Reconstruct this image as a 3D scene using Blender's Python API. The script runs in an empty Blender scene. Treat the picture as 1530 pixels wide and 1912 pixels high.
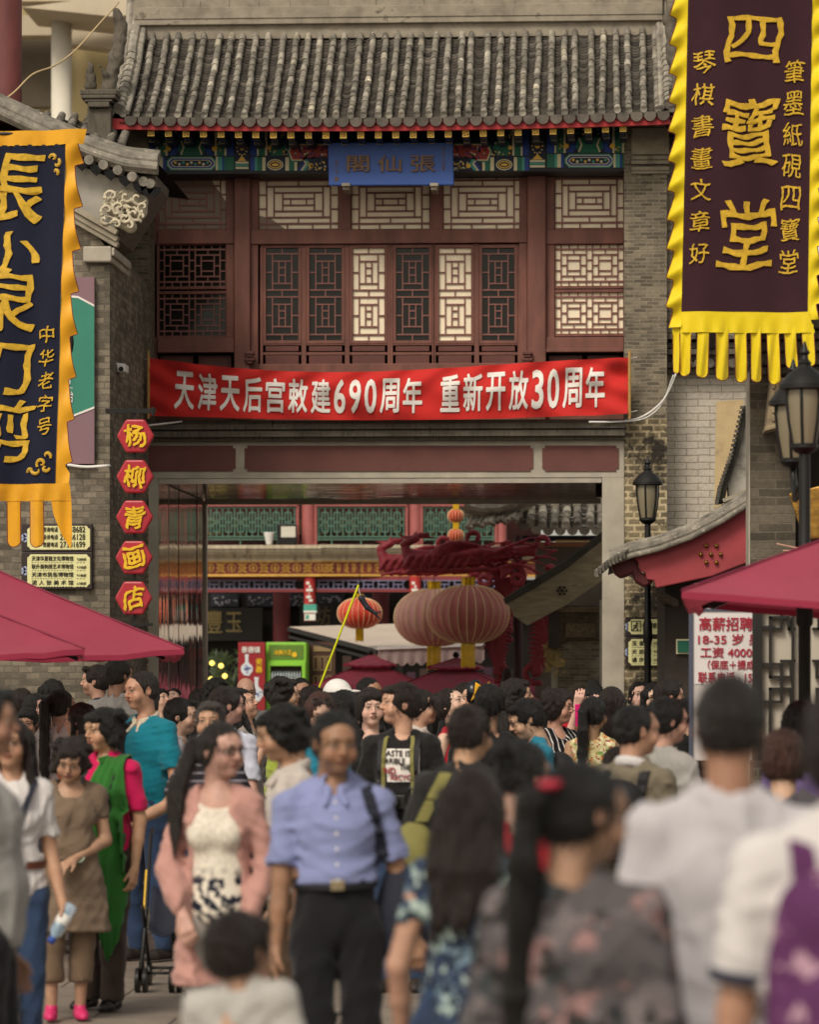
import bpy, bmesh, math, random
import numpy as np
from mathutils import Vector, Matrix, Euler
random.seed(7)
SC = bpy.context.scene
COL = SC.collection
# ------------------------------------------------------------------ camera, world, sun, exposure
FPX = 6500.0            # focal length in photo pixels
VPX, HZN, CX = 1113.0, 1250.0, 765.0
CAMZ = 1.87
PSI = math.atan((VPX - CX) / FPX)
cam_d = bpy.data.cameras.new("Camera"); cam = bpy.data.objects.new("Camera", cam_d); COL.objects.link(cam)
cam.location = (0, 0, CAMZ); cam.rotation_euler = (math.pi / 2, 0, PSI)
cam_d.sensor_fit = 'HORIZONTAL'; cam_d.sensor_width = 24.0; cam_d.lens = FPX / 1530.0 * 24.0
cam_d.shift_y = (HZN - 956.0) / 1530.0
cam_d.clip_start = 0.5; cam_d.clip_end = 2000
cam_d.dof.use_dof = True; cam_d.dof.focus_distance = 27.5; cam_d.dof.aperture_fstop = 2.3
SC.camera = cam
SUN_EL, SUN_AZ = math.radians(45), math.radians(205)   # azimuth clockwise from +Y
wd = bpy.data.worlds.new("World"); SC.world = wd; wd.use_nodes = True
nt = wd.node_tree; bg = nt.nodes['Background']
sky = nt.nodes.new('ShaderNodeTexSky'); sky.sky_type = 'NISHITA'; sky.sun_disc = False
sky.sun_elevation = SUN_EL; sky.sun_rotation = SUN_AZ; sky.air_density = 1.0; sky.dust_density = 2.5
hs = nt.nodes.new('ShaderNodeHueSaturation'); hs.inputs['Saturation'].default_value = 0.25
wm = nt.nodes.new('ShaderNodeMix'); wm.data_type = 'RGBA'; wm.blend_type = 'MULTIPLY'; wm.inputs[0].default_value = 1.0
wm.inputs[7].default_value = (1.0, 0.925, 0.80, 1)
nt.links.new(sky.outputs[0], hs.inputs['Color']); nt.links.new(hs.outputs[0], wm.inputs[6]); nt.links.new(wm.outputs[2], bg.inputs['Color'])
bg.inputs['Strength'].default_value = 0.115
sd = bpy.data.lights.new("Sun", 'SUN'); sun = bpy.data.objects.new("Sun", sd); COL.objects.link(sun)
sd.energy = 1.45; sd.angle = math.radians(20); sd.color = (1.0, 0.92, 0.80)
_dir = Vector((math.sin(SUN_AZ) * math.cos(SUN_EL), math.cos(SUN_AZ) * math.cos(SUN_EL), math.sin(SUN_EL)))
sun.rotation_euler = _dir.to_track_quat('Z', 'Y').to_euler()
vs = SC.view_settings; vs.view_transform = 'Standard'; vs.look = 'None'; vs.exposure = 0.50; vs.gamma = 1.0
SC.cycles.max_bounces = 6; SC.cycles.diffuse_bounces = 3; SC.cycles.glossy_bounces = 4
SC.cycles.transmission_bounces = 4; SC.cycles.use_denoising = True

# ------------------------------------------------------------------ pixel -> world
_sp, _cp = math.sin(PSI), math.cos(PSI)
def W(px, py, Y):
    u = (px - CX) / FPX
    dx, dy = -_sp + u * _cp, _cp + u * _sp
    t = Y / dy
    return Vector((dx * t, Y, CAMZ - (py - HZN) / FPX * t))
def S(Y, px=765): 
    u = (px - CX) / FPX
    return FPX * (_cp + u * _sp) / Y
# ------------------------------------------------------------------ colour / materials
def hx(s, k=1.0):
    s = s.lstrip('#'); o = []
    for i in (0, 2, 4):
        c = int(s[i:i+2], 16) / 255.0
        o.append((c / 12.92 if c <= 0.04045 else ((c + 0.055) / 1.055) ** 2.4) * k)
    return tuple(min(1, x) for x in o)
MATS = {}
def _nodes(name):
    m = bpy.data.materials.new(name); m.use_nodes = True
    n = m.node_tree; p = n.nodes['Principled BSDF']
    return m, n, p
def mixc(n, a, b, fac=None, blend='MIX', f=0.5):
    x = n.nodes.new('ShaderNodeMix'); x.data_type = 'RGBA'; x.blend_type = blend
    x.inputs[0].default_value = f
    if fac is not None: n.links.new(fac, x.inputs[0])
    for i, v in ((6, a), (7, b)):
        if isinstance(v, tuple): x.inputs[i].default_value = (v + (1,))[:4]
        else: n.links.new(v, x.inputs[i])
    return x.outputs[2]
def ramp(n, src, stops):
    r = n.nodes.new('ShaderNodeValToRGB'); e = r.color_ramp.elements
    while len(e) < len(stops): e.new(0.5)
    for i, (p, c) in enumerate(stops):
        e[i].position = p; e[i].color = (c + (1,))[:4] if isinstance(c, tuple) else (c, c, c, 1)
    n.links.new(src, r.inputs[0]); return r.outputs[0]
def noise(n, scale, detail=4, vec=None, rough=0.6):
    t = n.nodes.new('ShaderNodeTexNoise'); t.inputs['Scale'].default_value = scale; t.inputs['Detail'].default_value = detail
    t.inputs['Roughness'].default_value = rough
    if vec is not None: n.links.new(vec, t.inputs['Vector'])
    return t.outputs['Fac']
def objv(n, scale=(1, 1, 1)):
    tc = n.nodes.new('ShaderNodeTexCoord'); mp = n.nodes.new('ShaderNodeMapping'); mp.inputs['Scale'].default_value = scale
    n.links.new(tc.outputs['Object'], mp.inputs[0]); return mp.outputs[0]
def add_bump(n, p, h, strength=0.3, dist=0.01):
    b = n.nodes.new('ShaderNodeBump'); b.inputs['Strength'].default_value = strength; b.inputs['Distance'].default_value = dist
    n.links.new(h, b.inputs['Height']); n.links.new(b.outputs[0], p.inputs['Normal'])
def mat(name, col, rough=0.65, var=0.22, scale=5.0, bump=0.15, bscale=60.0, metal=0.0, stain=None, stretch=(1, 1, 1), tint=False, spec=0.4, sheen=0.0):
    """weathered plain material; stain=(colour, scale, threshold)"""
    if name in MATS: return MATS[name]
    m, n, p = _nodes(name); v = objv(n, stretch)
    f = noise(n, scale, 6, v)
    f = ramp(n, f, [(0.3, 0.0), (0.7, 1.0)])
    lo = tuple(c * (1 - var) for c in col); hi = tuple(min(1, c * (1 + var)) for c in col)
    c = mixc(n, lo, hi, f)
    if stain:
        g = ramp(n, noise(n, stain[1], 6, v, 0.7), [(stain[2], 0.0), (min(1, stain[2] + 0.12), 1.0)])
        c = mixc(n, c, stain[0], g)
    if tint:
        a = n.nodes.new('ShaderNodeAttribute'); a.attribute_name = 'tint'
        c = mixc(n, c, a.outputs['Color'], None, 'MULTIPLY', 1.0)
    n.links.new(c, p.inputs['Base Color'])
    p.inputs['Roughness'].default_value = rough; p.inputs['Metallic'].default_value = metal
    p.inputs['Specular IOR Level'].default_value = spec
    if sheen: p.inputs['Sheen Weight'].default_value = sheen
    if bump: add_bump(n, p, noise(n, bscale, 5, v), bump, 0.01)
    MATS[name] = m; return m
def brick_mat(name, c1, c2, mortar, bw, bh, msize=0.012, var=0.35, stain=None, rough=0.9):
    if name in MATS: return MATS[name]
    m, n, p = _nodes(name)
    tc = n.nodes.new('ShaderNodeTexCoord'); sp = n.nodes.new('ShaderNodeSeparateXYZ'); n.links.new(tc.outputs['Object'], sp.inputs[0])
    ad = n.nodes.new('ShaderNodeMath'); n.links.new(sp.outputs[0], ad.inputs[0]); n.links.new(sp.outputs[1], ad.inputs[1])
    cb = n.nodes.new('ShaderNodeCombineXYZ'); n.links.new(ad.outputs[0], cb.inputs[0]); n.links.new(sp.outputs[2], cb.inputs[1])
    # wobble the courses a little
    nz = n.nodes.new('ShaderNodeTexNoise'); nz.inputs['Scale'].default_value = 9; n.links.new(tc.outputs['Object'], nz.inputs['Vector'])
    vm = n.nodes.new('ShaderNodeVectorMath'); vm.operation = 'MULTIPLY_ADD'; n.links.new(nz.outputs['Color'], vm.inputs[0])
    vm.inputs[1].default_value = (0.012, 0.012, 0); n.links.new(cb.outputs[0], vm.inputs[2])
    b = n.nodes.new('ShaderNodeTexBrick'); n.links.new(vm.outputs[0], b.inputs['Vector'])
    b.inputs['Scale'].default_value = 1.0; b.inputs['Brick Width'].default_value = bw; b.inputs['Row Height'].default_value = bh
    b.inputs['Mortar Size'].default_value = msize * bh / 0.06; b.inputs['Mortar Smooth'].default_value = 0.3; b.inputs['Bias'].default_value = -0.1
    b.inputs['Color1'].default_value = c1 + (1,); b.inputs['Color2'].default_value = c2 + (1,); b.inputs['Mortar'].default_value = mortar + (1,)
    f = ramp(n, noise(n, 2.5, 8, tc.outputs['Object'], 0.7), [(0.3, 1 - var), (0.72, 1 + var * 0.6)])
    c = mixc(n, b.outputs['Color'], f, None, 'MULTIPLY', 1.0)
    f2 = ramp(n, noise(n, 30, 4, tc.outputs['Object'], 0.7), [(0.25, 0.75), (0.75, 1.15)])
    c = mixc(n, c, f2, None, 'MULTIPLY', 1.0)
    if stain:
        g = ramp(n, noise(n, stain[1], 8, tc.outputs['Object'], 0.75), [(stain[2], 0.0), (min(1, stain[2] + 0.1), 1.0)])
        c = mixc(n, c, stain[0], g)
    n.links.new(c, p.inputs['Base Color']); p.inputs['Roughness'].default_value = rough; p.inputs['Specular IOR Level'].default_value = 0.25
    h = n.nodes.new('ShaderNodeMath'); h.operation = 'MULTIPLY_ADD'; n.links.new(b.outputs['Fac'], h.inputs[0]); h.inputs[1].default_value = -1.0
    n.links.new(noise(n, 60, 4, tc.outputs['Object']), h.inputs[2])
    add_bump(n, p, h.outputs[0], 0.5, 0.012)
    MATS[name] = m; return m

# ------------------------------------------------------------------ mesh builder
ORG = {}
def org(o): return ORG.get(o.name, Vector((0, 0, 0)))
class MB:
    def __init__(s): s.v = []; s.f = []; s.m = []; s.t = []; s.cur = 0; s.tint = None
    def _add(s, vs, fs):
        o = len(s.v); s.v += [tuple(v) for v in vs]
        for f in fs: s.f.append([i + o for i in f]); s.m.append(s.cur); s.t.append(s.tint)
    def box(s, x0, x1, y0, y1, z0, z1):
        if x0 > x1: x0, x1 = x1, x0
        if z0 > z1: z0, z1 = z1, z0
        s._add([(x0,y0,z0),(x1,y0,z0),(x1,y1,z0),(x0,y1,z0),(x0,y0,z1),(x1,y0,z1),(x1,y1,z1),(x0,y1,z1)],
               [(0,1,5,4),(1,2,6,5),(2,3,7,6),(3,0,4,7),(4,5,6,7),(3,2,1,0)])
    def pb(s, px0, py0, px1, py1, Y, d):
        a = W(px0, py0, Y); b = W(px1, py1, Y); s.box(a.x, b.x, Y, Y + d, b.z, a.z)
    def prism(s, pts, y0, y1):           # pts: (x,z) outline
        n = len(pts); area = sum(pts[i][0]*pts[(i+1)%n][1]-pts[(i+1)%n][0]*pts[i][1] for i in range(n))
        if area < 0: pts = pts[::-1]
        vs = [(x, y0, z) for x, z in pts] + [(x, y1, z) for x, z in pts]
        s._add(vs, [list(range(n)), list(range(2*n-1, n-1, -1))] + [(i+n, (i+1)%n+n, (i+1)%n, i) for i in range(n)])
    def pprism(s, ppts, Y, d):
        q = [W(x, y, Y) for x, y in ppts]; s.prism([(a.x, a.z) for a in q], Y, Y + d)
    def bar(s, p, q, w, h=None, up=(0, 0, 1)):
        p = Vector(p); q = Vector(q); d = (q - p); 
        if d.length < 1e-6: return
        d.normalize(); u = Vector(up)
        if abs(d.dot(u)) > 0.95: u = Vector((1, 0, 0))
        a = d.cross(u).normalized() * w / 2; b = a.cross(d).normalized() * (h or w) / 2
        vs = [p-a-b, p+a-b, p+a+b, p-a+b, q-a-b, q+a-b, q+a+b, q-a+b]
        s._add(vs, [(0,1,2,3),(7,6,5,4),(4,5,1,0),(5,6,2,1),(6,7,3,2),(7,4,0,3)])
    def tube(s, pts, r, n=8, cap=True):
        pts = [Vector(p) for p in pts]; k = len(pts); rs = r if isinstance(r, (list, tuple)) else [r] * k
        vs = []; prev = None
        for i, p in enumerate(pts):
            d = (pts[min(i+1, k-1)] - pts[max(i-1, 0)]).normalized()
            u = Vector((0, 0, 1)) if abs(d.z) < 0.9 else Vector((0, 1, 0))
            if prev is not None: u = prev
            a = d.cross(u)
            if a.length < 1e-4: a = d.cross(Vector((1, 0.3, 0)))
            a.normalize(); b = a.cross(d).normalized(); prev = b
            for j in range(n):
                t = 2 * math.pi * j / n; vs.append(p + (a * math.cos(t) + b * math.sin(t)) * rs[i])
        fs = []
        for i in range(k-1):
            for j in range(n): fs.append((i*n+j, i*n+(j+1)%n, (i+1)*n+(j+1)%n, (i+1)*n+j))
        if cap: fs += [list(range(n))[::-1], [(k-1)*n+j for j in range(n)]]
        s._add(vs, fs)
    def lathe(s, prof, c, n=20, cap=True, ph=0.0):          # prof (r,z)
        vs = []; k = len(prof)
        for r, z in prof:
            for j in range(n):
                t = 2*math.pi*(j+ph)/n; vs.append((c[0]+r*math.cos(t), c[1]+r*math.sin(t), c[2]+z))
        fs = [(i*n+j, i*n+(j+1)%n, (i+1)*n+(j+1)%n, (i+1)*n+j) for i in range(k-1) for j in range(n)]
        if cap: fs += [list(range(n))[::-1], [(k-1)*n+j for j in range(n)]]
        s._add(vs, fs)
    def grid(s, P, two=False):           # P[i][j] points
        R, C = len(P), len(P[0]); vs = [p for row in P for p in row]
        s._add(vs, [(i*C+j, i*C+j+1, (i+1)*C+j+1, (i+1)*C+j) for i in range(R-1) for j in range(C-1)])
    def build(s, name, mats, parent=None, smooth=False, bevel=0, solid=0, kind=None, label=None, angle=None):
        me = bpy.data.meshes.new(name)
        o0 = org(parent) if parent else Vector((0, 0, 0))
        me.from_pydata([(v[0]-o0.x, v[1]-o0.y, v[2]-o0.z) for v in s.v], [], s.f)
        if not isinstance(mats, (list, tuple)): mats = [mats]
        for m in mats: me.materials.append(m)
        if len(mats) > 1: me.polygons.foreach_set('material_index', s.m)
        if any(t is not None for t in s.t):
            at = me.attributes.new('tint', 'FLOAT_COLOR', 'FACE')
            at.data.foreach_set('color', [c for t in s.t for c in ((t if isinstance(t, tuple) else (t, t, t)) if t is not None else (1, 1, 1)) + (1,)])
        if smooth:
            me.polygons.foreach_set('use_smooth', [True] * len(s.f))
            if angle:
                try: me.set_sharp_from_angle(angle=math.radians(angle))
                except Exception: pass
        me.update()
        return link(name, me, parent, kind, label, bevel, solid)
def link(name, me, parent=None, kind=None, label=None, bevel=0, solid=0):
    o = bpy.data.objects.new(name, me); COL.objects.link(o)
    if parent:
        o.parent = parent; ORG[o.name] = org(parent).copy()
    if solid:
        d = o.modifiers.new('Solid', 'SOLIDIFY'); d.thickness = solid; d.offset = 0
    if bevel:
        d = o.modifiers.new('Bevel', 'BEVEL'); d.width = bevel; d.segments = 2; d.limit_method = 'ANGLE'; d.angle_limit = math.radians(40)
    if kind: o['kind'] = kind
    if label: o['label'] = label
    return o
def thing(name, label, cat, loc, group=None, rz=0):
    o = bpy.data.objects.new(name, None); COL.objects.link(o); o.location = loc; o.rotation_euler = (0, 0, rz)
    o['label'] = label; o['category'] = cat; o['kind'] = 'thing'
    if group: o['group'] = group
    ORG[o.name] = Vector(loc); return o
def tag(o, label, cat, group=None):
    o['label'] = label; o['category'] = cat; o['kind'] = 'thing'
    if group: o['group'] = group
    return o
# ------------------------------------------------------------------ lettering (built-in font, turned to mesh)
_TC = {}
def glyph(body, off=0.0, res=3):
    k = (body, off)
    if k in _TC: return _TC[k]
    cu = bpy.data.curves.new('t', 'FONT'); cu.body = body; cu.size = 1.0; cu.offset = off; cu.resolution_u = res
    cu.fill_mode = 'FRONT'; cu.extrude = 0
    ob = bpy.data.objects.new('t', cu); COL.objects.link(ob)
    dg = bpy.context.evaluated_depsgraph_get(); me = bpy.data.meshes.new_from_object(ob.evaluated_get(dg))
    bm = bmesh.new(); bm.from_mesh(me); bmesh.ops.remove_doubles(bm, verts=bm.verts, dist=1e-5)
    for L in (.4, .2, .12):                                 # short edges, so the letters follow the folds of cloth
        es = [e for e in bm.edges if e.calc_length() > L]
        if es: bmesh.ops.subdivide_edges(bm, edges=es, cuts=1); bmesh.ops.triangulate(bm, faces=bm.faces)
    bm.verts.index_update(); vs = [(v.co.x, v.co.y) for v in bm.verts]; fs = [[v.index for v in f.verts] for f in bm.faces]; bm.free()
    bpy.data.objects.remove(ob); bpy.data.curves.remove(cu); bpy.data.meshes.remove(me)
    xs = [v[0] for v in vs] or [0]; ys = [v[1] for v in vs] or [0]
    x0, x1, y0, y1 = min(xs), max(xs), min(ys), max(ys)
    r = ([((x-x0)/max(1e-6, x1-x0), (y-y0)/max(1e-6, y1-y0)) for x, y in vs], fs, x1-x0, y1-y0); _TC[k] = r; return r
def letters(mb, body, fn, off=0.0, jit=0.0, thick=None):
    """fn(u,v)->world point, u,v in 0..1 (v up). thick: vector for the depth of raised letters"""
    if off:                                                  # heavier strokes: shifted copies, each a hair proud of the last
        _, _, gw, gh = glyph(body, 0); o, q = off/max(gw, .3), off/max(gh, .3); th = Vector(thick) if thick is not None else None
        for i, (a, b) in enumerate(((0, 0), (o, 0), (-o, 0), (0, q), (0, -q), (o*.7, q*.7), (-o*.7, -q*.7), (o*.7, -q*.7), (-o*.7, q*.7))):
            letters(mb, body, (lambda u, v, a=a, b=b, i=i: Vector(fn(.5 + (u-.5)*(1-2*o) + a, .5 + (v-.5)*(1-2*q) + b)) + Vector((0, -.0006*i, 0))), 0, jit, thick)
        return
    vs, fs = glyph(body, 0)[:2]
    P = [Vector(fn(u, v)) for u, v in vs]
    if jit: P = [p + Vector((math.sin(p.z*90)*jit, 0, math.sin(p.x*80)*jit)) for p in P]
    mb._add(P, fs)
    if thick is not None:
        t = Vector(thick); ed = {}
        for f in fs:
            for i in range(len(f)):
                a, b = f[i], f[(i+1) % len(f)]
                if (b, a) in ed: ed[(b, a)] = None
                else: ed[(a, b)] = 1
        Q = P + [p + t for p in P]; n = len(P)
        mb._add(Q, [(b, a, a+n, b+n) for (a, b), k in ed.items() if k])
def flat_fn(px0, py0, px1, py1, Y):
    a = W(px0, py0, Y); b = W(px1, py1, Y)
    return lambda u, v: (a.x + (b.x-a.x)*u, Y, b.z + (a.z-b.z)*v)
def ptext(mb, body, px0, py0, px1, py1, Y, off=0.0, thick=0.0, jit=0.0):
    letters(mb, body, flat_fn(px0, py0, px1, py1, Y), off, jit, (0, thick, 0) if thick else None)
# ------------------------------------------------------------------ distance-field modelling
class Fd:
    def __init__(s, lo, hi, h):
        s.h = h; s.lo = np.array(lo, float); s.n = np.maximum(4, np.ceil((np.array(hi) - s.lo) / h).astype(int) + 1)
        s.F = np.full(s.n, 1.0, np.float32); s.ax = [(s.lo[i] + h * np.arange(s.n[i])).astype(np.float32) for i in range(3)]
    def blk(s, lo, hi):
        a = [max(0, int((lo[i]-s.lo[i])/s.h)) for i in range(3)]; b = [min(s.n[i], int((hi[i]-s.lo[i])/s.h)+2) for i in range(3)]
        if any(a[i] >= b[i] for i in range(3)): return None
        sl = tuple(slice(a[i], b[i]) for i in range(3))
        return sl, s.ax[0][sl[0]][:, None, None], s.ax[1][sl[1]][None, :, None], s.ax[2][sl[2]][None, None, :]
    def put(s, sl, d, k, sub):
        F = s.F[sl]
        if sub:
            d = -d
            if k > 0:
                hh = np.maximum(k - np.abs(F - d), 0) / k; s.F[sl] = np.maximum(F, d) + hh*hh*k*0.25
            else: s.F[sl] = np.maximum(F, d)
        else:
            if k > 0:
                hh = np.maximum(k - np.abs(F - d), 0) / k; s.F[sl] = np.minimum(F, d) - hh*hh*k*0.25
            else: s.F[sl] = np.minimum(F, d)
    def cap(s, a, b, ra, rb, k=0.02, sub=False, sq=(1, 1, 1)):
        a = np.array(a, np.float32); b = np.array(b, np.float32); m = max(ra, rb) * max(1/q for q in sq) + k + 3*s.h
        B = s.blk(np.minimum(a, b) - m, np.maximum(a, b) + m)
        if B is None: return
        sl, X, Y, Z = B; q = sq; d = (b - a) * q; L = max(1e-9, float(d @ d))
        px, py, pz = (X-a[0])*q[0], (Y-a[1])*q[1], (Z-a[2])*q[2]
        t = np.clip((px*d[0] + py*d[1] + pz*d[2]) / L, 0, 1)
        D = np.sqrt((px-t*d[0])**2 + (py-t*d[1])**2 + (pz-t*d[2])**2) - (ra + (rb-ra)*t)
        s.put(sl, D, k, sub)
    def ell(s, c, r, k=0.02, sub=False, R=None):
        r = np.array(r, np.float32); m = float(max(r)) + k + 3*s.h; c = np.array(c, np.float32)
        B = s.blk(c - m, c + m)
        if B is None: return
        sl, X, Y, Z = B; X, Y, Z = X-c[0], Y-c[1], Z-c[2]
        if R is not None:
            X, Y, Z = (R[0][0]*X+R[1][0]*Y+R[2][0]*Z, R[0][1]*X+R[1][1]*Y+R[2][1]*Z, R[0][2]*X+R[1][2]*Y+R[2][2]*Z)
        k0 = np.sqrt((X/r[0])**2+(Y/r[1])**2+(Z/r[2])**2); k1 = np.sqrt((X/r[0]**2)**2+(Y/r[1]**2)**2+(Z/r[2]**2)**2)
        s.put(sl, np.where(k0 < 0.02, -float(min(r)), k0*(k0-1)/np.maximum(k1, 1e-6)), k, sub)
    def plane(s, nrm, c):               # keep the side where nrm.p < c
        X, Y, Z = s.ax[0][:, None, None], s.ax[1][None, :, None], s.ax[2][None, None, :]
        s.F = np.maximum(s.F, (nrm[0]*X + nrm[1]*Y + nrm[2]*Z - c).astype(np.float32))
    def wob(s, amp, freq, seed=0, ani=(1, 1, 1)):
        r = np.random.RandomState(abs(int(seed))); X, Y, Z = s.ax[0][:, None, None], s.ax[1][None, :, None], s.ax[2][None, None, :]
        N = 0
        for i in range(5):
            w = r.normal(size=3) * freq * np.array(ani) * (0.6 + 0.35*i); ph = r.uniform(0, 6.28, 2)
            N = N + np.sin(w[0]*X + w[1]*Y + w[2]*Z + ph[0] + 1.3*np.sin(w[1]*X*0.7 + w[2]*Y + w[0]*Z*0.5 + ph[1])) / (1 + 0.5*i)
        s.F = s.F + (amp * N * 0.5).astype(np.float32)
    def crease(s, amp, freq, seed=0, ani=(1, 1, 1), sharp=3.0):
        """narrow ridges like the folds of worn cloth"""
        r = np.random.RandomState(abs(int(seed))); X, Y, Z = s.ax[0][:, None, None], s.ax[1][None, :, None], s.ax[2][None, None, :]
        for i in range(2):
            w = r.normal(size=3) * freq * np.array(ani) * (1 + .5*i); q = r.normal(size=3) * freq * .6; ph = r.uniform(0, 6.28, 3)
            N = np.sin(w[0]*X + w[1]*Y + w[2]*Z + ph[0] + 1.6*np.sin(q[0]*X + q[1]*Y + q[2]*Z + ph[1])) + .5*np.sin(q[1]*X*1.7 + q[2]*Y + w[2]*Z*.8 + ph[2])
            s.F = s.F - (amp * (np.exp(-(N*sharp)**2) - .25)).astype(np.float32)
    def mesh(s):
        F = s.F.copy()
        F[0] = 1; F[-1] = 1; F[:, 0] = 1; F[:, -1] = 1; F[:, :, 0] = 1; F[:, :, -1] = 1
        I = F < 0; n = s.n
        c = np.zeros(n - 1, np.int8)
        for i in (0, 1):
            for j in (0, 1):
                for k in (0, 1): c += I[i:n[0]-1+i, j:n[1]-1+j, k:n[2]-1+k]
        act = (c > 0) & (c < 8); ids = np.argwhere(act); idx = -np.ones(n - 1, np.int64); idx[act] = np.arange(len(ids))
        if len(ids) == 0: return np.zeros((0, 3)), np.zeros((0, 4), int)
        acc = np.zeros((len(ids), 3)); cnt = np.zeros(len(ids))
        corners = [(i, j, k) for i in (0, 1) for j in (0, 1) for k in (0, 1)]
        val = {q: F[ids[:, 0]+q[0], ids[:, 1]+q[1], ids[:, 2]+q[2]].astype(float) for q in corners}
        for q in corners:
            for ax in range(3):
                if q[ax]: continue
                q2 = tuple(1 if i == ax else q[i] for i in range(3)); a, b = val[q], val[q2]; m = (a < 0) != (b < 0)
                t = np.where(m, a / np.where(m, a - b, 1), 0); p = np.tile(np.array(q, float), (len(ids), 1)); p[:, ax] = t
                acc[m] += p[m]; cnt[m] += 1
        P = s.lo + s.h * (ids + acc / cnt[:, None])
        fs = []
        for ax in range(3):
            u, v = (ax+1) % 3, (ax+2) % 3
            sl0 = [slice(None)]*3; sl1 = [slice(None)]*3; sl0[ax] = slice(0, -1); sl1[ax] = slice(1, None)
            A, B = I[tuple(sl0)], I[tuple(sl1)]; e = np.argwhere(A != B)
            e = e[(e[:, u] > 0) & (e[:, v] > 0) & (e[:, u] < n[u]-1) & (e[:, v] < n[v]-1)]
            if len(e) == 0: continue
            ins = A[e[:, 0], e[:, 1], e[:, 2]]
            def cell(du, dv):
                q = e.copy(); q[:, u] -= du; q[:, v] -= dv; return idx[q[:, 0], q[:, 1], q[:, 2]]
            Q = np.stack([cell(0, 0), cell(1, 0), cell(1, 1), cell(0, 1)], 1)
            Q[~ins] = Q[~ins][:, ::-1]; fs.append(Q)
        return P, np.concatenate(fs)
    def at(s, p):
        i = [min(s.n[k]-1, max(0, int(round((p[k]-s.lo[k])/s.h)))) for k in range(3)]; return s.F[i[0], i[1], i[2]]
    def surf(s, x, z, side=-1):
        """y where a line along Y at (x,z) meets the shape, from the front (side -1) or the back (+1)"""
        i = int(round((x-s.lo[0])/s.h)); k = int(round((z-s.lo[2])/s.h))
        if not (0 <= i < s.n[0] and 0 <= k < s.n[2]): return None
        col = np.nonzero(s.F[i, :, k] < 0)[0]
        if len(col) == 0: return None
        j = col[0] if side < 0 else col[-1]
        jo = j-1 if side < 0 else j+1
        if jo < 0 or jo >= s.n[1]: return float(s.ax[1][j])
        a, b = s.F[i, jo, k], s.F[i, j, k]
        return float(s.ax[1][jo] + (s.ax[1][j]-s.ax[1][jo]) * a / (a-b))
def np_mesh(name, parts, mats, parent=None, colors=None, label=None, midx=None, local=False):
    V = np.concatenate([p for p, f in parts])
    if parent and not local: V = V - np.array(org(parent))
    off = 0; Fs = []
    for p, f in parts: Fs.append(f + off); off += len(p)
    Fa = np.concatenate(Fs); me = bpy.data.meshes.new(name)
    me.vertices.add(len(V)); me.vertices.foreach_set('co', V.astype(np.float32).ravel())
    me.loops.add(Fa.size); me.loops.foreach_set('vertex_index', Fa.astype(np.int32).ravel())
    me.polygons.add(len(Fa)); me.polygons.foreach_set('loop_start', np.arange(0, Fa.size, 4, dtype=np.int32))
    me.polygons.foreach_set('use_smooth', np.ones(len(Fa), bool))
    if not isinstance(mats, (list, tuple)): mats = [mats]
    for m in mats: me.materials.append(m)
    if midx is not None: me.polygons.foreach_set('material_index', midx.astype(np.int32))
    if colors is not None:
        a = me.attributes.new('skin', 'FLOAT_COLOR', 'POINT')
        a.data.foreach_set('color', np.concatenate([colors, np.ones((len(colors), 1))], 1).astype(np.float32).ravel())
    me.update(calc_edges=True)
    return link(name, me, parent, label=label)
# ================================================================== materials of the place
BRICK = brick_mat('grey_brick', hx('857b69'), hx('564f44'), hx('8a8170'), 0.118, 0.034, 0.008, 0.5, (hx('3c362e'), 1.7, 0.62))
BRICK_L = brick_mat('grey_brick_gable', hx('8a806f'), hx('565046'), hx('6d655a'), 0.125, 0.056, 0.007, 0.45, (hx('4a443b'), 1.2, 0.68))
BRICK_O = brick_mat('stained_brick', hx('8a7c60'), hx('635a4a'), hx('b8a888'), 0.118, 0.062, 0.012, 0.55, (hx('2e2923'), 2.2, 0.5))
BRICK_W = brick_mat('pale_painted_brick', hx('bfb6a8'), hx('b3aa9c'), hx('7f7869'), 0.22, 0.066, 0.0035, 0.15, (hx('8f8676'), 1.5, 0.66))
BRICK_D = brick_mat('dark_brick_end', hx('6a6154'), hx('453f37'), hx('6a6256'), 0.24, 0.06, 0.006, 0.35)
STONE = mat('weathered_stone', hx('8d8473'), 0.9, 0.35, 4, 0.4, 40, stain=(hx('3f3a32'), 3, 0.62))
STONE_D = mat('dark_stone', hx('5d564b'), 0.9, 0.4, 5, 0.4, 40, stain=(hx('2b2722'), 5, 0.55), stretch=(6, 1, 1))
CONC = mat('pale_concrete', hx('a59d8e'), 0.85, 0.2, 3, 0.25, 50, stain=(hx('6d665a'), 2.5, 0.66))
PLASTER = mat('grey_plaster', hx('9b968c'), 0.9, 0.18, 3, 0.2, 30, stain=(hx('6d685f'), 2, 0.62))
TILE = mat('grey_roof_tile', hx('7b756a'), 0.85, 0.5, 9, 0.45, 60, stain=(hx('cfc6b6'), 14, 0.6), tint=True)
TILE_D = mat('grey_pan_tile', hx('4f4942'), 0.9, 0.35, 9, 0.4, 60, tint=True)
TIMBER = mat('red_brown_paint', hx('70463b'), 0.6, 0.32, 4, 0.3, 50, stretch=(1.6, 1, .5), stain=(hx('a98578'), 9, .70))
TIMBER_D = mat('dark_red_brown_paint', hx('5c332c'), 0.55, 0.16, 3, 0.12, 40)
TIM_LAT = mat('lattice_paint', hx('80524a'), 0.55, 0.12, 5, 0.1, 40)
PANELB = mat('brown_panel_paint', hx('623a34'), 0.7, 0.12, 4, 0.1, 40)
FASCIA = mat('fascia_red', hx('a01c20'), 0.5, 0.15, 3, 0.1, 30)
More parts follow.
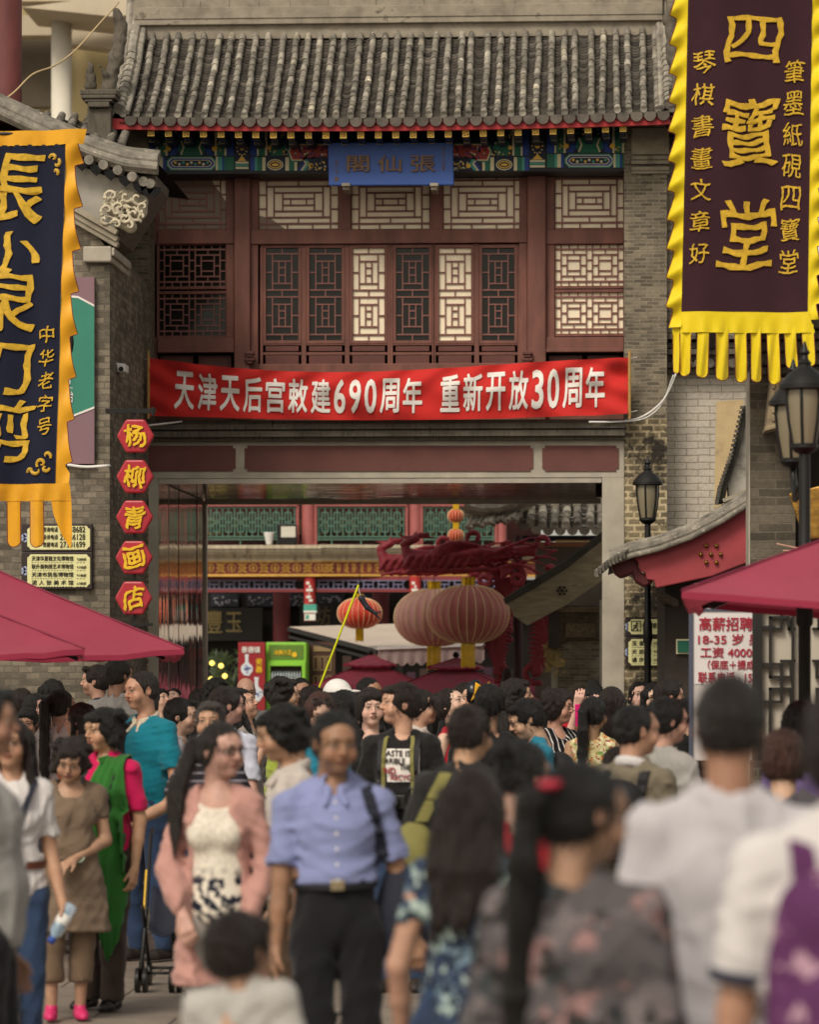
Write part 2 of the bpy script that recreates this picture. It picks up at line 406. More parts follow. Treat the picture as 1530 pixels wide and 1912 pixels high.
SKY_REFL = mat('painted_sky_reflection', hx('f0e2c6'), 0.8, 0.05, 1.5, 0.0, 40, stretch=(8, 1, 1))  # bright sky reflected in the panes, painted as flat cream
def glass_mat(name, col, rough):
    m, n, p = _nodes(name); p.inputs['Base Color'].default_value = col + (1,); p.inputs['Roughness'].default_value = rough
    p.inputs['Specular IOR Level'].default_value = 0.22; add_bump(n, p, noise(n, 1.5, 2, objv(n)), 0.04, 0.05); return m
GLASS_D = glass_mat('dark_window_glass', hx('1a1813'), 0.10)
GLASS_T = mat('painted_dark_reflection', hx('857769'), 0.8, 0.06, 2, 0)  # dark part of the glass reflection, painted as flat taupe
def flat(name, c, rough=0.55, var=0.12, **k): return mat(name, hx(c), rough, var, **k)
P_BLUE = flat('paint_blue', '1d3f8f'); P_NAVY = flat('paint_navy', '16203a'); P_GREEN = flat('paint_green', '1f6a52'); P_PALE = flat('paint_pale', 'd9cfa8')
P_GOLD = flat('paint_gold', 'eec04a'); P_RED = flat('paint_red', 'a33a30'); P_TEAL = flat('paint_teal', '4a9a8a'); P_DK = flat('paint_dark', '171a20')
PAINT = [P_DK, P_NAVY, P_BLUE, P_GREEN, P_PALE, P_GOLD, P_RED, P_TEAL]
DK, NV, BL, GR, PA, GO, RE, TE = range(8)
BLACKM = mat('black_metal', hx('1d1c1b'), 0.45, 0.2, 6, 0.1, 60, metal=0.3)
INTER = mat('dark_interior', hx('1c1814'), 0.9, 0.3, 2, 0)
BRASS = mat('aged_brass', hx('8a6a34'), 0.4, 0.3, 20, 0.1, 60, metal=0.8)
WHITEP = mat('white_plastic', hx('d8d5cf'), 0.5, 0.06, 4, 0.03)

# ================================================================== ground
def ground_mat():
    m, n, p = _nodes('stone_paving'); tc = n.nodes.new('ShaderNodeTexCoord')
    b = n.nodes.new('ShaderNodeTexBrick'); n.links.new(tc.outputs['Object'], b.inputs['Vector']); b.inputs['Scale'].default_value = 1
    b.inputs['Brick Width'].default_value = 0.9; b.inputs['Row Height'].default_value = 0.6; b.inputs['Mortar Size'].default_value = 0.008
    b.inputs['Color1'].default_value = hx('8c8174') + (1,); b.inputs['Color2'].default_value = hx('776c61') + (1,); b.inputs['Mortar'].default_value = hx('3d362f') + (1,)
    f = ramp(n, noise(n, 1.4, 8, tc.outputs['Object'], 0.7), [(0.3, 0.7), (0.7, 1.15)])
    c = mixc(n, b.outputs['Color'], f, None, 'MULTIPLY', 1.0)
    f2 = ramp(n, noise(n, 70, 4, tc.outputs['Object'], 0.7), [(0.3, 0.8), (0.7, 1.15)])
    c = mixc(n, c, f2, None, 'MULTIPLY', 1.0); n.links.new(c, p.inputs['Base Color'])
    p.inputs['Roughness'].default_value = 0.6; add_bump(n, p, noise(n, 50, 5, tc.outputs['Object']), 0.3, 0.01); return m
g = MB(); g.grid([[(x, y, 0) for x in (-150, 150)] for y in (250, -30)][::-1])
g.build('ground', ground_mat(), kind='structure')

# ================================================================== GATE BUILDING
YG = 32.5; YT = 33.0
gate = thing('gate_building', 'two-storey grey brick gatehouse with red timber upper floor and tiled roof spanning the street', 'gatehouse', (-2.0, YG, 0))
def PX(x, Y=YG): return W(x, HZN, Y).x
def PZ(y, Y=YG, x=720): return W(x, y, Y).z
# piers and body
b = MB(); x0, x1 = PX(193), PX(277); b.box(x0, x1, YG, 36.5, PZ(890), PZ(225)); b.build('brick_pier', BRICK, gate)
b = MB(); b.box(PX(1166), PX(1246), YG, 36.5, PZ(783), PZ(225)); b.build('brick_pier', BRICK, gate)
b = MB(); b.box(PX(1167), PX(1246), YG - 0.004, 36.5, 0, PZ(783) - 0.002); b.build('brick_pier', BRICK_O, gate, label='lower brick pier with peeling yellowish stains beside the opening')
b = MB(); b.box(PX(193), PX(277), YG, 36.5, 0, PZ(890) - 0.002); b.build('brick_pier', BRICK_O, gate)
# corbels at top of the piers
for (a, c) in ((193, 277), (1180, 1250)):
    b = MB()
    for (y, e) in ((292, .03), (300, .05), (312, .05), (318, .03)): b.pb(a, y, c, y + 6, YG - e, e - .002)
    b.pb(a, 240, c, 288, YG - .025, .022)
    b.build('pier_moulding', STONE, gate)
# inner body above the passage
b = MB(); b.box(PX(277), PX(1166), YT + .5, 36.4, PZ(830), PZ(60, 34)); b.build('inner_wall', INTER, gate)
b = MB(); b.box(PX(250), PX(1166), 36.3, 36.5, PZ(893) + .01, PZ(230)); b.build('rear_wall', BRICK, gate)
# lintel
LZ0, LZ1 = PZ(892), PZ(822)
b = MB(); b.box(PX(277), PX(1166), YG + .02, 33.4, LZ0, LZ1); b.build('lintel', CONC, gate)
b = MB()
for (y0, y1, d) in ((786, 793, .10), (793, 799, .14), (799, 806, .08), (806, 813, .12), (813, 821, .05)): b.pb(268, y0, 1168, y1, YG - d, d + .3)
b.build('lintel_moulding', STONE_D, gate)
b = MB()
def notched(x0, y0, x1, y1, c):
    return [(x0+c, y0), (x1-c, y0), (x1-c, y0+c), (x1, y0+c), (x1, y1-c), (x1-c, y1-c), (x1-c, y1), (x0+c, y1), (x0+c, y1-c), (x0, y1-c), (x0, y0+c), (x0+c, y0+c)]
for (a, c) in ((258, 440), (457, 996), (1013, 1156)): b = MB(); b.pprism(notched(a, 832, c, 880, 5), YG + .008, .04); b.build('lintel_panel', PANELB, gate)
# jambs
b = MB(); b.box(PX(1125), PX(1166), YG + .02, 33.4, 0, LZ0 - .002); b.build('jamb', CONC, gate)
b = MB(); b.box(PX(270), PX(295), YG + .02, 33.4, 0, LZ0 - .002); b.build('jamb', CONC, gate)
b = MB(); b.box(PX(1125) + .03, PX(1166), 33.4, 36.5, 0, LZ0 - .002); b.build('passage_wall', CONC, gate)
b = MB(); b.box(PX(270), PX(295) - .03, 33.4, 36.5, 0, LZ0 - .002); b.build('passage_wall', CONC, gate)
# polished steel lining of the passage
def mirror_mat(name, st, bump, col='b8b0a6'):
    m, n, p = _nodes(name); p.inputs['Base Color'].default_value = hx(col) + (1,); p.inputs['Metallic'].default_value = 1; p.inputs['Roughness'].default_value = 0.07
    add_bump(n, p, noise(n, 1.0, 2, objv(n, st)), bump, 0.05); return m
MIR_W = mirror_mat('polished_steel_wall', (1, 3.2, 0.7), 0.16, '9a938a'); MIR_C = mirror_mat('polished_steel_ceiling', (0.5, 7, 1), 0.35, '7d766e')
b = MB(); xw = PX(295)
for i in range(5):
    ya, yb = YG + .06 + i * .79, YG + .06 + (i + 1) * .79 - .012; dx = random.uniform(-.006, .006)
    b._add([(xw + .002, ya, 0.02), (xw + .002 + dx, yb, 0.02), (xw + .002 + dx, yb, LZ0 - .03), (xw + .002, ya, LZ0 - .03)], [(0, 1, 2, 3)])
b.build('wall_lining', MIR_W, gate)
b = MB()
for i in range(4):
    ya, yb = YG + .04 + i, YG + .04 + (i + 1) * 1.0 - .01; zz = LZ0 - .012 + random.uniform(-.006, .003)
    for k in range(3):
        xa = PX(296) + k * 1.37; b._add([(xa, ya, zz), (xa + 1.36, ya, zz + .004), (xa + 1.36, yb, zz), (xa, yb, zz - .004)], [(3, 2, 1, 0)])
b.build('ceiling_lining', MIR_C, gate)
b = MB(); b.box(PX(296), PX(1124), YG + .03, YG + .06, LZ0 - .05, LZ0 - .003); b.build('lining_trim', mat('steel_trim', hx('a59d90'), .45, .15, 5, 0, metal=.4), gate); b = MB(); b.box(PX(296), PX(1124), 36.4, 36.5, LZ0 - .06, LZ0 - .003)
b.build('lining_trim', mat('steel_trim', hx('a59d90'), .45, .15, 5, 0, metal=.4), gate); b = MB(); b.box(xw + .001, xw + .022, 36.38, 36.5, 0, LZ0 - .06); b.build('lining_trim', MATS['steel_trim'], gate)
# ---- timber upper floor
for (a, c) in ((437, 467), (985, 1020)): b = MB(); b.pb(a, 318, c, 786, YT - .10, .2); b.build('timber_column', TIMBER, gate, bevel=.012)
b = MB()
for (a, c) in ((275, 294), (1165, 1182)): b.pb(a, 318, c, 786, YT - .03, .15)
for (a, y0, c, y1, d) in ((294, 430, 437, 455, .05), (467, 430, 985, 453, .05), (1020, 430, 1165, 455, .05), (294, 318, 437, 324, .04), (467, 318, 985, 324, .04), (1020, 318, 1165, 324, .04),
                          (294, 632, 437, 652, .07), (1020, 630, 1165, 650, .07), (294, 652, 437, 658, .10), (1020, 650, 1165, 657, .10),
                          (467, 324, 482, 786, .03), (970, 324, 985, 786, .03), (632, 324, 655, 430, .045), (803, 324, 827, 430, .045),
                          (467, 680, 985, 786, .01), (294, 700, 437, 786, .01), (1020, 700, 1165, 786, .01),
                          (288, 455, 297, 632, .03), (422, 324, 437, 632, .03), (1020, 324, 1036, 632, .03)):
    b.pb(a, y0, c, y1, YT - d, .12)
b.build('timber_frame', TIMBER, gate, bevel=.006)
for (a, c) in ((294, 437), (1020, 1165)):
    m_ = (a + c) / 2
    for (p, q) in ((a + 5, m_ - 5), (m_ + 5, c - 5)):
        b = MB(); b.pb(p, 664, q, 700, YT + .03, .05); b.pb(p + 6, 668, q - 6, 690, YT + .015, .03); b.build('wainscot_panel', TIMBER_D, gate, bevel=.004)
for x in (466, 985):
    b = MB()
    for k, (w, h) in enumerate(((9, 6), (7, 5), (10, 6), (6, 5))): b.pb(x - w, 656 + 6*k, x + w, 656 + 6*k + h, YT - .16 + .01*k, .08)
    b.build('carved_post', TIMBER_D, gate, bevel=.006)
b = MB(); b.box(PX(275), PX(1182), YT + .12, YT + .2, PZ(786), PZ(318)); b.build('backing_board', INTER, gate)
# windows: each a part with lattice and pane
def seg_lattice(x0, y0, x1, y1, H, V, Y, t, d):
    m = MB(); w, h = x1 - x0, y1 - y0
    for (y, a, c) in H: m.pb(x0 + a*w, y0 + y*h - t/2, x0 + c*w, y0 + y*h + t/2, Y, d)
    for (x, a, c) in V: m.pb(x0 + x*w - t/2, y0 + a*h, x0 + x*w + t/2, y0 + c*h, Y + .001, d - .002)
    return m
UP_H = [(.10,0,1),(.90,0,1),(.215,.095,.905),(.785,.095,.905),(.33,.19,.81),(.67,.19,.81),(.44,.30,.70),(.56,.30,.70)] + [(y,0,.095) for y in (.37,.63)] + [(y,.905,1) for y in (.37,.63)]
UP_V = [(.095,0,1),(.905,0,1),(.19,.215,.785),(.81,.215,.785),(.30,.33,.67),(.70,.33,.67),(.40,.44,.56),(.60,.44,.56)] + [(x,0,.10) for x in (.36,.68)] + [(x,.9,1) for x in (.36,.68)] + [(.5,.10,.215),(.5,.785,.90)]
SD_H = [(.11,0,1),(.89,0,1)]; SD_V = [(.08,0,1),(.92,0,1),(.455,0,1),(.545,0,1)]
for o in (.08, .545):
    SD_H += [(.24,o,o+.375),(.76,o,o+.375),(.38,o+.09,o+.285),(.63,o+.09,o+.285)]; SD_V += [(o+.09,.24,.76),(o+.285,.24,.76)]
    SD_V += [(o+.19,.11,.24),(o+.19,.76,.89),(o+.12,0,.11),(o+.25,0,.11),(o+.12,.89,1),(o+.25,.89,1)]; SD_H += [(.5,o,o+.09),(.5,o+.285,o+.375)]
for y in (.37, .63): SD_H += [(y,0,.08),(y,.92,1),(y,.455,.545)]
SA_H = [(.065,0,1),(.935,0,1),(.455,0,1),(.53,0,1)]; SA_V = [(.5,0,.065),(.5,.935,1),(.5,.455,.53)]
for o in (.065, .53):
    e = .39 if o < .5 else .405
    SA_V += [(.2,o,o+e),(.8,o,o+e),(.4,o+.08,o+.32),(.6,o+.08,o+.32)]
    SA_H += [(o+.08,.2,.8),(o+.32,.2,.8),(o+.15,.4,.6),(o+.23,.4,.6)] + [(o+.2,0,.2),(o+.2,.8,1)]
def window(name, x0, y0, x1, y1, H, V, pane, t=2.7, fr=5, label=None, extra=None):
    f = MB(); Y = YT - .012
    for q in ((x0-fr, y0-fr, x1+fr, y0), (x0-fr, y1, x1+fr, y1+fr), (x0-fr, y0, x0, y1), (x1, y0, x1+fr, y1)): f.pb(*q, Y, .06)
    o = f.build(name, TIMBER, gate, bevel=.004, label=label)
    seg_lattice(x0, y0, x1, y1, H, V, YT + .004, t, .012).build('lattice', TIM_LAT, o)
    p = MB(); p.pb(x0 - 1, y0 - 1, x1 + 1, y1 + 1, YT + .022, .02); p.build('pane', pane, o)
    if extra: q = MB(); q.pprism(extra[0], YT + .018, .003); q.build('painted_reflection', extra[1], o)  # coloured sheet painting the slanting edge of the reflection in the glass
    return o
window('window', 297, 326, 424, 428, UP_H, UP_V, GLASS_T, label='upper window with dark painted reflection, bright painted sky only in its top corner', extra=([(390,326),(424,326),(424,380),(412,362),(400,345)], SKY_REFL))
window('window', 484, 327, 631, 428, UP_H, UP_V, SKY_REFL, extra=([(484,403),(505,408),(533,428),(484,428)], GLASS_T))
window('window', 657, 327, 802, 428, UP_H, UP_V, SKY_REFL); window('window', 829, 327, 974, 428, UP_H, UP_V, SKY_REFL); window('window', 1038, 324, 1164, 426, UP_H, UP_V, SKY_REFL)
for (x0, y0, x1, y1, p) in ((297, 458, 421, 535, GLASS_D), (297, 549, 421, 627, GLASS_D), (1038, 457, 1164, 534, SKY_REFL), (1038, 546, 1164, 623, SKY_REFL)):
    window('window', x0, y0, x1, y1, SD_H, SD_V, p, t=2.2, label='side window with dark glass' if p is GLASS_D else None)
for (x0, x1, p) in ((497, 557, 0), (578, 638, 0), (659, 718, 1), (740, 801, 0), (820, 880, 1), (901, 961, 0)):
    o = window('casement', x0, 463, x1, 636, SA_H, SA_V, SKY_REFL if p else GLASS_D, t=2.2, fr=6, label='casement with a cream painted sky reflection behind its lattice' if p else 'casement with dark glass')
    q = MB()
    for (y0, y1) in ((647, 656), (664, 684)): q.pb(x0 - 1, y0, x1 + 1, y1, YT - .004, .03)
    q.build('panel', TIMBER_D, o, bevel=.004)
    q = MB()
    for x in (x0 - 11, x1 + 6): q.pb(x, 455, x + 5, 686, YT - .006, .05)
    for y in (640, 658): q.pb(x0 - 6, y, x1 + 6, y + 5, YT - .007, .05)
    q.build('stile', TIMBER, o, bevel=.004)
# ---- painted beams
pb_ = MB()
def lay(pts, c, k): 
    pb_.cur = c; pb_.pprism(pts, YT - .42 - .003 * k, .003)
def R4(a, y0, c, y1): return [(a, y0), (c, y0), (c, y1), (a, y1)]
def hexa(a, y0, c, y1, e): return [(a+e, y0), (c-e, y0), (c, (y0+y1)/2), (c-e, y1), (a+e, y1), (a, (y0+y1)/2)]
def disc(x, y, r, c, k, n=10): lay([(x + r*math.cos(2*math.pi*i/n), y + r*math.sin(2*math.pi*i/n)) for i in range(n)], c, k)
def oct_(a, y0, c, y1, e): return [(a+e, y0), (c-e, y0), (c, y0+e), (c, y1-e), (c-e, y1), (a+e, y1), (a, y1-e), (a, y0+e)]
pb_.cur = DK; pb_.pb(277, 226, 1180, 319, YT - .42, .5)
def dots(a, y0, c, y1, n, k):
    rr = random.Random(int(a + y0))
    for _ in range(n): disc(rr.uniform(a, c), rr.uniform(y0, y1), rr.choice((1.2, 1.6, 2.2)), rr.choice((GO, PA, GO)), k, 6)
def bands(xs, y0, y1, cols, k):
    for i in range(len(cols)): lay(R4(xs[i], y0, xs[i+1], y1), cols[i], k)
for (a, c, dy) in ((278, 437, 0), (1022, 1180, -5)):
    lay(R4(a, 262 + dy, c, 291 + dy), NV, 1); lay(R4(a, 293 + dy, c, 318 + dy), NV, 1); lay(R4(a, 240 + dy, c, 261 + dy), DK, 1)
    bands([a, a+14, a+17, a+31, a+35], 240 + dy, 291 + dy, [BL, PA, GR, PA], 2); bands([c-36, c-32, c-18, c-14, c], 240 + dy, 291 + dy, [PA, GR, PA, BL], 2)
    bands([a, a+14, a+19, a+26, a+31], 293 + dy, 318 + dy, [GR, TE, PA, BL], 2); bands([c-34, c-30, c-22, c-18, c], 293 + dy, 318 + dy, [PA, TE, BL, GR], 2)
    m_ = (a + c) / 2; lay(hexa(m_-28, 261 + dy, m_+28, 291 + dy, 9), GR, 2)
    for e in (-1, 1):
        lay([(m_+e*18, 263+dy), (m_+e*21, 263+dy), (m_+e*16, 276+dy), (m_+e*21, 289+dy), (m_+e*18, 289+dy), (m_+e*13, 276+dy)], PA, 3)
        lay([(m_+e*30, 262+dy), (m_+e*42, 262+dy), (m_+e*34, 276+dy), (m_+e*42, 290+dy), (m_+e*30, 290+dy), (m_+e*24, 276+dy)], BL, 3); disc(m_+e*43, 278+dy, 5, GO, 3)
        dots(m_+min(e*44, e*60), 264+dy, m_+max(e*44, e*60), 290+dy, 7, 3)
    for q, (cc, e) in enumerate(((TE, 0), (PA, 2.5), (BL, 4), (PA, 7.5), (NV, 9))): lay(oct_(m_-46+e, 293+dy+e*.8, m_+46-e, 318+dy-e*.8, 8-e*.3), cc, 2+q)
    for i in range(9): disc(m_ - 30 + i*7.5, 305.5+dy + (1 if i % 2 else -1)*1.5, 2.6, (GO, PA, TE)[i % 3], 8, 7)
    for i in range(14): disc(m_ + 30*math.cos(i*.48), 250+dy + 6*math.sin(i*.9), 2.4, (GO, PA, TE)[i % 3], 3, 6)
for (a, c, dy) in ((438, 466, 0), (988, 1020, -3)):       # column heads
    lay(R4(a+1, 252+dy, c-1, 318+dy), NV, 2); disc((a+c)/2, 276+dy, 5, GO, 3, 14); lay(R4(a+2, 302+dy, c-2, 306+dy), PA, 3); lay(R4(a+2, 307+dy, c-2, 311+dy), TE, 3); lay(R4(a+2, 312+dy, c-2, 316+dy), PA, 3)
    lay([(a+6, 301+dy), ((a+c)/2, 291+dy), (c-6, 301+dy)], GO, 3)
    for i in range(12): disc((a+c)/2 + 9.5*math.cos(i*.5236), 276+dy + 14*math.sin(i*.5236), 1.6, PA if i % 2 else GO, 3, 6)
for e in (-1, 1):                                          # centre bay, mirrored
    M_ = 728
    def X(x): return M_ + e*(x - M_)
    def lx(pts, c, k): lay([(X(x), y) for x, y in pts], c, k)
    lx(R4(468, 262, M_, 291), NV, 1); lx(R4(468, 293, M_, 319), NV, 1); lx(R4(468, 240, M_, 261), DK, 1)
    for (p, q, cc) in ((468, 480, BL), (480, 483, PA), (483, 495, GR), (495, 499, PA)): lx(R4(p, 244, q, 291), cc, 2)
    for (p, q, cc) in ((468, 476, BL), (476, 481, TE), (481, 490, GR), (490, 496, PA), (533, 540, PA), (540, 550, GR), (550, 555, PA)): lx(R4(p, 294, q, 319), cc, 2)
    lx(hexa(500, 262, 536, 291, 8), GR, 2); disc(X(503), 276, 4, GO, 4); dots(X(520)-18, 264, X(520)+18, 290, 10, 4)
    for q, (cc, d) in enumerate(((GR, -4), (PA, -1.5), (RE, .8))): lx([(546+d, 271+d), (540+d, 283), (546+d, 299-d), (612, 299-d), (612, 271+d)], cc, 3+q)
    rr = random.Random(4)
    for i in range(46): disc(X(rr.uniform(549, 610)), rr.uniform(274, 296), rr.choice((1.6, 2.2)), rr.choice((NV, P_DK and DK, BL, PA)), 6, 6)
    for q, (cc, d) in enumerate(((PA, 0), (NV, 2), (GO, 3.5), (NV, 5.5), (GO, 8))): lx([(514 + (14-d)*math.cos(t*.5236)*1.1, 308 + (10.5-d)*math.sin(t*.5236)) for t in range(12)], cc, 3+q) if d < 10 else None
    for q, (cc, d) in enumerate(((BL, 0), (PA, 5), (TE, 9), (NV, 15))): lx([(556+d, 294), (612, 294), (612, 319), (556+d, 319), (565+d, 306)], cc, 3+q)
    disc(X(581), 310, 4.5, GO, 8); dots(X(592)-18, 302, X(592)+18, 318, 22, 8)
    for i in range(18): disc(X(515) + 14*math.cos(i*.7), 251 + 6*math.sin(i*1.3), 2.2, (GO, PA, GR)[i % 3], 3, 6)
pb_.build('painted_beam', PAINT, gate)
# rafter ends with gilt frets
def fret(mb, x, y, w, Y):
    t = w * .11
    for q in ((x, y, x+w, y+t), (x, y+w-t, x+w, y+w), (x, y+t, x+t, y+w-t), (x+w-t, y+t, x+w, y+w-t), (x+w/2-t/2, y+w*.2, x+w/2+t/2, y+w*.8), (x+w*.2, y+w/2-t/2, x+w*.8, y+w/2+t/2),
              (x+w*.2, y+w*.2, x+w/2-t/2, y+w*.2+t), (x+w/2+t/2, y+w*.8-t, x+w*.8, y+w*.8), (x+w*.2, y+w/2+t/2, x+w*.2+t, y+w*.8), (x+w*.8-t, y+w*.2, x+w*.8, y+w/2-t/2)): mb.pb(*q, Y, .004)
EX = [282,318,352,385,416,447,481,513,545,576,608,641,673,707,741,771,803,834] + [771+k for k in (95,130,160,195,231,264,297,331,364,398,425,458)]
EX = [282+ (1164-282)/27*i for i in range(28)]
for i, x in enumerate(EX):
    yb = 241 + (6*math.sin(math.pi*(x-282)/900)) - 9*max(0, (x-282)/900)**2
    r_ = MB(); r_.cur = 0; r_.pb(x-6.5, yb+1, x+6.5, yb+14, 31.975, 1.0); r_.cur = 1; fret(r_, x-6, yb+1.5, 12, 31.969)
    r_.build('rafter_end', [P_NAVY, P_GOLD], gate)
    r_ = MB(); r_.cur = 0; r_.pb(x-4, yb+14, x+8, yb+26, 32.3, .6); r_.cur = 1; fret(r_, x-3.5, yb+14.5, 11, 32.294)
    r_.build('rafter_end', [P_NAVY, flat('paint_faded', '9a937a')], gate)
# ---- roof
YE = 31.9                                                  # eave line
def roof_profile(t):                                       # t 0 eave .. 1 ridge foot ; concave
    ze, zr = W(700, 214, YE).z, W(700, 62, 33.15).z
    return YE + (33.15 - YE) * t, ze + (zr - ze) * (0.74 * t + 0.26 * t * t)
def sag(x): 
    u = (x - PX(720, YE)) / 2.5
    return 0.035 * (u * u) - 0.03
def tile_roof(cov, pan, xs, prof, rad, nseg, sagf, seed=1, n=7):
    rr = random.Random(seed); dxs = xs[1] - xs[0]
    for i, x in enumerate(xs):
        jx = rr.uniform(-.016, .016); sk_ = rr.uniform(-.02, .02)
        for j in range(nseg):
            t0, t1 = j / nseg, (j + 1) / nseg + .012; ya, za = prof(t0); yb, zb = prof(min(1, t1)); s_ = sagf(x)
            base = rr.uniform(.6, 1.15) * (1.0 if rr.random() > .12 else 1.5); cov.tint = base if rr.random() > .07 else (base*1.3, base*1.28, base*1.2)
            d = Vector((0, yb-ya, zb-za)).normalized(); nrm = Vector((0, -d.z, d.y))
            r0, r1 = rad * rr.uniform(1.0, 1.08), rad * .9; xj = rr.uniform(-.005, .005); c0 = Vector((x+jx+sk_*t0+xj, ya, za+s_)) + nrm*(.02 + rr.uniform(-.003, .006)); c1 = Vector((x+jx+sk_*t1+xj, yb, zb+s_)) + nrm*.018
            vs = []
            for c, r in ((c0, r0), (c1, r1)):
                for q in range(n):
                    a = math.pi * (q/(n-1) * 1.24 - .12); vs.append(c + Vector((math.cos(a)*r, 0, 0)) + nrm*(math.sin(a)*r))
            cov._add(vs, [(q, q+1, n+q+1, n+q) for q in range(n-1)] + [list(range(n))[::-1]])
            if j == 0:                                     # round end disc
                cov.tint = base * .9; vs = [c0 + Vector((math.cos(a)*r0*1.03, -.012, math.sin(a)*r0*1.03)) for a in [2*math.pi*q/14 for q in range(14)]]
                v2 = [v + Vector((0, .03, 0)) for v in vs]; v3 = [c0 + (v - c0) * .7 + Vector((0, .004, 0)) for v in vs]
                k = 14; cov._add(vs + v2 + v3, [(q, k+q, k+(q+1) % k, (q+1) % k) for q in range(k)] + [(q, (q+1) % k, 2*k+(q+1) % k, 2*k+q) for q in range(k)] + [list(range(2*k, 3*k))])
        if i + 1 < len(xs):
            w = dxs * .5; xc = x + dxs / 2; npn = int(nseg * 2.2)
            for j in range(npn):
                t0, t1 = j / npn, (j + 1) / npn; ya, za = prof(t0); yb, zb = prof(t1); s_ = sagf(xc); pan.tint = rr.uniform(.55, 1.25) if rr.random() > .05 else 1.8
                jz = rr.uniform(-.004, .006); row = []
                for (y, z, up) in ((ya, za, .016 + jz), (yb, zb, .0)):
                    row.append([(xc + w*u, y, z + s_ + up - .038*(1-u*u)) for u in (-1, -.6, -.2, .2, .6, 1)])
                low = [(p[0], p[1]+.003, p[2]-.018) for p in row[0]]
                pan.grid([low, row[0], row[1]])
            # drip tile: rounded tongue
            pan.tint = rr.uniform(1.0, 1.5); ya, za = prof(0); s_ = sagf(xc)
            pts = [(xc - w*.9, za+s_-.002), (xc + w*.9, za+s_-.002)] + [(xc + w*.9*math.cos(a), za+s_-.03-.058*math.sin(a)) for a in [math.pi*q/10 for q in range(11)]]
            pan.prism(pts, ya - .02, ya - .004)
        else: pass
xs = [PX(232, YE) + (PX(1252, YE) - PX(232, YE)) / 41 * i for i in range(42)]
cov, pan = MB(), MB(); tile_roof(cov, pan, xs, roof_profile, .031, 15, sag)
roof = cov.build('roof', TILE, gate, smooth=True, angle=40, label='concave slope of weathered grey barrel tiles')
pan.build('pan_tiles', TILE_D, roof)
b = MB()                                                   # boarding below and fascia
P = [[(x, roof_profile(t)[0], roof_profile(t)[1] + sag(x) - .06) for x in [PX(222, YE) + i*.26 for i in range(21)]] for t in (0, .25, .5, .75, 1)]
b.grid(P); b.build('roof_boarding', TIMBER_D, roof)
b = MB(); xa, xb = PX(200, YE), PX(1252, YE); N = 24
for i in range(N):
    p, q = xa + (xb-xa)*i/N, xa + (xb-xa)*(i+1)/N; z = roof_profile(0)[1]
    b._add([(p, YE+.02, z+sag(p)-.118), (q, YE+.02, z+sag(q)-.118), (q, YE+.02, z+sag(q)-.02), (p, YE+.02, z+sag(p)-.02), (p, YE+.06, z+sag(p)-.118), (q, YE+.06, z+sag(q)-.118), (q, YE+.06, z+sag(q)-.02), (p, YE+.06, z+sag(p)-.02)],
           [(0,1,2,3),(7,6,5,4),(4,5,1,0),(3,2,6,7)])
b.build('fascia', FASCIA, roof)
# ridge
YR = 33.15
b = MB()
for (y0, y1, d, m_) in ((-20, 14, .05, 0), (15, 27, .09, 0), (28, 32, .05, 0), (33, 38, .08, 0), (39, 66, .03, 0)): b.pb(250, y0, 1238, y1, YR - d, .3 + d)
for x in (340, 372, 426, 482, 540, 610, 700, 790, 880, 960, 1040, 1112, 1160): b.pb(x, -20, x + 2.5, 13, YR - .058, .02)
b.build('ridge', mat('ridge_stone', hx('8a8172'), .9, .3, 6, .35, 50, stain=(hx('4a443a'), 6, .6)), roof, bevel=.008)
b = MB(); b._add([(PX(240), YR+.25, PZ(40)+.02), (PX(1250), YR+.25, PZ(40)+.02), (PX(1250), 36.9, PZ(215)), (PX(240), 36.9, PZ(215))], [(0,1,2,3)]); b.build('rear_slope', TILE_D, roof)
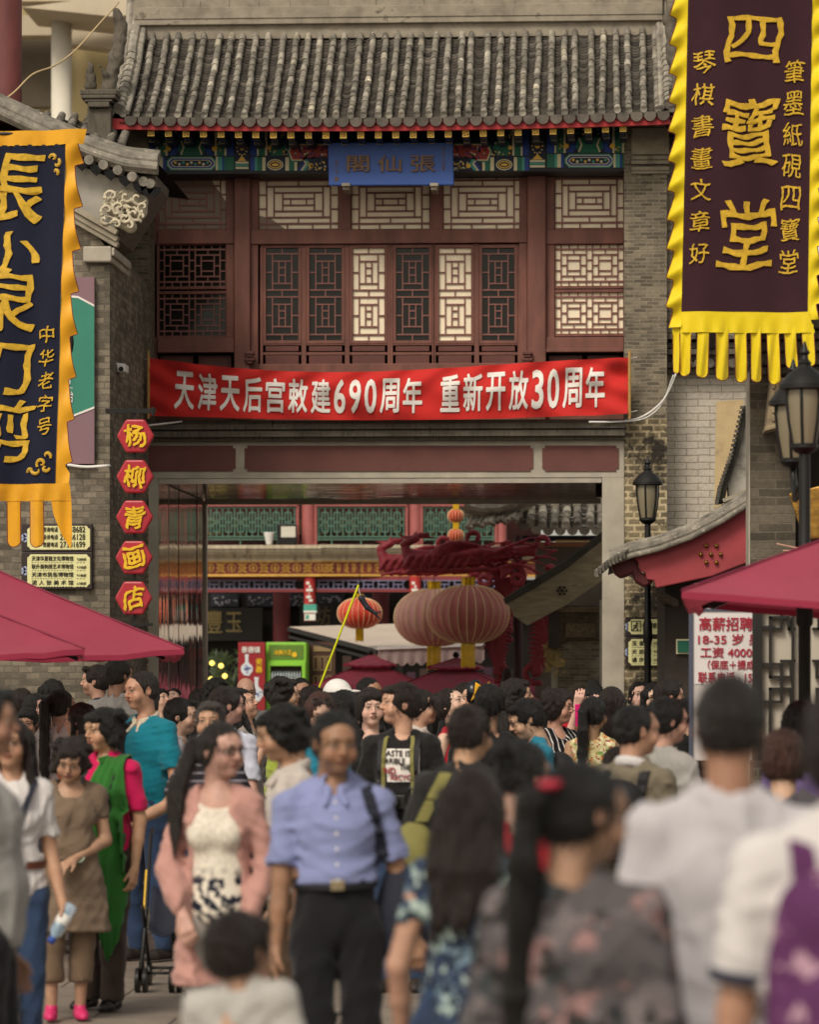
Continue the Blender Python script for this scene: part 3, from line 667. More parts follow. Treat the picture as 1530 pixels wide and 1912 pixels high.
# verge ridges at both ends, with finial figures
def verge(px_off, sgn):
    b = MB(); b.tint = 1.25
    for dx, r, up in ((0, .05, .06), (-.075*sgn, .035, .03), (.07*sgn, .03, .03)):
        pts = []
        for i in range(15):
            t = i / 14; y, z = roof_profile(t); pts.append((px_off + dx, y, z + sag(px_off) + up + (.05 if t > .75 else 0)))
        pts.append((px_off + dx, 33.3, pts[-1][2] + .35)); b.tube(pts, r, 8)
    for i in range(14):
        t = i/14; y, z = roof_profile(t); b.tint = random.uniform(.8, 1.5); b.tube([(px_off, y, z+sag(px_off)+.065), (px_off, y+.03, z+sag(px_off)+.09)], .058, 8)
    o = b.build('verge_ridge', TILE, roof, smooth=True, angle=40)
    # horse-head ledge and figures
    b = MB(); xo = px_off - .17*sgn if sgn > 0 else px_off + .17; z0 = W(190, 185, 31.9).z
    for (w, z, h) in ((.16, -.02, .035), (.13, -.05, .02), (.17, .015, .05), (.10, -.10, .05)): b.box(xo - w, xo + w, 31.75, 32.5, z0 + z, z0 + z + h)
    b.box(xo - .11, xo + .11, 31.8, 32.6, z0 - .4, z0 - .1)
    b.build('corner_ledge', STONE_D, roof, bevel=.012)
    F = Fd((xo-.35, 31.6, z0), (xo+.35, 32.4, z0+1.1), .014)
    F.ell((xo - .1*sgn, 31.95, z0+.16), (.06, .06, .10), .02); F.ell((xo - .1*sgn, 31.93, z0+.27), (.035, .04, .045), .015); F.cap((xo-.1*sgn, 31.93, z0+.3), (xo-.1*sgn, 31.93, z0+.36), .015, .005, .01)
    F.cap((xo + .06*sgn, 31.95, z0+.08), (xo + .12*sgn, 32.05, z0+.38), .075, .06, .03); F.cap((xo + .12*sgn, 32.05, z0+.38), (xo + .16*sgn, 32.15, z0+.72), .07, .05, .03)
    F.cap((xo + .16*sgn, 32.15, z0+.72), (xo + .1*sgn, 32.1, z0+.86), .06, .03, .03); F.cap((xo + .05*sgn, 31.93, z0+.2), (xo - .0*sgn, 31.85, z0+.3), .035, .015, .02)
    F.wob(.014, 36, 3); np_mesh('finial_beast', [F.mesh()], STONE_D, roof)
verge(PX(222, YE), 1); verge(PX(1250, YE), -1)

# ================================================================== LEFT SHOP (gable end)
YL = 30.0
ls = thing('brick_shop', 'grey brick shop gable end with carved eave corbel beside the gatehouse', 'shop', (-7.0, YL, 0))
def LX(x): return W(x, HZN, YL).x
def LZ(y): return W(100, y, YL).z
b = MB(); b.prism([(LX(-400), 0), (LX(205), 0), (LX(205), LZ(470)), (LX(150), LZ(405)), (LX(-60), LZ(180)), (LX(-400), LZ(180))], YL, 32.49); b.build('wall', BRICK_L, ls)
b = MB(); b.prism([(LX(-100), LZ(215)), (LX(196), LZ(330)), (LX(270), LZ(345)), (LX(215), LZ(430)), (LX(205), LZ(450)), (LX(140), LZ(405)), (LX(-100), LZ(290))], YL - .05, YL + .1); b.build('plaster_band', PLASTER, ls)
b = MB()
for i, (o, e) in enumerate(((0, .10), (12, .07), (22, .05))):
    a = W(60, 345 + o, YL); c = W(222, 438 + o, YL); b.bar((a.x, YL - .03 - e/2 + .02, a.z), (c.x, YL - .03 - e/2 + .02, c.z), .05 + e, .048)
b.build('brick_moulding', STONE, ls, bevel=.006)
b = MB(); b.pb(155, 460, 208, 489, YL - .09, 1.2); b.pb(208, 462, 214, 478, YL - .085, 1.1); b.build('corbel_block', CONC, ls, bevel=.02)
b = MB()                                                   # underside of the eave, corbelled out over the street
b.prism([(LX(205), LZ(455)), (LX(222), LZ(448)), (LX(290), LZ(345)), (LX(292), LZ(330)), (LX(205), LZ(330))], YL - .02, YL + .9); b.build('eave_corbel', STONE_D, ls)
# carved stone flower
F = Fd((LX(180), YL-.32, LZ(452)), (LX(300), YL+.1, LZ(330)), .008)
c0 = W(238, 392, YL)
def rp(x, y, d=0): w = W(x, y, YL); return (w.x, YL - .08 - d, w.z)
F.cap(rp(212, 385, -.06), rp(258, 395, -.06), .09, .085, .03); F.cap(rp(235, 368, -.05), rp(265, 378, -.05), .07, .06, .03); F.cap(rp(225, 415, -.05), rp(245, 425, -.05), .06, .055, .03)
rr = random.Random(3)
for (x, y, r, a0) in ((262, 375, 15, .3), (272, 392, 12, 2), (255, 405, 12, 1), (246, 426, 10, 4), (213, 372, 14, 3), (205, 398, 13, 2.5), (228, 392, 18, 1), (236, 412, 14, 5), (240, 372, 12, 0), (222, 424, 11, 3.5), (200, 415, 8, 1), (270, 410, 8, 2)):
    pr = None
    for i in range(11):                                    # spirals
        t = i / 10; ra = r * (1 - .85*t); q = rp(x + ra*math.cos(a0 + 5.5*t), y + ra*math.sin(a0 + 5.5*t), .06 + .04*t)
        if pr is not None: F.cap(pr, q, .016 - .006*t, .014 - .006*t, .002)
        pr = q
for i in range(14):
    a = i * .45; F.cap(rp(228, 392, .06), rp(228 + 26*math.cos(a), 392 + 20*math.sin(a), .05), .020, .008, .002)
for i in range(40):
    a, q = rr.uniform(0, 6.28), rr.uniform(8, 40); x, y = 234 + q*math.cos(a), 395 + .8*q*math.sin(a); F.cap(rp(x, y, .05), rp(x + 9*math.cos(a + 1.2), y + 9*math.sin(a + 1.2), .085), .012, .005, .002)
    F.ell(rp(x + 6, y - 5, .05), (.014, .03, .014), .004, True)
np_mesh('carved_flower', [F.mesh()], mat('carved_stone', hx('b9af98'), .9, .3, 14, .3, 60, stain=(hx('564e42'), 8, .62)), ls)
# verge with barrel and drip tiles, falling to the right
vg = MB(); dt_ = MB(); pl = [(-200, 70), (0, 192), (100, 238), (180, 272), (240, 292), (300, 298)]
def along(pl, t):
    k = t * (len(pl) - 1); i = min(len(pl) - 2, int(k)); f = k - i; return (pl[i][0] + (pl[i+1][0]-pl[i][0])*f, pl[i][1] + (pl[i+1][1]-pl[i][1])*f)
for (o, r, yy) in ((8, .07, YL - .16), (20, .045, YL - .20), (-4, .055, YL - .05), (28, .03, YL - .17)):
    vg.tint = .9 + o*.01; vg.tube([(W(x, y + o, YL).x, yy, W(x, y + o, YL).z) for x, y in [along(pl, i/24) for i in range(25)]], r, 10)
for i in range(16):
    x, y = along([(120, 288), (170, 305), (220, 322), (270, 345), (293, 352)], i/15)
    p = W(x, y, YL); vg.tint = random.uniform(.8, 1.3)
    if i % 2 == 0: vg.tube([(p.x, YL - .24, p.z), (p.x, YL - .05, p.z + .01)], .042, 12)
    else:
        dt_.prism([(p.x-.062, p.z-.02), (p.x+.062, p.z-.02), (p.x+.045, p.z-.075), (p.x, p.z-.115), (p.x-.045, p.z-.075)], YL - .22, YL - .2)
dt_.build('drip_tiles', TILE, ls); vr = vg.build('roof', TILE, ls, smooth=True, angle=35, label='tiled verge falling towards the street')
sl = MB(); 
a = W(-200, 78, YL); c = W(300, 300, YL); m_ = W(100, 245, YL)
sl.grid([[(q.x, y, q.z) for q in (a, W(0, 198, YL), m_, W(180, 280, YL), W(240, 300, YL), W(296, 306, YL))] for y in (YL, 31.2, 32.3)]); sl.build('roof_slope', TILE_D, vr)
# tiled cap of the wall behind the verge
cw = thing('tiled_wall_cap', 'short row of grey barrel tiles capping the wall behind the sloping verge', 'roof tiles', (-4.6, 31.9, 4))
c2, p2 = MB(), MB()
def cap_prof(t): return 31.6 + .7*t, W(120, 268, 31.7).z + .36*t
tile_roof(c2, p2, [W(48, 0, 31.7).x + .128*i for i in range(8)], cap_prof, .04, 5, lambda x: -.28*(x - W(48, 0, 31.7).x)*.3, 5)
c2.build('cover_tiles', TILE, cw, smooth=True, angle=40); p2.build('pan_tiles', TILE_D, cw)
b = MB(); b.box(W(40, 0, 31.7).x, W(196, 0, 31.7).x, 31.75, 32.3, 3, W(120, 270, 31.7).z - .02); b.build('wall', BRICK_L, cw)

# ================================================================== RIGHT SIDE BUILDINGS
ww = thing('painted_brick_wall', 'tall wall of whitewashed bricks beside the gatehouse with a buff patch', 'wall', (1.2, 33, 0))
b = MB(); b.box(PX(1246), W(1460, 0, 33).x, 32.9, 33.3, 0, W(1300, 690, 33).z); b.build('wall', BRICK_W, ww)
b = MB()
for (y, d) in ((640, .22), (652, .26), (664, .16), (676, .20), (688, .12)): b.pb(1247, y, 1470, y + 9, 32.9 - d, d + .3)
for i in range(9): p = W(1262 + i*21, 682, 32.9); b.tube([(p.x, 32.68, p.z), (p.x, 32.8, p.z)], .045, 12)
b.build('cornice', STONE_D, ww, bevel=.006)
b = MB(); b.pprism([(1338, 750), (1389, 746), (1389, 900), (1346, 945), (1334, 950)], 32.895, .01); b.build('plaster_patch', mat('buff_plaster', hx('b59f78'), .9, .15, 5, .2, 30, stain=(hx('97866a'), 4, .6)), ww)
b = MB(); b.box(PX(1247), W(1420, 0, 33).x, 32.6, 33.25, W(1300, 640, 33).z, W(1300, -40, 33).z); b.build('upper_storey', BRICK, ww)
b = MB()
for (x0, x1) in ((1262, 1275), (1300, 1345)): b.pb(x0, 560, x1, 650, 32.58, .02)
b.build('window', GLASS_D, ww)
# red gable board hall on the right
YH = 27.0
rh = thing('red_gabled_shop', 'low shop with a red gable board carrying seven brass studs and a grey tiled roof', 'shop', (1.0, YH, 0))
top = [(1140, 1046), (1180, 1032), (1230, 1020), (1290, 998), (1340, 972), (1400, 935)]
bot = [(1402, 1048), (1330, 1076), (1240, 1095), (1226, 1098), (1222, 1084), (1208, 1082), (1206, 1070), (1196, 1066), (1192, 1050), (1186, 1044), (1188, 1036)]
b = MB(); b.pprism([(1188, 1030), (1230, 1022), (1290, 1000), (1340, 975), (1402, 938)] + bot, YH, .07); b.build('gable_board', mat('crimson_paint', hx('963a40'), .6, .18, 3, .1, 30, stain=(hx('7a3030'), 3, .7)), rh, bevel=.01)
b = MB()
for (x, y) in ((1319, 1019), (1338, 1019), (1309, 1035), (1328, 1035), (1346, 1035), (1319, 1050), (1338, 1050)):
    p = W(x, y, YH); b.tube([(p.x, YH, p.z), (p.x, YH - .018, p.z), (p.x, YH - .032, p.z), (p.x, YH - .036, p.z)], [.017, .017, .01, .002], 12)
b.build('brass_studs', BRASS, rh, smooth=True)
b = MB(); r2 = [(x, y) for x, y in top]
for (o, r, yy) in ((-4, .045, YH - .04), (-13, .036, YH + .04), (6, .022, YH - .1)):
    b.tint = 1.0; b.tube([(W(x, y + o, YH).x, yy, W(x, y + o, YH).z) for x, y in [along(top, i/20) for i in range(21)]], r, 10)
for i in range(9):
    x, y = along([(1126, 1060), (1150, 1040), (1176, 1026)], i/8); p = W(x, y, YH); b.tint = random.uniform(.5, .9)
    b.bar((p.x - .05, YH - .15, p.z - .05), (p.x + .05, YH + .1, p.z + .04), .03, .05)
b.build('roof', TILE, rh, smooth=True, angle=35)
b = MB(); b.grid([[(W(x, y - 6, YH).x, yy, W(x, y - 6, YH).z) for x, y in top] for yy in (YH, 29.5, 32.2)]); b.build('roof_slope', TILE_D, rh)
b = MB(); b.pprism([(1142, 1052), (1186, 1034), (1188, 1044), (1196, 1066), (1222, 1085), (1204, 1095), (1188, 1085), (1182, 1070), (1160, 1078), (1146, 1068)], YH + .04, .5); b.build('carved_bracket', mat('dark_crimson', hx('5c2226'), .6, .2, 5, .15, 30), rh, bevel=.015)
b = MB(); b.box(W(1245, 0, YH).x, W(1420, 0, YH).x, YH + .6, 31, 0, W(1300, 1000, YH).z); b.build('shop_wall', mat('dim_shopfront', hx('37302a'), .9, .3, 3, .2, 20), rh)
b = MB()
for i in range(9):
    a = W(1222 + 5*i, 1100 + 3*i, YH); c = W(1268 + 7*i, 1150 - 2*i, YH + 1); b.bar((a.x, YH + .15 + .05*i, a.z), (c.x, YH + 1.2, c.z), .03, .05)
b.build('rafters', mat('weathered_wood', hx('5a5044'), .85, .3, 6, .3, 30, stretch=(1, 1, 6)), rh)
b = MB(); rr = random.Random(2); cols = [P_TEAL, P_BLUE, P_GREEN, P_RED, P_PALE, P_DK]
for i in range(16):
    b.cur = rr.randrange(6); x = rr.uniform(1280, 1385); y = rr.uniform(1080, 1128); b.pb(x, y, x + rr.uniform(6, 22), y + rr.uniform(5, 16), YH + .56 - .002*i, .03)
b.cur = 2; b.pb(1266, 1196, 1288, 1218, YH + .55, .03); b.cur = 4; b.pb(1263, 1193, 1291, 1221, YH + .57, .02)
b.build('painted_frieze', cols, rh)
# small dark gable roof above
b = MB(); sr = thing('side_gable', 'small dark gable roof with ridged tile edge against the whitewashed wall', 'roof', (1.4, 29, 4))
b.tint = .35; q_ = [(1394, 760), (1374, 845), (1352, 910), (1347, 938)]; b.tube([W(*along(q_, i/12), 29) for i in range(13)], .03, 6)
for i in range(30):
    x, y = along(q_, i/29); p = W(x, y, 29); b.tint = random.uniform(.25, .5); b.bar((p.x - .04, 28.9, p.z - .012), (p.x + .02, 29.3, p.z + .018), .03, .026)
b.build('verge_tiles', TILE, sr)
b = MB(); b.pprism([(1392, 770), (1374, 852), (1360, 905), (1362, 930), (1400, 925), (1400, 760)], 29.05, .3); b.build('gable_wall', PLASTER, sr)
b = MB()
for o in (0, 8, 16): 
    a = W(1350, 936 + o, 29); c = W(1400, 915 + o, 29); b.bar((a.x, 28.98 + .03*o/8, a.z), (c.x, 28.98 + .03*o/8, c.z), .16, .03)
b.build('moulding', STONE, sr)
# near brick end wall with shopfront
YN = 24.0
nb = thing('brick_shopfront', 'dark grey brick shopfront with carved eave panel and dim doorway behind the lamp', 'shop', (1.6, YN, 0))
NX = lambda x: W(x, 0, YN).x
NZ = lambda y: W(1450, y, YN).z
b = MB(); b.box(NX(1402), NX(1486), YN, YN + .5, 0, NZ(690)); b.build('wall', BRICK_D, nb)
b = MB(); b.box(NX(1399), NX(1402) - .002, YN + .01, YN + .49, 0, NZ(694)); b.build('pale_edge', CONC, nb)
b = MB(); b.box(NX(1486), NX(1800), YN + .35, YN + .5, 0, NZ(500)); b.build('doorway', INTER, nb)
b = MB()
for (y0, y1, d) in ((604, 622, .34), (624, 640, .28), (642, 660, .22), (662, 684, .14), (686, 700, .08)): b.prism([(NX(1402 + (y0-600)*.25 - 20), NZ(y1)), (NX(1800), NZ(y1)), (NX(1800), NZ(y0)), (NX(1402 + (y0-600)*.25 - 24), NZ(y0))], YN - d, YN + .4)
b.build('eave_moulding', STONE_D, nb, bevel=.01)
b = MB(); b.prism([(NX(1426), NZ(806)), (NX(1436), NZ(716)), (NX(1520), NZ(706)), (NX(1520), NZ(780))], YN - .35, YN - .01)
b.prism([(NX(1424), NZ(812)), (NX(1522), NZ(786)), (NX(1522), NZ(778)), (NX(1424), NZ(804))], YN - .38, YN - .01)
rr = random.Random(5)
for i in range(7):
    for j in range(5):
        p = W(1440 + i*9, 728 + j*15 + (i % 2)*6 - i*1.5, YN); b.box(p.x - .010, p.x + .010, YN - .365, YN - .35, p.z - .02, p.z + .02)
b.build('carved_eave_panel', mat('carved_panel', hx('87785f'), .85, .3, 12, .4, 40), nb, bevel=.004)
gf = thing('gilt_fan_ornament', 'gold speckled fan ornament with spread pink feathers hanging in the doorway', 'ornament', W(1510, 1030, YN - .2))
b = MB(); b.prism([(NX(1470), NZ(925)), (NX(1530), NZ(910)), (NX(1590), NZ(925)), (NX(1570), NZ(1000)), (NX(1510), NZ(1010)), (NX(1490), NZ(985))], YN - .25, YN - .2)
b.build('gold_body', mat('gold_speckle', hx('8f6a2c'), .35, .5, 18, .4, 40, metal=.5, stain=(hx('e0b860'), 30, .68)), gf, bevel=.01)
b = MB()
for i in range(9):
    a = W(1505, 1030, YN); c = W(1447 + i*12, 1018 + 26*math.sin(i*.5), YN); b.bar((a.x, YN - .27 + .004*i, a.z), (c.x, YN - .3 + .006*i, c.z), .03, .008)
b.build('feathers', mat('pink_feather', hx('c49a86'), .8, .2, 20, .2, 40), gf)
# lattice screen and notice board
ys = 22.0
sc_ = thing('lattice_screen', 'black framed lattice screen backed with pale panel at the right edge', 'screen', (1.4, ys, 0))
b = MB()
for q in ((1406, 1132, 1424, 1420), (1580, 1132, 1590, 1420), (1406, 1125, 1590, 1134), (1479, 1132, 1484, 1420)): b.pb(*q, ys, .06)
def key(x0, y0, fl):
    X_ = (lambda x: x0 + x) if not fl else (lambda x: x0 - x)
    segs = [(0, 40, 34, 40), (15, 18, 15, 62), (15, 18, 40, 18), (36, 0, 36, 40), (15, 130, 15, 62)] if False else [(0, 37, 22, 37), (15, 19, 15, 37), (15, 19, 45, 19), (36, 0, 36, 40), (22, 40, 36, 40), (15, 37, 15, 106), (0, 106, 36, 106), (36, 106, 36, 130), (15, 130, 54, 130), (15, 106, 15, 130), (54, 100, 54, 130), (15, 152, 15, 176), (15, 152, 50, 152), (36, 130, 36, 176), (0, 176, 36, 176), (15, 176, 15, 290), (50, 19, 50, 40), (50, 40, 60, 40), (36, 100, 60, 100), (54, 152, 54, 180)]
    for (a, y, c, z) in segs: b.pb(min(X_(a), X_(c)) - 2.6, y0 + y - 2.6, max(X_(a), X_(c)) + 2.6, y0 + z + 2.6, ys + .01 + .0007*a/10, .035)
key(1424, 1134, False); key(1580, 1134, True)
b.build('lattice', mat('black_lacquer', hx('201e1b'), .4, .2, 4, .05), sc_)
b = MB(); b.pb(1410, 1132, 1586, 1420, ys + .06, .02); b.build('backing', mat('screen_paper', hx('b5ac9d'), .8, .06, 2, .02), sc_)
nbd = thing('job_notice', 'white notice with red Chinese hiring text on a pale board', 'notice', W(1350, 1420, 22.3))
b = MB(); b.pb(1293, 1130, 1412, 1420, 22.3, .05); b.build('board', mat('pale_board', hx('bdb6b4'), .7, .05, 2, .02), nbd, bevel=.005)
b = MB(); b.pb(1297, 1146, 1412, 1277, 22.294, .005); b.build('paper', mat('notice_paper', hx('d0cac8'), .8, .04, 2, .02), nbd)
b = MB(); RT = mat('notice_red', hx('a01e34'), .7, .08, 4, 0)
for (t, x0, y0, x1, y1) in (('高薪招聘', 1306, 1152, 1406, 1178), ('18-35 岁 男', 1304, 1183, 1421, 1204), ('工资 4000', 1308, 1208, 1405, 1228), ('（保底＋提成', 1322, 1232, 1410, 1250), ('联系电话 · 15', 1304, 1254, 1405, 1275)):
    ptext(b, t, x0, y0, x1, y1, 22.290, .018)
b.build('lettering', RT, nbd)
b = MB(); b.pb(1297, 1137, 1412, 1141, 22.292, .006); b.pb(1287, 1128, 1294, 1420, 22.28, .05); b.build('trim', mat('board_trim', hx('454a5c'), .5, .1, 3, 0), nbd)
# ================================================================== PLAQUE, RED BANNER, HANGING BANNERS
BLUEP = mat('plaque_blue', hx('2f5196'), 0.5, 0.06, 3, 0.08, 30); BRONZE = mat('bronze_letters', hx('5a432e'), 0.4, 0.2, 20, 0.1, 60, metal=.5)
pq = thing('plaque', 'bright blue plaque with three bronze characters under the eave', 'plaque', W(730, 347, 32.3))
Yp = 32.30
b = MB(); b.pprism([(612, 266), (846, 266), (848, 346), (614, 347)], Yp, .05); b.build('board', BLUEP, pq, bevel=.01)
b = MB()
for t, x0, x1 in (('閣', 648, 690), ('仙', 705, 750), ('張', 767, 813)): ptext(b, t, x0, 291, x1, 321, Yp - .014, .012, .013, .002)
for i, t in enumerate('岁次丁卯夏'): ptext(b, t, 826, 275 + i*9, 832, 283 + i*9, Yp - .004, 0, .003)
for i, t in enumerate('津门书'): ptext(b, t, 626, 300 + i*9, 632, 308 + i*9, Yp - .004, 0, .003)
b.pb(625, 331, 632, 338, Yp - .004, .003)
b.build('lettering', BRONZE, pq)
for x in (646, 811):
    b = MB(); b.pb(x - 8, 342, x + 8, 348, Yp - .05, .3); b.pb(x - 6, 348, x + 6, 355, Yp - .02, .3); b.build('bracket', STONE, pq, bevel=.006)
# red street banner
def cloth_mat(name, col, rough=.75, var=.1, scale=3, weave=400, sheen=.25, tint=False):
    if name in MATS: return MATS[name]
    m = mat(name, col, rough, var, scale, 0, spec=.2, sheen=sheen, tint=tint); n = m.node_tree; p = n.nodes['Principled BSDF']
    v = objv(n); a = n.nodes.new('ShaderNodeMath'); a.operation = 'ADD'
    n.links.new(noise(n, 14, 3, v), a.inputs[0]); n.links.new(noise(n, weave, 2, v), a.inputs[1]); add_bump(n, p, a.outputs[0], .12, .01); return m
REDC = cloth_mat('red_banner_cloth', hx('bb241f')); WHT = mat('white_print', hx('dcd6cf'), .8, .05, 3, 0)
YB = 32.25
def b_top(t): return 668 + 30*math.sin(math.pi*min(1, t*1.05))**1.0*(1-t)*1.0 + 14*math.sin(math.pi*t)*.7 + 0*t
def b_bot(t): return 776 + 10*math.sin(math.pi*t) - 3*t
def b_pt(t, v):                      # v 0 bottom .. 1 top
    px = 278 + (1175-278)*t + (1-v)*(-2 + 0*t); py = b_bot(t) + (b_top(t) - b_bot(t))*v; p = W(px, py, YB)
    y = .030*math.sin(px*.03 + v*5.0 + 1.5*math.sin(px*.011))*math.sin(math.pi*min(1, .12+v)) + .016*math.sin(px*.075 - v*7 + 2*math.sin(v*3)) + .05*math.sin(math.pi*v)*math.sin(px*.006)
    k = math.exp(-t*9) + math.exp(-(1-t)*9); y += .028*k*math.sin((v + t*3.5)*14)
    return Vector((p.x, YB + y, p.z))
bn = thing('street_banner', 'long red cloth banner with white characters strung across the gatehouse', 'banner', W(725, 780, YB))
b = MB(); b.grid([[b_pt(i/160, j/22) for i in range(161)] for j in range(23)]); b.build('cloth', REDC, bn, smooth=True)
def strip_text(mb, s, fn, u0, u1, v0, v1, gap=.18, off=.02, widths=None):
    """one glyph after another along u"""
    ws = [(.62 if c.isdigit() else (.55 if c == ' ' else 1.0)) for c in s]; tot = sum(ws) + gap*(len(s)-1); x = 0
    for c, w in zip(s, ws):
        if c != ' ':
            a, e = u0 + (u1-u0)*x/tot, u0 + (u1-u0)*(x+w)/tot
            if c in '天后': v0_, v1_ = v0, v1
            letters(mb, c, (lambda u, v, a=a, e=e: fn(a + (e-a)*u, v0 + (v1-v0)*v)), off)
        x += w + gap
b = MB(); fnb = lambda t, v: b_pt(t, v) + Vector((0, -.008, 0))
strip_text(b, '天津天后宫敕建690周年', fnb, .055, .571, .13, .84); strip_text(b, '重新开放30周年', fnb, .609, .951, .14, .86)
b.build('lettering', WHT, bn)
for x in (277, 1176):
    b = MB(); a = W(x, 655, YB); c = W(x, 782, YB); b.tube([(a.x, YB, a.z), (c.x, YB, c.z)], .014, 8); b.build('pole', mat('bamboo', hx('a5824a'), .7, .2, 8, .1), bn)
b = MB()
for y in (670, 770): b.tube([W(277, y, YB), W(262, y + 4, YB + .1)], .004, 5); b.tube([W(1176, y, YB), W(1190, y - 3, YB + .1)], .004, 5)
b.build('tie', WHT, bn)

def strip(mb, L, R, y0, y1, n, m, Y, dep):   # cloth between pixel edges L(y) and R(y)
    rows = []
    for i in range(n + 1):
        y = y0 + (y1 - y0)*i/n; l, r = L(y), R(y)
        rows.append([(lambda p: Vector((p.x, Y + dep(x_, y), p.z)))(W(x_, y, Y)) for x_ in [l + (r-l)*j/m for j in range(m+1)]])
    mb.grid(rows)
GOLDY = cloth_mat('golden_satin', hx('d59a1e'), .42, .12, 4, 200); YELL = cloth_mat('lemon_satin', hx('d8bf12'), .5, .1, 4, 200)
NAVYV = cloth_mat('navy_velvet', hx('14182c'), .85, .12, 5, 500, .12); PURPV = cloth_mat('plum_velvet', hx('321820'), .85, .12, 5, 500, .12)
GOLDL = cloth_mat('gold_applique', hx('c09a28'), .45, .25, 25, 150); MAROON = cloth_mat('maroon_piping', hx('6d2320'))
def saw(y, y0, per, inner, amp, sgn, k):
    t = ((y - y0) / per) % 1.0; return inner + sgn*(amp*(.12 + .88*t**1.4) if t < .93 else amp*(1-(t-.93)/.07)*.98)
def interp(pts, y):
    for (a, p), (c, q) in zip(pts, pts[1:]):
        if y <= c: return p + (q-p)*(y-a)/(c-a)
    return pts[-1][1]
# navy banner on the left
Yn = 25.0
nbn = thing('shop_banner', 'navy velvet banner with gold characters and amber flame edging on the left', 'banner', W(0, 1020, Yn), 'hanging shop banners')
dN = lambda x, y: .05*math.sin(x*.022 + 1) + .018*math.sin(x*.07 + y*.006) + .012*math.sin(y*.02)
nR = lambda y: interp([(240, 126), (903, 104)], y)
b = MB(); strip(b, lambda y: -170, nR, 270, 903, 60, 24, Yn, lambda x, y: dN(x, y) - .006); b.build('field', NAVYV, nbn, smooth=True)
b = MB(); strip(b, lambda y: -190, lambda y: interp([(243, 165), (272, 158)], y), 244, 272, 6, 40, Yn, lambda x, y: dN(x, y) - .010 + .012*math.sin(x*.25)*max(0, (y-250)/22))
nOut = lambda y: saw(y, 232, 79.5, interp([(240, 141), (905, 120)], y), interp([(240, 20), (905, 16)], y), 1, 0)
dE = lambda x, y: dN(x, y) + .03*math.sin((y-232)/79.5*6.28 + (x-110)*.05)*max(0, (x-108)/40)
strip(b, nR, nOut, 272, 870, 300, 8, Yn, dE); strip(b, nR, lambda y: interp([(870, 122), (884, 131), (905, 130)], y), 870, 903, 10, 8, Yn, dE)
dT = lambda x, y: dN(x, y) + .022*math.sin(x*.16)*min(1, max(0, (y-903)/30))
strip(b, lambda y: -180, lambda y: interp([(903, 131), (935, 134)], y), 903, 935, 10, 60, Yn, lambda x, y: dT(x, y) - .004)
def tongue(mb, x0, x1, ytop, yend, Y, dep, skew=0):
    r = (x1-x0)/2; e = lambda y: 1.0 if y < yend - r else math.sqrt(max(0.0, 1-((y-yend+r)/r)**2))
    sh = lambda y: skew*(y-ytop)/(yend-ytop)
    strip(mb, lambda y: (x0+x1)/2 - r*e(y) + sh(y), lambda y: (x0+x1)/2 + r*e(y) + sh(y), ytop, yend, 30, 6, Y, dep)
for (x0, x1, ye) in ((-140, -112, 1020), (-96, -68, 1020), (-52, -22, 1020), (10, 36, 1021), (54, 81, 1022)): tongue(b, x0, x1, 934, ye, Yn, dT)
strip(b, lambda y: interp([(934, 95), (960, 100), (1000, 116), (1024, 131)], y), lambda y: interp([(934, 134), (1000, 135), (1024, 133)], y), 934, 1024, 30, 6, Yn, dT)
b.build('trim', GOLDY, nbn, smooth=True)
def edge_tube(L, y0, y1, n, Y, dep): return [(lambda p: (p.x, Y + dep(L(y), y), p.z))(W(L(y), y, Y)) for y in [y0 + (y1-y0)*i/n for i in range(n+1)]]
b = MB(); b.tube(edge_tube(nOut, 272, 868, 300, Yn, dE), .0035, 5)
for (x0, x1, ye) in ((10, 36, 1021), (54, 81, 1022)):
    r = (x1-x0)/2
    for s_ in (-1, 1): b.tube(edge_tube(lambda y: (x0+x1)/2 + s_*r*math.sqrt(max(0, 1-(max(0, y-ye+r)/r)**2)), 937, ye, 40, Yn, dT), .0035, 5)
b.build('piping', MAROON, nbn)
b = MB()
def bch(mb, ch, x0, y0, x1, y1, Y, dep, off, thick=-.012, slant=0.0):
    def fn(u, v):
        a_ = ord(ch) % 7; u, v = u + .035*math.sin(v*7 + a_) + .012*math.sin(u*19 + v*23), v + .035*math.sin(u*6 + a_*2) + .012*math.sin(v*21 + u*17)
        x = x0 + (x1-x0)*(u + slant*(v-.5)); y = y1 + (y0-y1)*v + slant*(u-.5)*-(y1-y0)*.5; p = W(x, y, Y); return Vector((p.x, Y + dep(x, y) + thick - .008, p.z))
    letters(mb, ch, fn, off, .0, (0, -thick, 0))
for ch, x0, y0, x1, y1 in (('張', -62, 288, 82, 418), ('小', -52, 432, 74, 512), ('泉', -56, 500, 72, 622), ('刀', -58, 642, 58, 738), ('剪', -58, 745, 62, 862)): bch(b, ch, x0, y0, x1, y1, Yn, dN, .009, -.008, .12)
for i, ch in enumerate('中华老字号'): bch(b, ch, 73 - i, 609 + i*43, 103 - i*1.5, 641 + i*43, Yn, dN, .005, -.006, .14)
def curl(mb, cx, cy, r, a0, da, Y, dep, w=.014, n=14, sh=.85):
    pts, rs = [], []
    for i in range(n):
        t = i/(n-1); ra = r*(1-sh*t); x, y = cx + ra*math.cos(a0+da*t), cy + ra*math.sin(a0+da*t); p = W(x, y, Y); pts.append((p.x, Y + dep(x, y) - .012, p.z)); rs.append(w*(.4 + .6*math.sin(math.pi*min(1, .15+t))))
    mb.tube(pts, rs, 6)
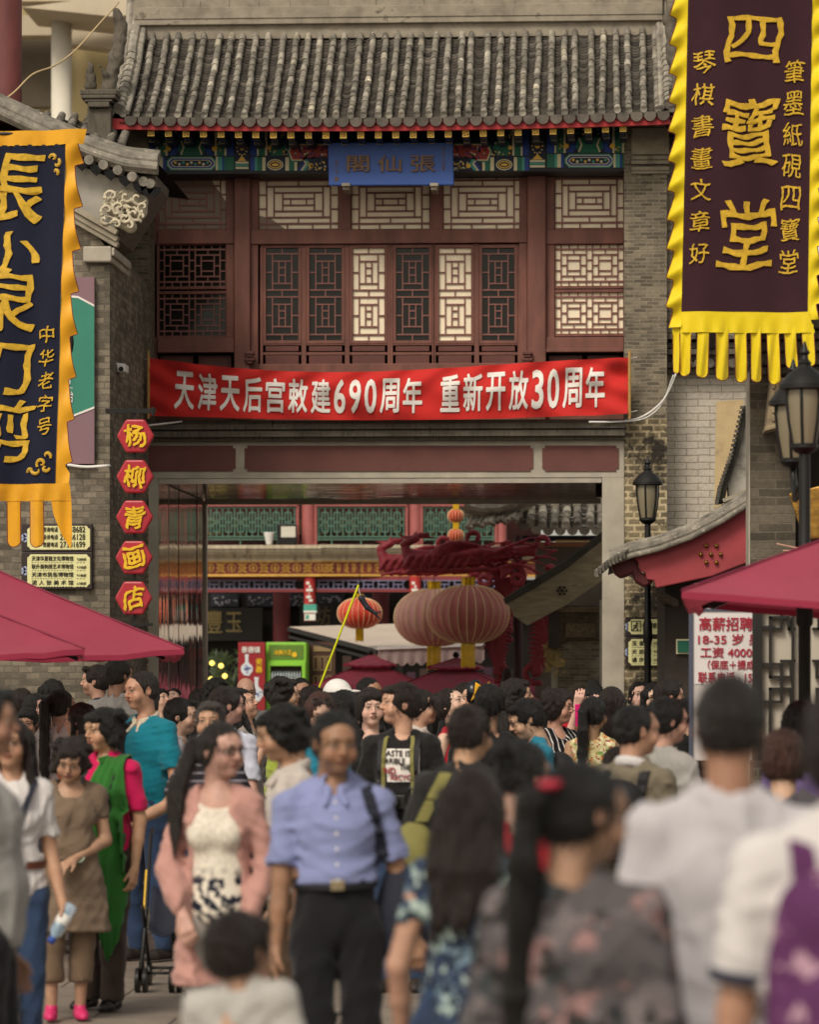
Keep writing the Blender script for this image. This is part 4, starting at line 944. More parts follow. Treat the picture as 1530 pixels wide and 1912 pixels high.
for (x, y, r, a, d) in ((78, 866, 10, 2.5, 6), (70, 876, 14, 3.2, -3), (88, 852, 9, .5, -4), (58, 880, 8, 2.8, 3), (86, 874, 8, 0, 5), (100, 296, 8, 3.2, 5), (106, 306, 9, -1, 4), (104, 322, 7, 1, -4)): curl(b, x, y, r, a, d, Yn, dN)
b.build('applique', GOLDL, nbn, smooth=False)
b = MB(); b.tube([W(-260, 250, Yn + .04), W(168, 250, Yn + .04)], .012, 8); b.build('rod', BLACKM, nbn)
# plum banner on the right
Yq = 23.5
pbn = thing('shop_banner', 'plum velvet banner with gold characters and lemon yellow flame edging on the right', 'banner', W(1400, 715, Yq), 'hanging shop banners')
dP = lambda x, y: .03*math.sin(x*.025 + 2 + y*.002) + .014*math.sin(x*.06 - y*.008) + .01*math.sin(y*.015 + 1)
pL = lambda y: interp([(-60, 1287), (583, 1273)], y); pR = lambda y: interp([(-60, 1519), (597, 1508)], y)
b = MB(); strip(b, pL, pR, -60, 592, 60, 24, Yq, lambda x, y: dP(x, y) - .006); b.build('field', PURPV, pbn, smooth=True)
b = MB()
qL = lambda y: saw(y, -22, 54.5, interp([(-60, 1268), (600, 1259)], y), 18, -1, 0); qR = lambda y: saw(y, -30, 54.5, interp([(-60, 1536), (600, 1522)], y), 16, 1, 0)
dF = lambda x, y: dP(x, y) + .035*math.sin((y+22)/54.5*6.28 + x*.06)*min(1, max(0, max((1284-x), (x-1512))/22))
strip(b, qL, pL, -60, 612, 360, 8, Yq, dF); strip(b, pR, qR, -60, 598, 360, 8, Yq, dF)
strip(b, lambda y: interp([(583, 1272), (620, 1270)], y), lambda y: interp([(583, 1509), (625, 1523)], y), 583, 622, 12, 60, Yq, lambda x, y: dP(x, y) - .008 + .010*math.sin(x*.2)*max(0, (y-590)/30))
dQ = lambda x, y: dP(x, y) + .018*math.sin(x*.3 + y*.03)*min(1, max(0, (y-600)/60))
TG = [(1256, 1269, 698, 2), (1271, 1291, 703, -2), (1303, 1325, 707, -3), (1337, 1361, 712, 0), (1372, 1394, 714, 2), (1402, 1421, 714, 2), (1432, 1455, 718, 4), (1464, 1486, 690, 6), (1497, 1519, 686, 4)]
for (x0, x1, ye, sk) in TG: tongue(b, x0, x1, 606, ye, Yq, dQ, sk)
b.build('trim', YELL, pbn, smooth=True)
b = MB(); b.tube(edge_tube(qL, -60, 612, 360, Yq, dF), .0035, 5); b.tube(edge_tube(qR, -60, 598, 360, Yq, dF), .0035, 5)
for (x0, x1, ye, sk) in TG:
    r = (x1-x0)/2
    for s_ in (-1, 1): b.tube(edge_tube(lambda y: (x0+x1)/2 + sk*(y-606)/(ye-606) + s_*r*math.sqrt(max(0, 1-(max(0, y-ye+r)/r)**2)), 624, ye, 40, Yq, dQ), .003, 5)
b.build('piping', MAROON, pbn)
b = MB()
for ch, x0, y0, x1, y1 in (('四', 1357, 32, 1460, 118), ('寶', 1346, 180, 1452, 316), ('堂', 1343, 372, 1448, 502)): bch(b, ch, x0, y0, x1, y1, Yq, dP, .007, -.007, .07)
for i, ch in enumerate('琴棋書畫文章好'): bch(b, ch, 1294 - i, 98 + i*59.5, 1336 - i*2, 140 + i*59, Yq, dP, .003, -.005, .06)
for i, ch in enumerate('筆墨紙硯四寶堂'): bch(b, ch, 1466 - i*1.6, 112 + i*59, 1503 - i*2, 156 + i*59, Yq, dP, .003, -.005, .04)
b.build('applique', GOLDL, pbn)

# ================================================================== HANGING HEXAGON SIGN
hs_ = thing('hanging_sign', 'five red hexagon plates with yellow characters hanging in a column from an iron bar', 'sign', W(252, 1147, 29.4))
Yh = 29.4; HEXR = mat('sign_red_lacquer', hx('a52b36'), .35, .08, 4, .05); YEL = mat('sign_yellow', hx('e0b522'), .45, .1, 8, .05)
b = MB(); b.pb(197, 763, 290, 771, Yh, .05); b.pb(283, 760, 287, 776, Yh - .01, .06); b.build('iron_bar', BLACKM, hs_)
b = MB(); b.pb(196, 1163, 284, 1169, Yh, .05); b.build('iron_bar', BLACKM, hs_)
b = MB()
for (x, y, r, a, d) in ((246, 1178, 9, 3, 5), (262, 1176, 7, 0, -5), (236, 1174, 6, 2, 5), (272, 1172, 5, 3, 5)): curl(b, x, y, r, a, d, Yh, lambda x, y: .03, .006)
b.build('scrollwork', BLACKM, hs_)
b = MB(); b.pb(249, 770, 254, 1190, Yh + .02, .02); b.build('rod', BLACKM, hs_)
for i, ch in enumerate('杨柳青画店'):
    cx_, cy_ = 252.5 - i*.9, 814 + i*75.6; o = MB(); R_, H_ = 35, 31
    pts = [(cx_-R_, cy_), (cx_-R_*.5, cy_-H_), (cx_+R_*.5, cy_-H_), (cx_+R_, cy_), (cx_+R_*.5, cy_+H_), (cx_-R_*.5, cy_+H_)]
    o.pprism(pts, Yh - .03, .075); pl_ = o.build('plate', HEXR, hs_, bevel=.016)
    t = MB(); f_ = flat_fn(cx_-20, cy_-21, cx_+20, cy_+21, Yh - .044); letters(t, ch, lambda u, v: f_(u + .05*math.sin(v*6 + i*2) + .015*math.sin(u*17 + v*21), v + .06*math.sin(u*5 + i) + .015*math.sin(v*19 + u*15) + .10*(u-.5)), .022, 0, (0, .016, 0)); t.build('lettering', YEL, pl_, bevel=.003)

# ================================================================== DIRECTION SIGNS, HOARDING, SMALL WALL THINGS
DKBR = mat('dark_brown_sign', hx('2e2220'), .5, .1, 3, .05); CREAM = mat('cream_sign_face', hx('d9d59c'), .5, .05, 3, .02); INK = mat('sign_ink', hx('231c18'), .6, .1, 4, 0)
def chamf(x0, y0, x1, y1, c): return [(x0+c, y0), (x1-c, y0), (x1-c*.6, y0+c*.6), (x1, y0+c), (x1, y1-c), (x1-c*.6, y1-c*.6), (x1-c, y1), (x0+c, y1), (x0+c*.6, y1-c*.6), (x0, y1-c), (x0, y0+c), (x0+c*.6, y0+c*.6)]
def dir_sign(label, x0, y0, x1, y1, ymid, Y, rows1, rows2, face0):
    o = thing('direction_sign', label, 'sign', W((x0+x1)/2, y1, Y), 'brown direction boards')
    b = MB(); b.pb(x0, y0, x1, ymid - 1, Y, .04); b.pb(x0, ymid, x1, y1, Y, .04); b.build('board', DKBR, o, bevel=.005)
    for (a, c) in ((y0 + 4, ymid - 5), (ymid + 4, y1 - 4)):
        b = MB(); b.pprism(chamf(face0, a, x1 - 4, c, 6), Y - .006, .006); b.build('face', CREAM, o)
        b = MB(); f = (a + c)/2
        for k in range(5): q = W(x0 + 6, f, Y); b.lathe([(.012, 0)], (0, 0, 0), 3) if False else b.pprism([(x0 + 6 + 4*math.cos(k*1.257 + t*.9)+3*math.cos(k*1.257)*1, f + 4*math.sin(k*1.257 + t*.9)+5*math.sin(k*1.257)) for t in range(7)], Y - .004, .004)
        b.build('flower_emblem', mat('emblem', hx('9aa3c0'), .6, .1, 4, 0), o)
    b = MB()
    for (t, a, c, d, e) in rows1 + rows2: ptext(b, t, a, c, d, e, Y - .009, .006)
    for (t, a, c, d, e) in rows2:
        w = d - a; n = int(w/5)
        if w > 40 or len(t) > 1:
            for i in range(n): b.pb(a + i*w/n, e + 3, a + i*w/n + w/n*.6, e + 3.9, Y - .008, .002)
    b.build('lettering', INK, o); return o
dir_sign('brown board with two cream panels of phone numbers and museum names on the brick gable', 40, 978, 172, 1100, 1031, YL - .05,
    [('咨询电话', 80, 984, 108, 993), ('27358682', 112, 983, 159, 994), ('投诉电话', 80, 998, 108, 1007), ('27356128', 112, 997, 159, 1008), ('救援电话', 80, 1012, 108, 1021), ('27301699', 112, 1011, 159, 1022)],
    [('天津华夏鞋文化博物馆', 59, 1038, 137, 1047), ('↑200米', 143, 1041, 161, 1047), ('联升斋刺绣艺术博物馆', 59, 1053, 137, 1062), ('↑190米', 143, 1056, 161, 1062), ('天津市民俗博物馆', 59, 1068, 137, 1077), ('↑140米', 143, 1071, 161, 1077), ('泥 人 张 美 术 馆', 59, 1083, 137, 1092), ('↓180米', 143, 1086, 161, 1092)], 51)
dir_sign('brown board with two cream panels partly hidden by the lamp post on the pier', 1168, 1152, 1244, 1246, 1189, YG - .05,
    [('小', 1199, 1162, 1209, 1173), ('坡道', 1218, 1162, 1236, 1173)],
    [('玉 皇 阁', 1180, 1196, 1217, 1205), ('↓200米', 1221, 1197, 1237, 1204), ('天 后 宫', 1180, 1212, 1217, 1221), ('↑40米', 1221, 1213, 1237, 1220), ('通 庆 里', 1180, 1227, 1217, 1236), ('↓100米', 1221, 1228, 1237, 1235)], 1174)
b = MB(); Yw = YG - .062                                    # the walking figure in its box
for q in ((1179, 1159, 1197, 1160.2), (1179, 1177, 1197, 1178.2), (1179, 1160.2, 1180.2, 1177), (1195.8, 1160.2, 1197, 1177)): b.pb(*q, Yw, .004)
def pl2(pts, r): b.tube([(W(x, y, Yw).x, Yw, W(x, y, Yw).z) for x, y in pts], r, 5)
p = W(1190, 1163.5, Yw); b.tube([(p.x, Yw - .004, p.z), (p.x, Yw + .004, p.z)], .010, 10)
pl2([(1189, 1166), (1187, 1171)], .007); pl2([(1187, 1171), (1191, 1173), (1190, 1177)], .005); pl2([(1187, 1171), (1184, 1173), (1182, 1177)], .005); pl2([(1189, 1166.5), (1192, 1169.5)], .004); pl2([(1189, 1166.5), (1184, 1167.5), (1183, 1170)], .004)
ob = b.build('pictogram', INK, [o for o in bpy.data.objects if o.name.startswith('direction_sign')][-1])
hd = thing('hoarding', 'mauve and green advertising panel on the brick gable behind the navy banner', 'hoarding', W(130, 865, YL))
MAUVE = mat('mauve_print', hx('7d6068'), .6, .05, 2, .03); GREENP = mat('green_print', hx('2f7a66'), .6, .12, 2, .03)
b = MB(); b.pb(60, 518, 176, 866, YL - .06, .05); b.build('panel', MAUVE, hd)
b = MB(); b.pprism([(60, 548), (146, 556), (176, 572), (176, 760), (140, 774), (60, 800)], YL - .064, .004); b.build('print', GREENP, hd)
b = MB(); b.pprism([(60, 545), (146, 553), (176, 569), (176, 573), (146, 557), (60, 549)], YL - .067, .006); b.pprism([(176, 759), (140, 773), (60, 799), (60, 803), (140, 777), (176, 763)], YL - .067, .006)
ptext(b, 'T', 126, 704, 135, 718, YL - .068, .01); ptext(b, '台', 126, 728, 137, 752, YL - .068, .005); b.pb(120, 724, 136, 725, YL - .068, .004); b.build('lettering', WHT, hd)
b = MB(); p = W(128, 640, YL); F = Fd((p.x-.1, YL-.12, p.z-.25), (p.x+.12, YL, p.z+.25), .012); F.ell((p.x, YL-.065, p.z), (.06, .015, .14), .01); np_mesh('emblem', [F.mesh()], GLASS_D, hd)
sc2 = thing('security_camera', 'small white security camera on a bracket between brick shop and gatehouse', 'camera', W(230, 700, 31))
b = MB(); Yc = 30.6
b.tube([W(203, 706, Yc), W(222, 700, Yc), W(232, 702, Yc)], .014, 8); b.tube([W(205, 683, Yc), W(214, 684, Yc), W(219, 676, Yc)], .01, 6); b.tube([W(203, 700, Yc), W(214, 703, Yc)], .02, 8); b.tube([W(207, 712, Yc), W(210, 704, Yc)], .008, 6); b.build('bracket', WHITEP, sc2)
b = MB(); b.prism([(W(222, 0, Yc).x, W(0, 682, Yc).z), (W(240, 0, Yc).x, W(0, 684, Yc).z), (W(240, 0, Yc).x, W(0, 699, Yc).z), (W(225, 0, Yc).x, W(0, 700, Yc).z)], Yc - .2, Yc + .02); b.build('housing', WHITEP, sc2, bevel=.01)
p = W(232, 693, Yc); b = MB(); b.tube([(p.x, Yc - .21, p.z), (p.x, Yc - .18, p.z)], .022, 12); b.build('lens', BLACKM, sc2)
def cable(name, label, pts, r, m):
    b = MB(); q = [Vector(p) for p in pts]; out = []
    for i in range(len(q)-1):
        p0, p1, p2, p3 = q[max(0, i-1)], q[i], q[i+1], q[min(len(q)-1, i+2)]
        for k in range(6):
            t = k/6; out.append(.5*((2*p1) + (p2-p0)*t + (2*p0-5*p1+4*p2-p3)*t*t + (3*p1-p0-3*p2+p3)*t**3))
    out.append(q[-1]); b.tube(out, r, 6); o = b.build(name, m, smooth=True); return tag(o, label, 'cable')
cable('cable', 'white cable looping from the lintel up behind the plum banner', [W(1100, 788, 32.3), W(1160, 787, 32.35), W(1200, 778, 32.4), W(1232, 755, 32.4), W(1248, 732, 32.4), W(1264, 695, 32.4)], .010, WHITEP)
cable('cable', 'thin second white wire beside the looping cable at the pier', [W(1120, 789, 32.32), W(1190, 785, 32.35), W(1222, 770, 32.4), W(1241, 745, 32.4), W(1258, 700, 32.38)], .006, WHITEP)
cable('conduit', 'white conduit bent round the corner of the brick gable', [W(126, 868, 29.9), W(160, 872, 29.9), W(200, 870, 29.9), W(204, 872, 30.1), W(203, 880, 30.3)], .014, WHITEP)
cable('conduit', 'slim grey pipe running down the recess behind the hexagon sign', [W(214, 660, 31), W(214, 720, 31), W(213, 795, 31), W(200, 800, 30.5)], .010, STONE)
cable('cable', 'white cable sagging behind the top hexagon plate', [W(216, 788, 31), W(240, 797, 31.5), W(290, 793, 32.2), W(340, 787, 32.35)], .009, WHITEP)
cable('overhead_wire', 'pale wire rising from the left edge to the roof corner', [W(-40, 215, 30), W(20, 178, 30), W(60, 140, 30.3), W(100, 124, 30.6), W(140, 95, 31), W(190, 40, 31.5), W(222, 5, 32)], .008, mat('jute', hx('b9a27a'), .8, .1, 5, 0))

# ================================================================== STREET LAMPS
LGLASS = None
def lamp_glass():
    m, n, p = _nodes('frosted_lamp_glass'); p.inputs['Base Color'].default_value = hx('8a8068') + (1,); p.inputs['Roughness'].default_value = .35
    p.inputs['Transmission Weight'].default_value = .25; add_bump(n, p, noise(n, 8, 3, objv(n, (1, 1, .3))), .15, .02); return m
LGLASS = lamp_glass()
def lantern_head(root, c, k):
    def L(prof, name, m, n=8, sm=True, par=root):
        b = MB(); b.lathe([(r*k, z*k) for r, z in prof], c, n); return b.build(name, m, par, smooth=sm, angle=35)
    g_ = L([(.085, .06), (.115, .22), (.13, .38), (.128, .44)], 'lamp_glass', LGLASS, 24)
    L([(.03, -.02), (.07, .0), (.10, .03), (.10, .055), (.06, .06)], 'lamp_cup', BLACKM, 20)
    L([(.135, .44), (.18, .45), (.18, .48), (.165, .50), (.12, .56), (.06, .60), (.045, .62), (.05, .64), (.03, .66), (.025, .69), (.04, .71), (.022, .74), (.008, .79)], 'lamp_cap', BLACKM, 24)
    b = MB()
    for i in range(6):
        a = i*math.pi/3 + .3; b.tube([(c[0]+math.cos(a)*r*k, c[1]+math.sin(a)*r*k, c[2]+z*k) for r, z in ((.09, .05), (.12, .22), (.137, .38), (.137, .45))], .011*k, 6)
    b.build('lamp_cage', BLACKM, root)
def lamp(label, px, ptop, Y, k, poler, second=False):
    p = W(px, 0, Y); zt = W(px, ptop, Y).z; o = thing('street_lamp', label, 'street lamp', (p.x, Y, 0), 'black street lamps'); zb = zt - .79*k
    b = MB(); b.lathe([(poler*2.6, 0), (poler*2.6, .12), (poler*2, .16), (poler*1.7, .6), (poler*1.3, .66), (poler, .7), (poler, zb-1.0), (poler*1.35, zb-.98), (poler*1.35, zb-.84), (poler*.95, zb-.8), (poler*.9, zb)], (p.x, Y, 0), 16); b.build('post', BLACKM, o, smooth=True, angle=35)
    lantern_head(o, (p.x, Y, zb), k)
    if second:
        q = (p.x - .025, Y + .7, zb - .05*k); b = MB(); b.tube([(p.x, Y, zb - .12), (p.x - .03, Y + .4, zb - .25), (q[0], q[1], q[2] - .05), (q[0], q[1], q[2])], .02, 8); b.build('arm', BLACKM, o, smooth=True); lantern_head(o, q, k)
    return o
lamp('black street lamp with one frosted lantern standing before the stained brick pier', 1210, 852, 29.0, .70, .028)
lamp('black street lamp with two frosted lanterns before the dark brick shopfront', 1503, 638, 20.0, .80, .036, True)

# ================================================================== UMBRELLAS
CRIM = cloth_mat('crimson_canvas', hx('983048'), .8, .12, 1.5, 300)
def _translucent(m, col, f):
    n = m.node_tree; p = n.nodes['Principled BSDF']; o = n.nodes['Material Output']; t = n.nodes.new('ShaderNodeBsdfTranslucent'); t.inputs[0].default_value = col + (1,)
    x = n.nodes.new('ShaderNodeMixShader'); x.inputs[0].default_value = f; n.links.new(p.outputs[0], x.inputs[1]); n.links.new(t.outputs[0], x.inputs[2]); n.links.new(x.outputs[0], o.inputs['Surface'])
_translucent(CRIM, hx('b83a50'), .22)
def umbrella(label, apx, apy, Y, half, drop, pole=True, tiers=1, rot=0.0, n=4, m=CRIM):
    a = W(apx, apy, Y); o = thing('parasol', label, 'parasol', (a.x, Y, 0), 'crimson parasols' if label.startswith('crimson') else None); cz = a.z
    def tier(nm, half, drop, z0, val):
        b = MB(); C = [(half*math.cos(rot + math.pi/4 + k*2*math.pi/n)*1.414, half*math.sin(rot + math.pi/4 + k*2*math.pi/n)*1.414) for k in range(n)]
        for k in range(n):
            p0, p1 = C[k], C[(k+1) % n]; G = []
            for i in range(11):
                t = i/10; row = []
                for j in range(13):
                    s_ = j/12; x = (p0[0]*(1-s_)+p1[0]*s_)*t; y = (p0[1]*(1-s_)+p1[1]*s_)*t
                    z = z0 - drop*(t**.96) - .10*half*math.sin(2*math.pi*abs(s_-.5))*t*(1-.35*t)*.30*(1 if n == 4 else 0) - .03*half*math.sin(math.pi*s_)*t + .006*math.sin(s_*31 + k*2)*t*t + .004*math.sin(t*17 + s_*9 + k)
                    row.append((a.x + x, Y + y, z))
                G.append(row)
            G.append([(q[0], q[1], q[2]-val) for q in G[-1]]); b.grid(G)
        return b.build(nm, m, o, smooth=True, angle=28)
    can = tier('canopy', half, drop, cz, .035)
    if tiers > 1: tier('vent_cap', half*.30, drop*.26, cz + drop*.16, .02)
    b = MB()
    for k in range(n):
        an = rot + math.pi/4 + k*2*math.pi/n; b.tube([(a.x + half*1.414*t*math.cos(an), Y + half*1.414*t*math.sin(an), cz - drop*(t**.96) + .004) for t in [i/10 for i in range(11)]], .007, 5)
    b.build('seam', mat('crimson_seam', hx('74243a'), .8, .1, 4, 0), o)
    b = MB()
    for k in range(n*2):
        an = rot + math.pi/4 + k*math.pi/n; R_ = half*(1.414 if k % 2 == 0 else 1.0); b.bar((a.x, Y, cz-.06), (a.x+R_*math.cos(an)*.97, Y+R_*math.sin(an)*.97, cz-drop-.03 - (0 if k % 2 == 0 else .03)), .018, .025)
    b.build('ribs', BLACKM, o)
    b = MB(); b.tube([(a.x, Y, .05), (a.x, Y, cz + .02)], .024, 10); b.build('pole', BLACKM, o, smooth=True)
    b = MB(); b.lathe([(.25, 0), (.25, .06), (.05, .1)], (a.x, Y, 0), 20); b.build('base', BLACKM, o)
    b = MB(); b.lathe([(.03, 0), (.04, .03), (.02, .06)], (a.x, Y, cz + (drop*.16 if tiers > 1 else 0)), 12); b.build('finial', BLACKM, o)
    return o
umbrella('crimson square parasol by the brick gable, the larger and farther of the overlapping two', -12, 1062, 23.5, 1.20, .55, rot=.2)
umbrella('crimson square parasol overlapping in front of the larger one at the left edge', -70, 1120, 21.5, .74, .31, rot=.17)
umbrella('crimson square parasol with a broad slope in front of the lattice screen', 1815, 903, 19.0, 1.50, .61, rot=-.07)

# ================================================================== COURTYARD BEYOND THE GATE
YC = 47.0
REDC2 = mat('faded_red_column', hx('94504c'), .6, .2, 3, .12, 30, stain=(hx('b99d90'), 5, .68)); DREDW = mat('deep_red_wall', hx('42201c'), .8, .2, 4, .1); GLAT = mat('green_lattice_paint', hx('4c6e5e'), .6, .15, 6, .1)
BANDR = mat('maroon_band', hx('6a2c22'), .6, .15, 4, .1); GILT = mat('gilt_paint', hx('c79a48'), .5, .2, 10, .1)
ch_ = thing('courtyard_hall', 'red two-storey wooden hall with green lattice balcony beyond the passage', 'hall', (-3.5, YC, 0))
def cz_(y): return W(560, y, YC).z
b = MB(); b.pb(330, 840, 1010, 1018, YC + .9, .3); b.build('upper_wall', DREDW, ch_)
for i in range(11):
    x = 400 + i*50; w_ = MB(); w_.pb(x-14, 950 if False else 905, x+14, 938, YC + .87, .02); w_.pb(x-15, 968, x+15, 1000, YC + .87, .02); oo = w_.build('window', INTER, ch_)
    w_ = MB()
    for (y0, y1) in ((907, 936), (970, 998)):
        for q in ((x-12, y0, x+12, y0+2), (x-12, y1-2, x+12, y1), (x-12, y0+2, x-10, y1-2), (x+10, y0+2, x+12, y1-2), (x-8, y0+8, x+8, y0+10)): w_.pb(*q, YC + .85, .02)
    w_.build('frame', mat('dim_gilt', hx('8a7044'), .6, .2, 10, .1), oo)
b = MB(); b.pb(330, 835, 1000, 905, YC - .05, .15); b.build('upper_beam', mat('upper_beam_red', hx('6d2d2a'), .7, .2, 4, .1), ch_)
for (x0, x1) in ((330, 345), (563, 588), (764, 788), (928, 946)):
    b = MB(); p0, p1 = W(x0, 0, YC), W(x1, 0, YC); r = (p1.x-p0.x)/2
    b.lathe([(r*1.1, cz_(1018)), (r*1.1, cz_(1012)), (r, cz_(1008)), (r, cz_(835))], ((p0.x+p1.x)/2, YC + .06, 0), 20); b.build('column', REDC2, ch_, smooth=True, angle=35)
def balus(x0, x1, Y):
    b = MB(); b.pb(x0 - 2, 937, x1 + 2, 945, Y - .02, .06); b.pb(x0 - 5, 937, x0, 1018, Y, .05); b.pb(x1, 937, x1 + 5, 1018, Y, .05); r_ = b.build('railing', REDC2, ch_)
    b = MB(); t = 2.2
    def H(y, a, c): b.pb(a, y - t/2, c, y + t/2, Y + .012, .02)
    def V(x, a, c): b.pb(x - t/2, a, x + t/2, c, Y + .013, .02)
    y0, y1 = 948, 1010; H(y0, x0, x1); H(y1 - 8, x0, x1); H(y1 - 6 + 3, x0, x1); V(x0 + 3, y0, y1); V(x1 - 3, y0, y1); n = max(2, int(round((x1-x0)/24)))
    for i in range(n):
        a = x0 + 4 + (x1-x0-8)*i/n; c = x0 + 4 + (x1-x0-8)*(i+1)/n; w = c - a
        V(a, y0, y1-8); H(y0 + 9, a + w*.25, c - w*.25); H(y0 + 45, a + w*.25, c - w*.25); V(a + w*.25, y0 + 9, y0 + 20); V(c - w*.25, y0 + 9, y0 + 20); V(a + w*.25, y0 + 34, y0 + 45); V(c - w*.25, y0 + 34, y0 + 45)
        H(y0 + 20, a, a + w*.25); H(y0 + 20, c - w*.25, c); H(y0 + 34, a, a + w*.25); H(y0 + 34, c - w*.25, c); V(a + w*.5, y0, y0 + 54); H(y0 + 27, a + w*.25, c - w*.25); V(a+w*.25, y0+20, y0+34); V(c-w*.25, y0+20, y0+34)
    for i in range(3): V(x0 + (x1-x0)*(i+.5)/3, y1, 1018)
    b.build('lattice', GLAT, r_)
balus(345, 553, YC); balus(592, 757, YC); balus(790, 924, YC)
def seg2(mb, y0, y1, d, h=.2): mb.pb(300, y0, 600, y1, YC - d, d + h); a, c, e = W(600, y0, YC), W(1010, y0 + 1, YC), W(600, y1, YC); mb._add([(a.x, YC-d, e.z), (c.x, YC+.6-d, e.z), (c.x, YC+.6-d, a.z), (a.x, YC-d, a.z), (a.x, YC+h, e.z), (c.x, YC+.6+h, e.z), (c.x, YC+.6+h, a.z), (a.x, YC+h, a.z)], [(0,1,2,3),(7,6,5,4),(4,5,1,0),(3,2,6,7)])
b = MB()
for (y0, y1, d) in ((1018, 1024, .30), (1024, 1030, .26), (1030, 1035, .22), (1035, 1040, .16), (1040, 1047, .12)): seg2(b, y0, y1, d)
b.build('stone_ledge', mat('cream_ledge', hx('b3a68f'), .85, .25, 4, .3, 40, stain=(hx('6a5f4f'), 3, .58), stretch=(4, 1, 1)), ch_)
b = MB(); seg2(b, 1047, 1074, .1); bd = b.build('gilt_band', BANDR, ch_)
b = MB(); seg2(b, 1047, 1049.5, .112, .01); seg2(b, 1072, 1076, .125, .05)
def motif(x, kind, sq, Y):
    def P(dx, dy): w = W(x + dx*sq, 1060.5 + dy, Y); return (w.x, Y, w.z)
    r = .006
    if kind: 
        for s_ in (-1, 1):
            b.tube([P(-8*s_, -9), P(-3*s_, -3), P(-8*s_, 0), P(-3*s_, 3), P(-8*s_, 9)], r, 4); b.tube([P(-4, 4*s_), P(4, 4*s_)], r, 4); b.tube([P(-6, 7*s_), P(6, 7*s_)], r*.8, 4)
        b.tube([P(-7, 0), P(7, 0)], r, 4)
    else:
        b.tube([P(7*math.cos(t*.6+2.2), 7.5*math.sin(t*.6+2.2)) for t in range(10)], r, 4); b.tube([P(0, -6), P(0, 8)], r, 4); b.tube([P(-3, 2), P(0, -3), P(3, 2)], r, 4)
for i in range(12): motif(392 + i*20.3, i % 2 == 1, 1.0, YC - .112)
for i in range(24): motif(603 + i*14.2, i % 2 == 1, .7, YC - .095 + .6*(i*14.2)/410)
b.build('gilt_pattern', GILT, bd)
# hanging frieze and lower columns
b = MB(); 
for (x0, x1) in ((330, 562), (590, 764), (788, 960)):
    b = MB()
    for i in range(int((x1-x0)/28)):
        a = x0 + i*28
        for q in ((a, 1083, a+28, 1085), (a, 1098, a+28, 1100), (a+4, 1085, a+6, 1098), (a+6, 1090, a+24, 1092), (a+22, 1085, a+24, 1098), (a+13, 1092, a+15, 1098)): b.pb(*q, YC + .02 + .0004*(i % 7), .03)
    b.build('hanging_frieze', mat('frieze_grey_violet', hx('6d6a86'), .6, .15, 5, .05), ch_)
b = MB(); b.pb(330, 1100, 960, 1105, YC, .06); b.pb(330, 1076, 960, 1083, YC + .05, .1); b.build('frieze_rail', mat('rail_red', hx('7c3335'), .6, .15, 4, .1), ch_)
for x in (579, 776):
    b = MB(); p = W(x, 0, YC); b.lathe([(.078, cz_(1160)), (.078, cz_(1076))], (p.x, YC - .02, 0), 18); o = b.build('hanging_post', mat('scarlet_post', hx('a82e2c'), .5, .1, 4, .05), ch_, smooth=True, angle=35)
    b = MB(); b.cur = 0
    for i in range(6): b.pb(x - 7 + (i % 2)*5, 1086 + i*6.5, x - 1 + (i % 3)*3, 1091 + i*6.5, YC - .104 - .0005*i, .01)
    b.cur = 1; b.pb(x - 12, 1128, x + 12, 1140, YC - .108, .2); b.cur = 0; b.pb(x - 12, 1140, x + 12, 1144, YC - .11, .2); b.pb(x-10, 1146, x+10, 1158, YC - .106, .1)
    b.cur = 1; b.pb(x - 8, 1148, x - 2, 1156, YC - .108, .01); b.build('post_painting', [WHT, P_TEAL], o)
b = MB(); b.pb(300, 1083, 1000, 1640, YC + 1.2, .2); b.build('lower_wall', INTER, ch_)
for (x0, x1) in ((512, 540), (700, 722)):
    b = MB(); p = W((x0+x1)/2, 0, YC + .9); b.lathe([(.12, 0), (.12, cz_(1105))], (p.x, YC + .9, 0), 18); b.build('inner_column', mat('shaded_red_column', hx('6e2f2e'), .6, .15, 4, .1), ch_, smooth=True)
b = MB(); rr = random.Random(8)
for i in range(5):
    x = 420 + i*66; b.cur = 0; b.pb(x - 26, 1108, x + 26, 1132, YC + 1.14, .05); b.cur = 1
    for k in range(16): a_ = rr.uniform(-22, 22); c_ = rr.uniform(1111, 1129); b.pb(x + a_, c_, x + a_ + rr.uniform(2, 6), c_ + rr.uniform(1, 4), YC + 1.128 - k*.0004, .01)
b.build('carved_panel', [mat('dusk_blue', hx('24252f'), .7, .2, 5, .1), mat('dusk_white', hx('8d8a90'), .7, .2, 5, .1)], ch_)
ss = thing('shop_sign', 'black shop signboard with large gold characters under the balcony', 'sign', W(430, 1195, YC + .9))
b = MB(); b.pb(330, 1135, 490, 1196, YC + .95, .05); b.build('board', mat('black_board', hx('15120f'), .5, .1, 4, 0), ss)
b = MB(); ptext(b, '豐', 386, 1140, 415, 1182, YC + .93, .012, .015, .002); ptext(b, '玉', 422, 1143, 452, 1180, YC + .93, .012, .015, .002); b.build('lettering', mat('dull_gold', hx('8d7a4c'), .5, .2, 10, .1), ss)
ss = thing('shop_sign', 'dim signboard with gold characters behind the small red lantern', 'sign', W(640, 1170, YC + .9))
b = MB(); b.pb(560, 1125, 700, 1175, YC + .97, .05); b.build('board', mat('black_board', (0, 0, 0)), ss)
b = MB(); ptext(b, '坊', 590, 1132, 618, 1168, YC + .95, .01, .012); ptext(b, '古', 640, 1134, 664, 1166, YC + .95, .01, .012); b.build('lettering', mat('faint_gold', hx('5b4a30'), .5, .2, 10, .1), ss)
